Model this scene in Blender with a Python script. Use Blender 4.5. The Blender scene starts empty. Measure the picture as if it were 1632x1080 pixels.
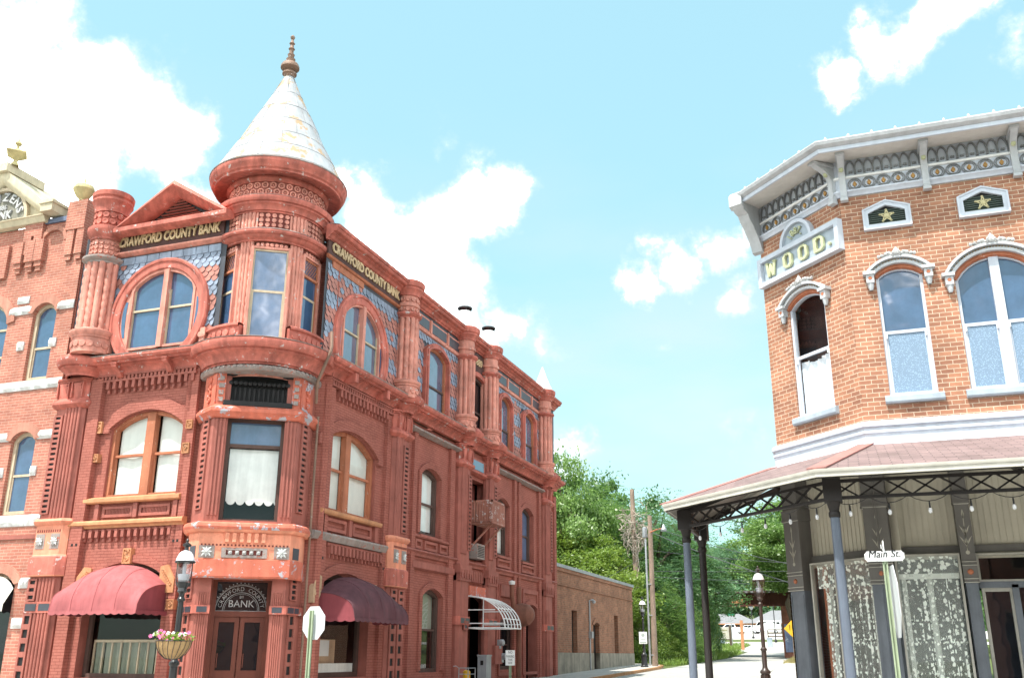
import bpy, bmesh, math, random
from mathutils import Vector, Matrix
R = math.radians
PI = math.pi
scene = bpy.context.scene
col = scene.collection
random.seed(7)

# ---------------------------------------------------------------- camera
YAW, PIT, ROL, FPX = .350, .320, .0045, 1517.0
cd = bpy.data.cameras.new("camera")
cam = bpy.data.objects.new("camera", cd)
col.objects.link(cam)
cam.location = (0, 0, 1.6)
_f = Vector((-math.sin(YAW), math.cos(YAW), 0)); _r = Vector((math.cos(YAW), math.sin(YAW), 0)); _u = Vector((0, 0, 1))
_fw = _f * math.cos(PIT) + _u * math.sin(PIT)
_up = -_f * math.sin(PIT) + _u * math.cos(PIT)
_r2 = _r * math.cos(ROL) + _up * math.sin(ROL)
_u2 = -_r * math.sin(ROL) + _up * math.cos(ROL)
cam.rotation_euler = Matrix((_r2, _u2, -_fw)).transposed().to_euler()
cd.sensor_fit = 'HORIZONTAL'
cd.sensor_width = 36
cd.lens = 36 * FPX / 1632
cd.clip_end = 4000
scene.camera = cam

# ---------------------------------------------------------------- light and sky
SUN_EL, SUN_AZ = 64, 24          # degrees; azimuth measured from -Y towards -X
scene.view_settings.view_transform = 'Standard'
scene.view_settings.look = 'None'
scene.view_settings.gamma = 1
scene.view_settings.exposure = 1.2
sd = bpy.data.lights.new("sun", 'SUN')
sd.energy = 3.6
sd.angle = R(.5)
sd.color = (1, .95, .87)
sun = bpy.data.objects.new("sun", sd)
col.objects.link(sun)
_s = Vector((-math.sin(R(SUN_AZ)) * math.cos(R(SUN_EL)), -math.cos(R(SUN_AZ)) * math.cos(R(SUN_EL)), math.sin(R(SUN_EL))))
sun.rotation_euler = _s.to_track_quat('Z', 'Y').to_euler()
sun.location = (0, 0, 60)

def pixel_dir(x, y):
    a, b = (x - 816) / FPX, (y - 540) / FPX
    return (_r2 * a - _u2 * b + _fw).normalized()

world = bpy.data.worlds.new("World")
scene.world = world
world.use_nodes = True
nt = world.node_tree
for n in list(nt.nodes):
    nt.nodes.remove(n)
def N(t, ty, **kw):
    n = t.nodes.new(ty)
    for k, v in kw.items():
        setattr(n, k, v)
    return n
def L(t, a, b):
    t.links.new(a, b)
def mth(t, op, a, b=None, c=None, clamp=False):
    n = N(t, 'ShaderNodeMath', operation=op, use_clamp=clamp)
    for i, v in enumerate((a, b, c)):
        if v is None: continue
        if isinstance(v, (int, float)): n.inputs[i].default_value = v
        else: L(t, v, n.inputs[i])
    return n.outputs[0]
out = N(nt, 'ShaderNodeOutputWorld')
bg = N(nt, 'ShaderNodeBackground')
sky = N(nt, 'ShaderNodeTexSky', sky_type='NISHITA')
sky.sun_disc = False
sky.sun_elevation = R(SUN_EL)
sky.sun_rotation = R(180 + SUN_AZ)
sky.air_density = 1.0
sky.dust_density = 0.6
sky.ozone_density = 1.0
tc = N(nt, 'ShaderNodeTexCoord')
n1 = N(nt, 'ShaderNodeTexNoise')
n1.inputs['Scale'].default_value = 7.0
n1.inputs['Detail'].default_value = 8.0
n1.inputs['Roughness'].default_value = .62
L(nt, tc.outputs['Generated'], n1.inputs['Vector'])
n2 = N(nt, 'ShaderNodeTexNoise')
n2.inputs['Scale'].default_value = 22.0
n2.inputs['Detail'].default_value = 6.0
n2.inputs['Roughness'].default_value = .6
L(nt, tc.outputs['Generated'], n2.inputs['Vector'])
# cumulus banks: centre direction, angular radius, weight
CL = [(50, 170, 150, 1), (170, 175, 110, 1), (-60, 260, 200, 1), (250, 250, 90, 1), (300, 330, 90, 1), (25, 60, 70, .55),
      (600, 360, 90, 1), (690, 380, 90, 1), (770, 330, 70, .95), (640, 460, 130, 1), (800, 520, 60, .6), (560, 300, 45, .8), (700, 225, 34, .30), (625, 250, 26, .26),
      (1080, 415, 60, 1), (1010, 450, 50, .95), (1150, 385, 60, 1), (1190, 470, 55, .8), (1330, 110, 50, 1), (1400, 60, 65, 1), (1480, 30, 80, 1), (1410, 205, 22, .5), (1480, 130, 30, .5),
      (960, 560, 45, .33), (1060, 565, 34, .33), (910, 720, 60, .75), (1180, 720, 60, .5), (1640, 60, 60, .6), (870, 560, 50, .35)]
for i in range(16):                      # more banks outside the frame, for reflections
    a = i / 16 * 2 * PI + .3
    if abs(((a - YAW - PI / 2 + PI) % (2 * PI)) - PI) < 1.15: continue
    CL.append((a, R(12 + 30 * ((i * 7) % 5) / 4), 260 + 70 * (i % 3), 1.0))
acc = None
nrm = N(nt, 'ShaderNodeVectorMath', operation='NORMALIZE')
L(nt, tc.outputs['Generated'], nrm.inputs[0])
n4 = N(nt, 'ShaderNodeTexNoise'); n4.inputs['Scale'].default_value = 10.0; n4.inputs['Detail'].default_value = 7.0; n4.inputs['Roughness'].default_value = .6
L(nt, tc.outputs['Generated'], n4.inputs['Vector'])
w1 = N(nt, 'ShaderNodeVectorMath', operation='SUBTRACT'); L(nt, n4.outputs['Color'], w1.inputs[0]); w1.inputs[1].default_value = (.5, .5, .5)
w2 = N(nt, 'ShaderNodeVectorMath', operation='SCALE'); L(nt, w1.outputs[0], w2.inputs[0]); w2.inputs['Scale'].default_value = .13
w3 = N(nt, 'ShaderNodeVectorMath', operation='ADD'); L(nt, nrm.outputs[0], w3.inputs[0]); L(nt, w2.outputs[0], w3.inputs[1])
for c in CL:
    if c[0] < 8 and c[0] > 0 and c[1] < 2:
        dv = Vector((math.cos(c[0]) * math.cos(c[1]), math.sin(c[0]) * math.cos(c[1]), math.sin(c[1])))
    else:
        dv = pixel_dir(c[0], c[1])
    ds = N(nt, 'ShaderNodeVectorMath', operation='DISTANCE')
    L(nt, w3.outputs[0], ds.inputs[0])
    ds.inputs[1].default_value = dv
    m = N(nt, 'ShaderNodeMapRange')
    m.inputs['From Min'].default_value = 0
    m.inputs['From Max'].default_value = 1.45 * c[2] / FPX
    m.inputs['To Min'].default_value = c[3]
    m.inputs['To Max'].default_value = 0
    L(nt, ds.outputs['Value'], m.inputs['Value'])
    acc = m.outputs[0] if acc is None else mth(nt, 'MAXIMUM', acc, m.outputs[0])
v = mth(nt, 'ADD', acc, mth(nt, 'MULTIPLY', mth(nt, 'SUBTRACT', n1.outputs[0], .5), 1.7))
v = mth(nt, 'ADD', v, mth(nt, 'MULTIPLY', mth(nt, 'SUBTRACT', n2.outputs[0], .5), .55))
mr = N(nt, 'ShaderNodeMapRange', interpolation_type='SMOOTHSTEP')
mr.inputs['From Min'].default_value = .20
mr.inputs['From Max'].default_value = .72
L(nt, v, mr.inputs['Value'])
gate = N(nt, 'ShaderNodeMapRange')
gate.inputs['From Min'].default_value = .02
gate.inputs['From Max'].default_value = .35
L(nt, acc, gate.inputs['Value'])
mask = mth(nt, 'MULTIPLY', mr.outputs[0], gate.outputs[0])
# thin veil everywhere, stronger towards the horizon
sep = N(nt, 'ShaderNodeSeparateXYZ')
L(nt, nrm.outputs[0], sep.inputs[0])
hz = N(nt, 'ShaderNodeMapRange')
hz.inputs['From Min'].default_value = .0
hz.inputs['From Max'].default_value = .55
hz.inputs['To Min'].default_value = .55
hz.inputs['To Max'].default_value = .0
L(nt, sep.outputs[2], hz.inputs['Value'])
n3 = N(nt, 'ShaderNodeTexNoise')
n3.inputs['Scale'].default_value = 3.2
n3.inputs['Detail'].default_value = 7.0
mp = N(nt, 'ShaderNodeMapping')
mp.inputs['Scale'].default_value = (1, 1, 2.6)
L(nt, tc.outputs['Generated'], mp.inputs[0])
L(nt, mp.outputs[0], n3.inputs['Vector'])
veil = mth(nt, 'MULTIPLY', mth(nt, 'MULTIPLY', mth(nt, 'SUBTRACT', n3.outputs[0], .36, clamp=True), 3.0, clamp=True), hz.outputs[0])
tot = mask
tint = N(nt, 'ShaderNodeMix', data_type='RGBA', blend_type='MULTIPLY')
tint.inputs['Factor'].default_value = 1
L(nt, sky.outputs[0], tint.inputs['A'])
tint.inputs['B'].default_value = (1.25, 1.5, 0.95, 1)
lift = N(nt, 'ShaderNodeMix', data_type='RGBA', blend_type='MIX')
lift.inputs['Factor'].default_value = .5
L(nt, tint.outputs['Result'], lift.inputs['A'])
lift.inputs['B'].default_value = (4.6, 7.9, 9.6, 1)
mx = N(nt, 'ShaderNodeMix', data_type='RGBA', blend_type='MIX')
L(nt, tot, mx.inputs['Factor'])
vl = N(nt, 'ShaderNodeMix', data_type='RGBA', blend_type='MIX'); L(nt, mth(nt, 'MULTIPLY', veil, 1.7, clamp=True), vl.inputs['Factor']); L(nt, lift.outputs['Result'], vl.inputs['A']); vl.inputs['B'].default_value = (5.9, 6.15, 6.3, 1)
L(nt, vl.outputs['Result'], mx.inputs['A'])
ccol = N(nt, 'ShaderNodeMix', data_type='RGBA'); ccol.inputs['A'].default_value = (8.0, 8.3, 8.5, 1); ccol.inputs['B'].default_value = (52, 51, 50, 1)
cm = N(nt, 'ShaderNodeMapRange'); cm.inputs['From Min'].default_value = .3; cm.inputs['From Max'].default_value = .62; L(nt, n2.outputs[0], cm.inputs['Value']); L(nt, mth(nt, 'MULTIPLY', mth(nt, 'ADD', cm.outputs[0], .35), mth(nt, 'POWER', mask, 3.0), clamp=True), ccol.inputs['Factor'])
L(nt, ccol.outputs['Result'], mx.inputs['B'])
L(nt, mx.outputs['Result'], bg.inputs[0])
bg.inputs[1].default_value = .07
L(nt, bg.outputs[0], out.inputs[0])

# ---------------------------------------------------------------- materials
def mat(name, base, rough=.7, spec=.3, metal=0, ior=None, wear=None, grime=.25, bump=.0, bscale=30, uv=False, stain=None):
    """paint or stone: base colour, wear=(amount, colour, scale), grime = share of soft tonal change"""
    m = bpy.data.materials.new(name); m.use_nodes = True
    t = m.node_tree; b = t.nodes['Principled BSDF']
    b.inputs['Roughness'].default_value = rough
    b.inputs['Specular IOR Level'].default_value = spec
    b.inputs['Metallic'].default_value = metal
    if ior: b.inputs['IOR'].default_value = ior
    tcn = N(t, 'ShaderNodeTexCoord')
    vec = tcn.outputs['UV' if uv else 'Object']
    colr = None
    if grime:
        n = N(t, 'ShaderNodeTexNoise'); n.inputs['Scale'].default_value = 1.7; n.inputs['Detail'].default_value = 8; n.inputs['Roughness'].default_value = .65
        L(t, vec, n.inputs['Vector'])
        r = N(t, 'ShaderNodeMapRange'); r.inputs['From Min'].default_value = .3; r.inputs['From Max'].default_value = .7
        r.inputs['To Min'].default_value = 1 - grime; r.inputs['To Max'].default_value = 1 + grime * .6
        L(t, n.outputs[0], r.inputs['Value'])
        # rain streaks
        mpp = N(t, 'ShaderNodeMapping'); mpp.inputs['Scale'].default_value = (7, 7, .55); L(t, vec, mpp.inputs[0])
        ns = N(t, 'ShaderNodeTexNoise'); ns.inputs['Scale'].default_value = 1.0; ns.inputs['Detail'].default_value = 6; ns.inputs['Roughness'].default_value = .6; L(t, mpp.outputs[0], ns.inputs['Vector'])
        rs = N(t, 'ShaderNodeMapRange'); rs.inputs['From Min'].default_value = .38; rs.inputs['From Max'].default_value = .66; rs.inputs['To Min'].default_value = 1 + grime * .3; rs.inputs['To Max'].default_value = 1 - grime * .6 * (rough > .1); L(t, ns.outputs[0], rs.inputs['Value'])
        x = N(t, 'ShaderNodeVectorMath', operation='SCALE'); x.inputs[0].default_value = base[:3]; L(t, mth(t, 'MULTIPLY', r.outputs[0], rs.outputs[0]), x.inputs['Scale'])
        colr = x.outputs[0]
    if wear:
        n = N(t, 'ShaderNodeTexNoise'); n.inputs['Scale'].default_value = wear[2]; n.inputs['Detail'].default_value = 9; n.inputs['Roughness'].default_value = .7
        L(t, vec, n.inputs['Vector'])
        r = N(t, 'ShaderNodeMapRange'); r.inputs['From Min'].default_value = .72 - wear[0] * .3; r.inputs['From Max'].default_value = .745 - wear[0] * .3
        L(t, n.outputs[0], r.inputs['Value'])
        x = N(t, 'ShaderNodeMix', data_type='RGBA')
        L(t, r.outputs[0], x.inputs['Factor'])
        if colr: L(t, colr, x.inputs['A'])
        else: x.inputs['A'].default_value = (*base, 1)
        x.inputs['B'].default_value = (*wear[1], 1)
        colr = x.outputs['Result']
    if colr: L(t, colr, b.inputs['Base Color'])
    else: b.inputs['Base Color'].default_value = (*base, 1)
    if bump:
        n = N(t, 'ShaderNodeTexNoise'); n.inputs['Scale'].default_value = bscale; n.inputs['Detail'].default_value = 5
        L(t, vec, n.inputs['Vector'])
        bp = N(t, 'ShaderNodeBump'); bp.inputs['Strength'].default_value = bump; bp.inputs['Distance'].default_value = .02
        L(t, n.outputs[0], bp.inputs['Height']); L(t, bp.outputs[0], b.inputs['Normal'])
    return m

def brick(name, c1, c2, mortar, w=.215, h=.075, ms=.008, bump=.5, rough=.85, patch=None, vary=.35, msmooth=.1, sq=1):
    m = bpy.data.materials.new(name); m.use_nodes = True
    t = m.node_tree; b = t.nodes['Principled BSDF']
    b.inputs['Roughness'].default_value = rough
    b.inputs['Specular IOR Level'].default_value = .25
    tcn = N(t, 'ShaderNodeTexCoord')
    # slightly uneven courses
    nz = N(t, 'ShaderNodeTexNoise'); nz.inputs['Scale'].default_value = 9; nz.inputs['Detail'].default_value = 2
    L(t, tcn.outputs['UV'], nz.inputs['Vector'])
    sb = N(t, 'ShaderNodeVectorMath', operation='SUBTRACT'); L(t, nz.outputs['Color'], sb.inputs[0]); sb.inputs[1].default_value = (.5, .5, .5)
    sc = N(t, 'ShaderNodeVectorMath', operation='SCALE'); L(t, sb.outputs[0], sc.inputs[0]); sc.inputs['Scale'].default_value = .014
    ad = N(t, 'ShaderNodeVectorMath', operation='ADD'); L(t, tcn.outputs['UV'], ad.inputs[0]); L(t, sc.outputs[0], ad.inputs[1])
    br = N(t, 'ShaderNodeTexBrick'); br.offset = .5; br.squash = sq
    br.inputs['Scale'].default_value = 1; br.inputs['Mortar Size'].default_value = ms; br.inputs['Mortar Smooth'].default_value = msmooth
    br.inputs['Brick Width'].default_value = w; br.inputs['Row Height'].default_value = h; br.inputs['Bias'].default_value = 0
    br.inputs['Color1'].default_value = (*c1, 1); br.inputs['Color2'].default_value = (*c2, 1); br.inputs['Mortar'].default_value = (*mortar, 1)
    L(t, ad.outputs[0], br.inputs['Vector'])
    n = N(t, 'ShaderNodeTexNoise'); n.inputs['Scale'].default_value = 1.1; n.inputs['Detail'].default_value = 9; n.inputs['Roughness'].default_value = .7
    L(t, tcn.outputs['UV'], n.inputs['Vector'])
    r = N(t, 'ShaderNodeMapRange'); r.inputs['From Min'].default_value = .3; r.inputs['From Max'].default_value = .7
    r.inputs['To Min'].default_value = 1 - vary; r.inputs['To Max'].default_value = 1 + vary
    L(t, n.outputs[0], r.inputs['Value'])
    x = N(t, 'ShaderNodeVectorMath', operation='SCALE'); L(t, br.outputs[0], x.inputs[0]); L(t, r.outputs[0], x.inputs['Scale'])
    colr = x.outputs[0]
    if patch:
        n = N(t, 'ShaderNodeTexNoise'); n.inputs['Scale'].default_value = patch[2]; n.inputs['Detail'].default_value = 9; n.inputs['Roughness'].default_value = .75
        L(t, tcn.outputs['UV'], n.inputs['Vector'])
        r = N(t, 'ShaderNodeMapRange'); r.inputs['From Min'].default_value = .70 - patch[0] * .3; r.inputs['From Max'].default_value = .75 - patch[0] * .3
        L(t, n.outputs[0], r.inputs['Value'])
        y = N(t, 'ShaderNodeMix', data_type='RGBA'); L(t, r.outputs[0], y.inputs['Factor']); L(t, colr, y.inputs['A']); y.inputs['B'].default_value = (*patch[1], 1)
        colr = y.outputs['Result']
    L(t, colr, b.inputs['Base Color'])
    bp = N(t, 'ShaderNodeBump'); bp.inputs['Strength'].default_value = bump; bp.inputs['Distance'].default_value = .012; bp.invert = True
    L(t, br.outputs['Fac'], bp.inputs['Height']); L(t, bp.outputs[0], b.inputs['Normal'])
    return m

def glassy(name, base, ior=1.9, rough=.03, wav=.06):
    m = mat(name, base, rough=rough, spec=.5, ior=ior, grime=.3)
    t = m.node_tree; b = t.nodes['Principled BSDF']
    n = N(t, 'ShaderNodeTexNoise'); n.inputs['Scale'].default_value = 1.3; n.inputs['Detail'].default_value = 2
    tcn = N(t, 'ShaderNodeTexCoord'); L(t, tcn.outputs['Object'], n.inputs['Vector'])
    bp = N(t, 'ShaderNodeBump'); bp.inputs['Strength'].default_value = wav; bp.inputs['Distance'].default_value = .1
    L(t, n.outputs[0], bp.inputs['Height']); L(t, bp.outputs[0], b.inputs['Normal'])
    return m

def clearglass(name, tintc=(.93, .96, .96), ior=1.55):
    m = bpy.data.materials.new(name); m.use_nodes = True
    t = m.node_tree; t.nodes.remove(t.nodes['Principled BSDF'])
    o = t.nodes['Material Output']
    tr = N(t, 'ShaderNodeBsdfTransparent'); tr.inputs[0].default_value = (*tintc, 1)
    gl = N(t, 'ShaderNodeBsdfGlossy'); gl.inputs['Roughness'].default_value = .02
    lw = N(t, 'ShaderNodeLayerWeight'); lw.inputs['Blend'].default_value = .5
    f0 = ((ior - 1) / (ior + 1)) ** 2 * 1.8
    fv = mth(t, 'ADD', mth(t, 'MULTIPLY', mth(t, 'POWER', lw.outputs['Facing'], 4.0), 1 - f0), f0)
    mxx = N(t, 'ShaderNodeMixShader')
    L(t, fv, mxx.inputs[0]); L(t, tr.outputs[0], mxx.inputs[1]); L(t, gl.outputs[0], mxx.inputs[2]); L(t, mxx.outputs[0], o.inputs[0])
    return m

def lace(name, floral=14, dens=.5, colour=(.62, .64, .58), shift=0, folds=0.0):
    """lace: thin cloth with holes, folds come from the mesh"""
    m = bpy.data.materials.new(name); m.use_nodes = True
    t = m.node_tree; b = t.nodes['Principled BSDF']; o = t.nodes['Material Output']
    b.inputs['Base Color'].default_value = (*colour, 1); b.inputs['Roughness'].default_value = .9
    tcn = N(t, 'ShaderNodeTexCoord')
    v = N(t, 'ShaderNodeTexVoronoi', feature='F1'); v.inputs['Scale'].default_value = floral
    L(t, tcn.outputs['UV'], v.inputs['Vector'])
    n = N(t, 'ShaderNodeTexNoise'); n.inputs['Scale'].default_value = floral * 2.2; n.inputs['Detail'].default_value = 3
    L(t, tcn.outputs['UV'], n.inputs['Vector'])
    mp = N(t, 'ShaderNodeMapping'); mp.inputs['Scale'].default_value = (11, .25, 1); L(t, tcn.outputs['UV'], mp.inputs[0])
    nf = N(t, 'ShaderNodeTexNoise'); nf.inputs['Scale'].default_value = 1.0; nf.inputs['Detail'].default_value = 2; L(t, mp.outputs[0], nf.inputs['Vector'])
    s = mth(t, 'ADD', mth(t, 'ADD', v.outputs['Distance'], mth(t, 'MULTIPLY', n.outputs[0], .7)), mth(t, 'MULTIPLY', mth(t, 'SUBTRACT', nf.outputs[0], .5), folds))
    r = N(t, 'ShaderNodeMapRange'); r.inputs['From Min'].default_value = .62 + shift; r.inputs['From Max'].default_value = .72 + shift
    r.inputs['To Min'].default_value = .95; r.inputs['To Max'].default_value = dens * .45
    L(t, s, r.inputs['Value'])
    tr = N(t, 'ShaderNodeBsdfTransparent')
    mxx = N(t, 'ShaderNodeMixShader')
    L(t, r.outputs[0], mxx.inputs[0]); L(t, tr.outputs[0], mxx.inputs[1]); L(t, b.outputs[0], mxx.inputs[2]); L(t, mxx.outputs[0], o.inputs[0])
    return m

def leafmat(name, c1, c2, trans=.48):
    m = bpy.data.materials.new(name); m.use_nodes = True
    t = m.node_tree; t.nodes.remove(t.nodes['Principled BSDF']); o = t.nodes['Material Output']
    g = N(t, 'ShaderNodeNewGeometry'); oi = N(t, 'ShaderNodeObjectInfo')
    tcn = N(t, 'ShaderNodeTexCoord')
    n = N(t, 'ShaderNodeTexNoise'); n.inputs['Scale'].default_value = .55; n.inputs['Detail'].default_value = 3
    L(t, tcn.outputs['Object'], n.inputs['Vector'])
    f = mth(t, 'ADD', mth(t, 'MULTIPLY', g.outputs['Random Per Island'], .55), mth(t, 'MULTIPLY', mth(t, 'SUBTRACT', n.outputs[0], .3, clamp=True), 1.2), clamp=True)
    x = N(t, 'ShaderNodeMix', data_type='RGBA'); L(t, f, x.inputs['Factor'])
    x.inputs['A'].default_value = (*c1, 1); x.inputs['B'].default_value = (*c2, 1)
    d = N(t, 'ShaderNodeBsdfDiffuse'); tl = N(t, 'ShaderNodeBsdfTranslucent'); gl = N(t, 'ShaderNodeBsdfGlossy'); gl.inputs['Roughness'].default_value = .45
    gl.inputs[0].default_value = (.8, .85, .8, 1)
    L(t, x.outputs['Result'], d.inputs[0]); L(t, x.outputs['Result'], tl.inputs[0])
    m1 = N(t, 'ShaderNodeMixShader'); m1.inputs[0].default_value = trans; L(t, d.outputs[0], m1.inputs[1]); L(t, tl.outputs[0], m1.inputs[2])
    m2 = N(t, 'ShaderNodeMixShader'); m2.inputs[0].default_value = .05; L(t, m1.outputs[0], m2.inputs[1]); L(t, gl.outputs[0], m2.inputs[2])
    L(t, m2.outputs[0], o.inputs[0])
    return m

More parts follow.
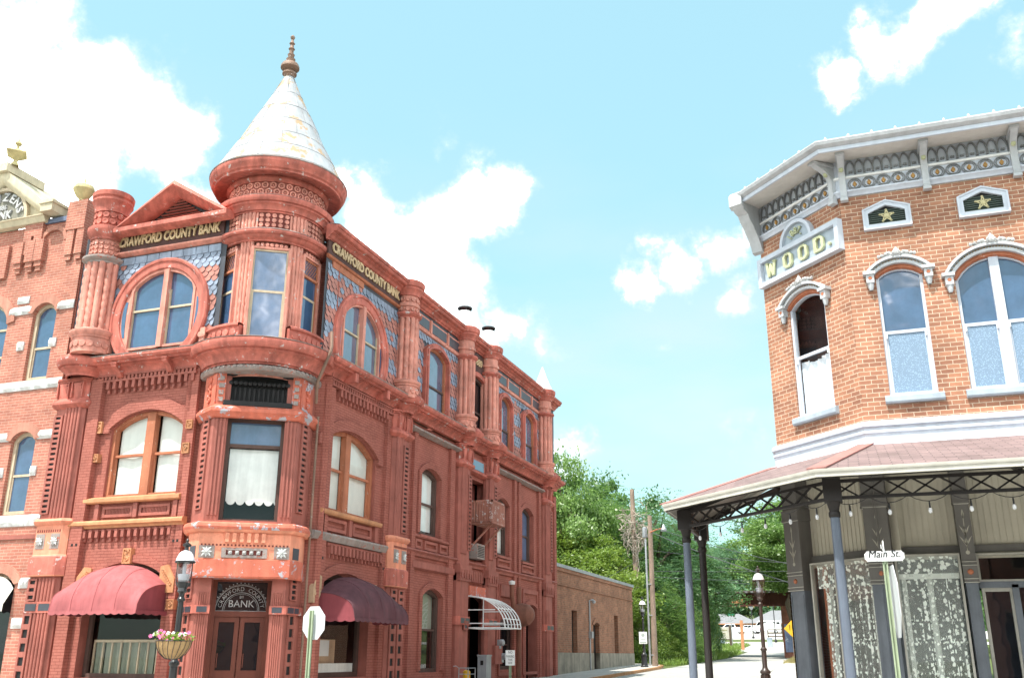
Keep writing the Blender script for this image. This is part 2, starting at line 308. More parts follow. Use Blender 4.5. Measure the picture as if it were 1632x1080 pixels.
GREY = (.42, .40, .38)
M = dict(
    brick_red=brick('painted_red_brick', (.35, .122, .094), (.315, .105, .08), (.21, .06, .045), ms=.006, bump=.5, vary=.22, patch=(.05, (.52, .34, .28), 5), w=.21, h=.07),
    red=mat('red_brown_paint', (.335, .11, .085), wear=(.12, (.5, .34, .30), 7), bump=.15),
    darkred=mat('dark_red_and_recess', (.17, .04, .032), wear=(.04, GREY, 7)),  # deeper red, also painted shade at the back of sunken panels
    coral=mat('coral_paint', (.62, .26, .20), grime=.38, wear=(.34, (.55, .46, .42), 6), bump=.2, bscale=40),
    orange=mat('orange_red_paint', (.48, .14, .105), grime=.42, wear=(.36, (.50, .44, .42), 5), bump=.2, bscale=40),
    peel=mat('peeling_orange_paint', (.56, .15, .095), wear=(.56, (.38, .38, .42), 3.6), bump=.3),
    peelc=mat('peeling_coral_paint', (.70, .27, .17), wear=(.30, (.45, .44, .46), 3), bump=.3),
    weathered=mat('weathered_wood_grey', (.30, .25, .23), wear=(.45, (.40, .09, .05), 9), bump=.4),
    tan=mat('tan_stone', (.52, .24, .12), wear=(.2, (.50, .42, .33), 8), bump=.3),
    tanpale=mat('pale_tan_stone', (.50, .34, .22), wear=(.35, (.38, .16, .10), 9), bump=.3),
    frame=mat('brown_window_frame', (.42, .15, .08), wear=(.3, (.55, .42, .35), 12)),
    darkframe=mat('dark_window_frame', (.10, .06, .05), wear=(.1, (.4, .3, .25), 10)),
    paleframe=mat('pale_window_frame', (.52, .42, .30), wear=(.25, (.62, .58, .5), 12)),
    black=mat('black_and_gap_shade', (.018, .017, .018), rough=.6, grime=.3),  # black parts, and painted shade inside slots, louvre gaps and recesses
    blackpanel=mat('blue_black_panel', (.05, .055, .07), rough=.35, spec=.5),
    slateblue=mat('blue_grey_slate', (.25, .30, .39), rough=.55, grime=.35, wear=(.1, (.45, .5, .55), 8)),
    slatepink=mat('pink_slate', (.42, .18, .145), rough=.6, grime=.3),
    slatedark=mat('dark_slate_edge', (.06, .065, .08), rough=.6),
    gold=mat('gold_letter', (.56, .41, .235), rough=.45, grime=.2),
    signboard=mat('brown_sign_board', (.085, .04, .035), grime=.3),
    conewhite=mat('white_painted_tin', (.40, .41, .43), rough=.5, grime=.2, wear=(.60, (.42, .29, .18), 1.9), bump=.15, bscale=5),
    grassdry=leafmat('dry_grass_blade', (.30, .24, .09), (.42, .34, .14)),
    gutter=mat('grey_gutter', (.44, .45, .47), rough=.5, grime=.2),
    seam=mat('tin_seam', (.34, .34, .36), rough=.5),
    rust=mat('rusted_iron', (.24, .15, .11), rough=.6, wear=(.3, (.42, .38, .36), 9)),
    glassblue=glassy('sky_tint_glass', (.05, .095, .18), 2.15, wav=.14),  # blue base holds part of the sky's reflection
    glasssky=glassy('sky_glass', (.09, .13, .20), 2.7, wav=.10),  # paler base, sky reflection put into the glass colour
    glassdark=glassy('dark_glass', (.010, .012, .016), 1.6),
    glassdustsky=glassy('dusty_sky_tint_glass', (.10, .15, .25), 1.9, .08, wav=.12),  # dust plus sky reflection painted into the blue base
    glassblind=clearglass('clear_glass', (.98, .99, .99), 1.38),
    blind=mat('cream_blind', (.70, .71, .66), rough=.9, grime=.08),
    blindgreen=mat('grey_green_blind', (.30, .33, .27), rough=.9, grime=.1),
    curtain=mat('white_curtain', (.78, .80, .77), rough=.9, grime=.15),
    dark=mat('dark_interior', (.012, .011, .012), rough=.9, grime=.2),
    awnred=mat('faded_red_canvas', (.35, .10, .105), rough=.8, grime=.25, wear=(.12, (.55, .25, .26), 4)),
    awnside=mat('side_light_canvas', (.22, .05, .06), rough=.8, grime=.2),  # side panels' shade and lit-through red put into the colour
    awndark=mat('faded_maroon_canvas', (.115, .045, .055), rough=.8, grime=.3),
    doorwood=mat('brown_door_wood', (.16, .045, .028), rough=.5),
    white=mat('white_paint', (.80, .80, .80), rough=.55, grime=.1),
    dirtywhite=mat('dirty_white_stone', (.60, .61, .60), rough=.85, grime=.25, bump=1.0, bscale=9),
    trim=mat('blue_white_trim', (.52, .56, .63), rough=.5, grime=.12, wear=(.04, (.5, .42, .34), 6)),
    trimshade=mat('shaded_trim_grey', (.47, .49, .51), rough=.5, grime=.15),  # greyer copy of the trim, shade put into its colour
    cream=mat('cream_soffit', (.60, .58, .54), rough=.6, grime=.1),
    bluegrey=mat('blue_grey_trim', (.36, .42, .48), rough=.5, grime=.15),
    iron=mat('grey_iron_scroll', (.19, .197, .205), rough=.5),
    goldtrim=mat('ochre_drop', (.36, .20, .06), rough=.5),
    olive=mat('olive_yellow_letter', (.50, .52, .32), rough=.5),
    grille=mat('dark_green_grille', (.06, .085, .07), rough=.5),
    star=mat('buff_star', (.58, .52, .30), rough=.6),
    crest=mat('carved_grey_crest', (.42, .42, .42), rough=.7, grime=.3, wear=(.3, (.25, .25, .26), 14)),
    brick_orange=brick('orange_brick', (.38, .18, .11), (.26, .12, .078), (.54, .44, .335), w=.215, h=.082, ms=.006, bump=.6, vary=.32, patch=(.03, (.62, .36, .2), 3)),
    brick_citz=brick('weathered_red_brick', (.42, .17, .12), (.34, .125, .09), (.50, .32, .25), w=.24, h=.078, ms=.006, bump=.7, vary=.3, patch=(.22, (.56, .36, .29), 4)),
    brick_annex=brick('brown_brick', (.31, .14, .085), (.21, .095, .06), (.26, .19, .13), w=.23, h=.085, ms=.008, bump=.8, vary=.32, patch=(.05, (.50, .42, .33), 1.6)),
    brick_pier=brick('pier_brick', (.26, .08, .05), (.2, .06, .04), (.3, .2, .15)),
    render=mat('grey_render', (.26, .235, .19), grime=.4, wear=(.25, (.16, .13, .11), 1.5)),
    shingle=brick('red_asphalt_shingle', (.25, .175, .17), (.19, .135, .13), (.11, .08, .08), w=.30, h=.14, ms=.008, bump=.8, vary=.3),
    fascia=mat('buff_fascia', (.50, .475, .42), rough=.6, grime=.12),
    lattice=mat('brown_black_iron', (.02, .016, .015), rough=.5, grime=.2),
    postblue=mat('blue_grey_post', (.10, .12, .16), rough=.4, spec=.5, grime=.2),
    bead=mat('beige_beadboard', (.55, .51, .42), rough=.7, grime=.1),
    storegrey=mat('warm_grey_wood', (.16, .15, .14), rough=.6, grime=.15),
    storeblue=mat('blue_grey_wood', (.15, .165, .19), rough=.5, grime=.25),
    storetrim=mat('pale_grey_trim_strip', (.45, .43, .38), rough=.6),
    stencil=mat('cream_stencil', (.48, .45, .38), rough=.7),
    asphalt=mat('pale_asphalt', (.38, .37, .35), rough=.9, grime=.16, bump=.4, bscale=60, wear=(.02, (.2, .2, .2), 1.5)),
    concrete=mat('pale_concrete', (.44, .42, .39), rough=.9, grime=.15, bump=.3, bscale=40),
    kerbyellow=mat('faded_orange_kerb', (.42, .22, .10), rough=.8, grime=.3, wear=(.3, (.45, .42, .38), 3)),
    earth=mat('meadow_ground', (.10, .13, .035), rough=.95, grime=.4, wear=(.2, (.22, .19, .10), .6)),
    straw=mat('dry_grass_ground', (.36, .28, .12), rough=.95, grime=.4),
    lampblack=mat('black_iron_lamp', (.022, .022, .024), rough=.35, spec=.5, grime=.2),
    lampbrown=mat('brown_iron_lamp', (.05, .035, .03), rough=.35, spec=.5, grime=.2),
    milk=mat('milk_glass', (.72, .72, .74), rough=.25, spec=.5, grime=.06),
    frost=clearglass('frosted_glass', (.72, .74, .78), 1.9),
    galv=mat('galvanised_steel', (.36, .38, .40), rough=.45, metal=.3, grime=.2),
    signback=mat('bare_aluminium_sign_back', (.62, .64, .66), rough=.45, metal=.2, grime=.08),
    greenpost=mat('pale_green_post', (.30, .36, .24), rough=.6),
    wood=mat('weathered_pole_wood', (.27, .20, .155), rough=.9, grime=.3, bump=.5, bscale=14),
    wirem=mat('dark_cable', (.07, .075, .08), rough=.6, grime=.1),
    archbrick=mat('pink_brick_arch', (.44, .20, .145), rough=.85, grime=.3, bump=.5),
    darkbrown=mat('recess_shade_brown', (.018, .013, .011), rough=.8),  # near black, recess shade put into the colour
    twig=mat('dry_vine', (.36, .31, .26), rough=.9, grime=.3),
    bark=mat('bark', (.11, .085, .06), rough=.95, grime=.3, bump=.6),
    coir=mat('coir_basket', (.42, .27, .13), rough=.95, grime=.3, bump=.7, bscale=25),
    pink=mat('pink_petal', (.70, .17, .36), rough=.7, grime=.1),
    whitepetal=mat('white_petal', (.80, .78, .76), rough=.7, grime=.1),
    yellowsign=mat('yellow_sign', (.75, .40, .03), rough=.5, grime=.05),
    signblack=mat('sign_black', (.01, .01, .012), rough=.5, grime=0),
    rustbeam=mat('rusty_steel_girder', (.10, .035, .025), rough=.7, wear=(.2, (.25, .12, .08), 3)),
    rooflight=mat('grey_white_shingle_roof', (.20, .20, .21), rough=.8, grime=.1),
    carwhite=mat('white_car_paint', (.80, .80, .80), rough=.25, spec=.5, grime=.04),
    carred=mat('red_car_paint', (.40, .03, .02), rough=.25, spec=.5, grime=.04),
    carblue=mat('dark_car_paint', (.04, .05, .07), rough=.25, spec=.5, grime=.04),
    tyre=mat('tyre_rubber', (.02, .02, .02), rough=.8),
    green_sign=mat('green_street_sign', (.03, .22, .12), rough=.5),
    leaf_a=leafmat('leaf_mid_green', (.085, .18, .035), (.24, .37, .09)),
    leaf_b=leafmat('leaf_dark_green', (.05, .13, .035), (.15, .275, .08)),
    leaf_c=leafmat('leaf_yellow_green', (.10, .19, .02), (.27, .36, .055)),
    leaf_d=leafmat('leaf_blue_green', (.07, .175, .08), (.18, .32, .15)),
    grassleaf=leafmat('grass_blade', (.13, .24, .03), (.30, .40, .08)),
)

# ---------------------------------------------------------------- geometry helpers
class Frame:
    """local axes: u along the facade, d out of it, z up; k scales the frame"""
    def __init__(s, O, U, Nn, k=1.0):
        s.O = Vector(O); s.U = Vector((U[0], U[1], 0)).normalized() * k; s.N = Vector((Nn[0], Nn[1], 0)).normalized() * k; s.Z = Vector((0, 0, k)); s.k = k
    def p(s, u, d, z):
        return s.O + s.U * u + s.N * d + s.Z * z
    def sub(s, a, b, flip=False):
        """frame along the plan edge a->b (points (u, d)); outward normal to the side of growing d"""
        pa = s.p(a[0], a[1], 0); pb = s.p(b[0], b[1], 0); U = (pb - pa).normalized()
        Nn = Vector((U.y, -U.x, 0))
        ref = s.N
        if Nn.dot(ref) < 0: Nn = -Nn
        if flip: Nn = -Nn
        return Frame(pa, U, Nn), (pb - pa).length
W = Frame((0, 0, 0), (1, 0), (0, 1))
CAMP = Vector((0, 0, 1.6))
def nearer(fr, k):
    """the same facade frame moved towards the street by the factor k (real depth for the projecting storey)"""
    O = CAMP + (fr.O - CAMP) * k
    return Frame(O, fr.U, fr.N, k)

class MB:
    def __init__(s, fr=W):
        s.fr = fr; s.v = []; s.f = []; s.uv = []; s.mi = []
    def face(s, pts, mi=0, uv=None, flip=False):
        i = len(s.v)
        for p in pts: s.v.append(s.fr.p(*p))
        n = len(pts)
        if uv is None:
            a = Vector(pts[1]) - Vector(pts[0]); nn = Vector((0, 0, 0))
            for q in range(1, n - 1):
                nn += (Vector(pts[q]) - Vector(pts[0])).cross(Vector(pts[q + 1]) - Vector(pts[0]))
            ax = max(range(3), key=lambda q: abs(nn[q]))
            if ax == 1: uv = [(p[0], p[2]) for p in pts]
            elif ax == 0: uv = [(p[1] + .11, p[2]) for p in pts]
            else: uv = [(p[0], p[1]) for p in pts]
        idx = list(range(i, i + n)); uv = list(uv)
        s.f.append(idx); s.uv.append(uv); s.mi.append(mi)
    def box(s, u0, u1, d0, d1, z0, z1, mi=0):
        a = [(u0, d0), (u1, d0), (u1, d1), (u0, d1)]
        s.prism_z(a, z0, z1, mi)
    def prism_z(s, poly, z0, z1, mi=0, caps=True):
        n = len(poly)
        for i in range(n):
            a, b = poly[i], poly[(i + 1) % n]
            s.face([(a[0], a[1], z0), (b[0], b[1], z0), (b[0], b[1], z1), (a[0], a[1], z1)], mi)
        if caps:
            s.face([(p[0], p[1], z1) for p in poly], mi)
            s.face([(p[0], p[1], z0) for p in reversed(poly)], mi)
    def prism_d(s, poly, d0, d1, mi=0, back=True, side=None):
        n = len(poly)
        s.face([(p[0], d1, p[1]) for p in poly], mi)
        if back: s.face([(p[0], d0, p[1]) for p in reversed(poly)], mi)
        for i in range(n):
            a, b = poly[i], poly[(i + 1) % n]
            s.face([(a[0], d0, a[1]), (b[0], d0, b[1]), (b[0], d1, b[1]), (a[0], d1, a[1])], mi if side is None else side)
    def prism_u(s, poly, u0, u1, mi=0):
        n = len(poly)
        s.face([(u0, p[0], p[1]) for p in poly], mi); s.face([(u1, p[0], p[1]) for p in reversed(poly)], mi)
        for i in range(n):
            a, b = poly[i], poly[(i + 1) % n]
            s.face([(u0, a[0], a[1]), (u0, b[0], b[1]), (u1, b[0], b[1]), (u1, a[0], a[1])], mi)
    def bar(s, a, b, w, h=None, mi=0):
        """square bar between two local points"""
        h = h or w
        A = Vector(a); B = Vector(b); dr = (B - A).normalized()
        ref = Vector((0, 0, 1)) if abs(dr.z) < .95 else Vector((1, 0, 0))
        x = dr.cross(ref).normalized() * w / 2; y = x.cross(dr).normalized() * h / 2
        c = [x + y, x - y, -x - y, -x + y]
        for i in range(4):
            p, q = c[i], c[(i + 1) % 4]
            s.face([tuple(A + p), tuple(A + q), tuple(B + q), tuple(B + p)], mi)
        s.face([tuple(A + p) for p in c], mi); s.face([tuple(B + p) for p in reversed(c)], mi)
    def tube(s, pts, r, n=8, mi=0, caps=True):
        """round tube along local points; r a number or one per point"""
        P = [Vector(p) for p in pts]
        rr = r if isinstance(r, (list, tuple)) else [r] * len(P)
        rings = []; prev = None
        for i, p in enumerate(P):
            t = (P[min(i + 1, len(P) - 1)] - P[max(i - 1, 0)]).normalized()
            if prev is None:
                ref = Vector((0, 0, 1)) if abs(t.z) < .9 else Vector((1, 0, 0))
                x = t.cross(ref).normalized()
            else:
                x = (prev - t * prev.dot(t)).normalized()
            prev = x; y = t.cross(x)
            rings.append([tuple(p + (x * math.cos(2 * PI * j / n) + y * math.sin(2 * PI * j / n)) * rr[i]) for j in range(n)])
        base = len(s.v)
        for rg in rings:
            for q in rg: s.v.append(s.fr.p(*q))
        ln = 0
        for i in range(len(P) - 1):
            l2 = ln + (P[i + 1] - P[i]).length
            for j in range(n):
                k = (j + 1) % n
                s.f.append([base + i * n + j, base + i * n + k, base + (i + 1) * n + k, base + (i + 1) * n + j])
                w = 2 * PI * rr[i] / n
                s.uv.append([(j * w, ln), ((j + 1) * w, ln), ((j + 1) * w, l2), (j * w, l2)]); s.mi.append(mi)
            ln = l2
        if caps:
            s.face(list(reversed(rings[0])), mi); s.face(rings[-1], mi)
    def disc(s, u, z, d, r, h=.035, n=12, mi=0):
        s.lathe(u, 0, [(r, d), (r, d + h), (r * .86, d + h + .004), (.001, d + h * .8)], n=n, axis='d', cz=z, mi=mi)
    def lathe(s, cu, cdd, prof, n=32, a0=0, a1=2 * PI, mi=0, mod=None, axis='z', cz=0):
        """profile (r, z) turned about the vertical through (cu, cdd)"""
        full = abs(a1 - a0 - 2 * PI) < 1e-6
        cols = n if full else n + 1
        base = len(s.v)
        for (r, z) in prof:
            for j in range(cols):
                a = a0 + (a1 - a0) * j / n
                rr = r if mod is None else mod(r, z, a)
                if axis == 'z': s.v.append(s.fr.p(cu + rr * math.cos(a), cdd + rr * math.sin(a), z))
                else: s.v.append(s.fr.p(cu + rr * math.cos(a), z, cz + rr * math.sin(a)))     # turned about the outward axis
        for i in range(len(prof) - 1):
            R0 = max(prof[i][0], prof[i + 1][0])
            for j in range(n):
                k = (j + 1) % cols if full else j + 1
                s.f.append([base + i * cols + j, base + i * cols + k, base + (i + 1) * cols + k, base + (i + 1) * cols + j])
                w = (a1 - a0) / n * max(R0, .01)
                h0, h1 = (prof[i][1], prof[i + 1][1]) if abs(prof[i][1] - prof[i + 1][1]) > abs(prof[i][0] - prof[i + 1][0]) else (prof[i][0], prof[i + 1][0])
                s.uv.append([(j * w, h0), ((j + 1) * w, h0), ((j + 1) * w, h1), (j * w, h1)]); s.mi.append(mi)
    def cut(s, *a, **k):
        """build what has been collected as one object and start afresh"""
        o = s.build(*a, **k); s.v = []; s.f = []; s.uv = []; s.mi = []; return o
    def sweep(s, plan, prof, mi=0, closed=False, skew=0):
        """moulding: profile points (offset outwards, z) swept along the plan polyline [(u, d)] with mitres; outward = right of travel"""
        n = len(plan); offs = []
        for i in range(n):
            a = Vector(plan[i - 1]) if (i > 0 or closed) else None
            b = Vector(plan[i]); c = Vector(plan[(i + 1) % n]) if (i < n - 1 or closed) else None
            n1v = None; n2v = None
            if a is not None:
                t = (b - a).normalized(); n1v = Vector((-t.y, t.x))
            if c is not None:
                t = (c - b).normalized(); n2v = Vector((-t.y, t.x))
            if n1v is None: m = n2v + ((Vector(plan[1]) - Vector(plan[0])).normalized() * skew if skew else Vector((0, 0)))
            elif n2v is None: m = n1v
            else:
                m = (n1v + n2v); m = m / max(m.length_squared / 2, .25)
                m = m * 1.0
            offs.append(m)
        cnt = n if closed else n - 1
        for i in range(cnt):
            j = (i + 1) % n
            for q in range(len(prof) - 1):
                o0, z0 = prof[q]; o1, z1 = prof[q + 1]
                A = (plan[i][0] + offs[i].x * o0, plan[i][1] + offs[i].y * o0, z0); B = (plan[j][0] + offs[j].x * o0, plan[j][1] + offs[j].y * o0, z0)
                C2 = (plan[j][0] + offs[j].x * o1, plan[j][1] + offs[j].y * o1, z1); D = (plan[i][0] + offs[i].x * o1, plan[i][1] + offs[i].y * o1, z1)
                s.face([A, B, C2, D], mi)
        if not closed:
            for i in (0, n - 1):
                s.face([(plan[i][0] + offs[i].x * o, plan[i][1] + offs[i].y * o, z) for o, z in prof], mi)
    def band(s, A, B, d0, d1, mi=0, closed=True, inner=True):
        """flat band between outline A (outer) and B (inner), both lists of (u, z), from depth d0 to d1"""
        n = len(A); cnt = n if closed else n - 1
        for i in range(cnt):
            j = (i + 1) % n
            s.face([(A[i][0], d1, A[i][1]), (A[j][0], d1, A[j][1]), (B[j][0], d1, B[j][1]), (B[i][0], d1, B[i][1])], mi)
            s.face([(A[i][0], d0, A[i][1]), (A[j][0], d0, A[j][1]), (A[j][0], d1, A[j][1]), (A[i][0], d1, A[i][1])], mi)
            if inner: s.face([(B[i][0], d0, B[i][1]), (B[j][0], d0, B[j][1]), (B[j][0], d1, B[j][1]), (B[i][0], d1, B[i][1])], mi)
        if not closed:
            for i in (0, n - 1):
                s.face([(A[i][0], d0, A[i][1]), (A[i][0], d1, A[i][1]), (B[i][0], d1, B[i][1]), (B[i][0], d0, B[i][1])], mi)
    def knob(s, u, z, d, prof, n=10, mi=0):
        s.lathe(u, 0, prof if d == 0 else [(r, h + d) for r, h in prof], n=n, mi=mi, axis='d', cz=z)
    def build(s, name, mats, parent=None, smooth=32, tagd=None, recalc=True):
        me = bpy.data.meshes.new(name)
        org = parent_loc(parent)
        me.from_pydata([tuple(v - org) for v in s.v], [], s.f)
        uvl = me.uv_layers.new(name="UVMap")
        flat = [c for face in s.uv for p in face for c in p]
        uvl.data.foreach_set('uv', flat)
        if not isinstance(mats, (list, tuple)): mats = [mats]
        for m in mats: me.materials.append(M[m] if isinstance(m, str) else m)
        me.polygons.foreach_set('material_index', s.mi)
        bm = bmesh.new(); bm.from_mesh(me)
        bmesh.ops.remove_doubles(bm, verts=bm.verts, dist=.0004)
        if recalc: bmesh.ops.recalc_face_normals(bm, faces=bm.faces)
        bm.to_mesh(me); bm.free()
        if smooth:
            me.polygons.foreach_set('use_smooth', [True] * len(me.polygons))
            me.set_sharp_from_angle(angle=R(smooth))
        o = bpy.data.objects.new(name, me); col.objects.link(o)
        if parent: o.parent = parent
        if tagd: tag(o, *tagd)
        return o
def parent_loc(p):
    v = Vector((0, 0, 0))
    while p is not None:
        v += p.location; p = p.parent
    return v
def tag(o, label=None, cat=None, group=None, kind=None):
    if label: o['label'] = label
    if cat: o['category'] = cat
    if group: o['group'] = group
    if kind: o['kind'] = kind
    return o
def thing(name, loc, label, cat, group=None):
    o = bpy.data.objects.new(name, None); col.objects.link(o); o.location = loc
    o.empty_display_size = .2
    return tag(o, label, cat, group)
def copy_tree(o, parent=None):
    c = o.copy(); col.objects.link(c); c.parent = parent
    for ch in list(o.children): copy_tree(ch, c)
    return c

def text(name, s, fr, u, z, d, size, m, parent, ext=.02, shear=0, sx=1.0, align='CENTER', rot=0, bold=0.0, yalign='BOTTOM'):
    """solid lettering laid on a frame"""
    cu = bpy.data.curves.new(name, 'FONT'); cu.body = s; cu.size = size; cu.extrude = ext; cu.shear = shear; cu.align_x = align; cu.offset = bold; cu.resolution_u = 3
    cu.align_y = yalign
    o = bpy.data.objects.new(name, cu)
    me = bpy.data.meshes.new_from_object(o)
    bpy.data.objects.remove(o); bpy.data.curves.remove(cu)
    c, sn = math.cos(rot), math.sin(rot); org = parent_loc(parent)
    for v in me.vertices:
        x, y, zz = v.co.x * sx, v.co.y, v.co.z
        v.co = fr.p(u + x * c - y * sn, d + zz, z + x * sn + y * c) - org
    me.materials.clear(); me.materials.append(M[m])
    ob = bpy.data.objects.new(name, me); col.objects.link(ob); ob.parent = parent
    return ob
def merge(objs, name):
    """join letter meshes of one inscription"""
    bm = bmesh.new()
    for o in objs: bm.from_mesh(o.data)
    me = bpy.data.meshes.new(name); bm.to_mesh(me); bm.free()
    me.materials.append(objs[0].data.materials[0]); par = objs[0].parent
    for o in objs: bpy.data.objects.remove(o)
    n = bpy.data.objects.new(name, me); col.objects.link(n); n.parent = par
    return n
def arc_text(name, s, fr, uc, zc, rad, a0, a1, d, size, m, parent, ext=.015, bold=0.0, sx=1.0):
    """letters on an arc, a0 -> a1 in degrees measured from +u"""
    os_ = []
    n = len(s)
    for i, ch in enumerate(s):
        if ch == ' ': continue
        a = R(a0 + (a1 - a0) * (i + .5) / n)
        os_.append(text(name, ch, fr, uc + rad * math.cos(a), zc + rad * math.sin(a), d, size, m, parent, ext, rot=a - PI / 2, bold=bold, sx=sx, yalign='CENTER'))
    return merge(os_, name)

def archz(u, ua, ub, zb, rise, mode='s'):
    if rise <= 0: return zb
    uc = (ua + ub) / 2; hw = (ub - ua) / 2; x = max(-1, min(1, (u - uc) / hw))
    if mode == 'e': return zb + rise * math.sqrt(max(0, 1 - x * x))
    Rr = (hw * hw + rise * rise) / (2 * rise)
    return zb + math.sqrt(max(0, Rr * Rr - (x * hw) ** 2)) - (Rr - rise)
def outline(ua, ub, za, zb, rise=0, mode='s', n=12, w=0):
    """closed outline of an opening, inset by w (negative w: outset)"""
    ua2, ub2, za2 = ua + w, ub - w, za + w
    if rise > 0:
        zb2 = zb - w * .25; r2 = max(.01, zb + rise - w - zb2)
    else:
        zb2 = zb - w; r2 = 0
    pts = [(ua2, za2)]
    for i in range(n + 1):
        if mode == 'e':
            u = (ua2 + ub2) / 2 - (ub2 - ua2) / 2 * math.cos(PI * i / n)
        else:
            u = ua2 + (ub2 - ua2) * i / n
        pts.append((u, archz(u, ua2, ub2, zb2, r2, mode)))
    pts.append((ub2, za2))
    return pts
def wall(mb, u0, u1, z0, z1, opens, d=0, thick=.3, mi=0, rmi=None, n=10):
    """wall face with rectangular or arched openings and their reveals; opens = (ua, ub, za, zb, rise, mode)"""
    cuts = {u0, u1}
    for o in opens:
        ua, ub = o[0], o[1]; cuts |= {ua, ub}
        if o[4] > 0:
            for i in range(1, n): cuts.add(ua + (ub - ua) * i / n)
    cuts = sorted(c for c in cuts if u0 - 1e-6 <= c <= u1 + 1e-6)
    for a, b in zip(cuts[:-1], cuts[1:]):
        if b - a < 1e-6: continue
        m = (a + b) / 2; iv = []
        for o in opens:
            if o[0] < m < o[1]:
                iv.append((o[2], archz(a, o[0], o[1], o[3], o[4], o[5]), archz(b, o[0], o[1], o[3], o[4], o[5])))
        iv.sort()
        za, zb_ = z0, z0
        for (lo, ha, hb) in iv:
            if lo > za + 1e-6: mb.face([(a, d, za), (b, d, zb_), (b, d, lo), (a, d, lo)], mi)
            za, zb_ = ha, hb
        if z1 > max(za, zb_) - 1e-6: mb.face([(a, d, za), (b, d, zb_), (b, d, z1), (a, d, z1)], mi)
    for o in opens:
        pts = outline(*o[:6], n=n)
        for i in range(len(pts)):
            p, q = pts[i], pts[(i + 1) % len(pts)]
            mb.face([(p[0], d, p[1]), (q[0], d, q[1]), (q[0], d - thick, q[1]), (p[0], d - thick, p[1])], mi if rmi is None else rmi)
def window(par, fr, ua, ub, za, zb, rise=0, mode='s', d=-.14, fw=.06, ft=.07, fm='frame', mull=(), rails=(), glass='glassblue', blind=None, bm='blind', label=None, mw=None, rm=None, name='window', n=12, back=.3, mm=None):
    """a window: frame with glazing bars, pane(s) and a blind behind the glass"""
    A = outline(ua, ub, za, zb, rise, mode, n); B = outline(ua, ub, za, zb, rise, mode, n, fw)
    b = MB(fr); b.band(A, B, d - .04, d + ft)
    for (a0, a1) in mull:
        zt = archz((a0 + a1) / 2, ua, ub, zb, rise, mode) - fw * .3
        b.box(a0, a1, d - .03, d + ft + .03, za + .01, zt)
    for z in rails:
        segs = [ua + fw] + [x for mm_ in mull for x in mm_] + [ub - fw]
        for i in range(0, len(segs), 2):
            b.box(segs[i], segs[i + 1], d - .02, d + ft * .55, z - .03, z + .03, 1)
            if len(rails) == 1:       # lower sash stands a little proud
                for uu in (segs[i], segs[i + 1] - .035):
                    b.box(uu, uu + .035, d - .015, d + ft * .4, za + fw, z, 1)
    w = b.build(name, [fm, rm or fm], par)
    if label: w['label'] = label
    g = MB(fr)
    C = outline(ua, ub, za, zb, rise, mode, n, fw * .6)
    g.face([(p[0], d, p[1]) for p in C])
    g.build('pane', glass, w, smooth=0)
    if glass == 'glassblind':
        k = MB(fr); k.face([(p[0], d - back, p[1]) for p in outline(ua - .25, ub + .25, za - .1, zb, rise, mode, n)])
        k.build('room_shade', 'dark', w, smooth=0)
    if blind:
        k = MB(fr); z0 = blind[0]; ex = blind[2] if len(blind) > 2 else 0
        cuts = [ua + fw] + [x for mm_ in mull for x in mm_] + [ub - fw]
        for i in range(0, len(cuts), 2):
            a0, a1 = cuts[i] + ex, cuts[i + 1] - .01
            nn = 10
            for j in range(nn):
                x0 = a0 + (a1 - a0) * j / nn; x1 = a0 + (a1 - a0) * (j + 1) / nn
                t0 = min(blind[1], archz(x0, ua, ub, zb, rise, mode) - .03); t1 = min(blind[1], archz(x1, ua, ub, zb, rise, mode) - .03)
                f0 = .012 * math.sin(x0 * 9); f1 = .012 * math.sin(x1 * 9)
                k.face([(x0, d - .05 + f0, z0), (x1, d - .05 + f1, z0), (x1, d - .05 + f1, t1), (x0, d - .05 + f0, t0)])
        k.build('blind', bm, w)
    return w
def strip(mb, fr, ua, ub, z0, z1, pitch, sh, d=0, t=.04, mi=0, bmi=1):
    """upright perforated strip: rails, rungs and the dark slots between them"""
    old = mb.fr; mb.fr = fr
    mb.box(ua, ub, d, d + .006, z0, z1, bmi)
    e = (ub - ua) * .2
    mb.box(ua, ua + e, d, d + t, z0, z1, mi); mb.box(ub - e, ub, d, d + t, z0, z1, mi)
    n = max(1, int(round((z1 - z0) / pitch))); p = (z1 - z0) / n
    for i in range(n + 1):
        c = z0 + i * p; h = (p - sh) / 2
        a, b = max(z0, c - h), min(z1, c + h)
        mb.box(ua + e, ub - e, d, d + t, a, b, mi)
    mb.fr = old
def flutes(mb, fr, ua, ub, z0, z1, n, d=0, r=None, mi=0):
    old = mb.fr; mb.fr = fr
    p = (ub - ua) / n; r = r or p * .42
    for i in range(n):
        c = ua + (i + .5) * p
        mb.lathe(c, d, [(r, z0), (r, z1)], n=6, a0=0, a1=PI, mi=mi)
    mb.fr = old
def dentils(mb, ua, ub, z0, z1, pitch, w, d0, d1, mi=0):
    n = max(1, int(round((ub - ua) / pitch))); p = (ub - ua) / n
    for i in range(n):
        c = ua + (i + .5) * p
        mb.box(c - w / 2, c + w / 2, d0, d1, z0, z1, mi)
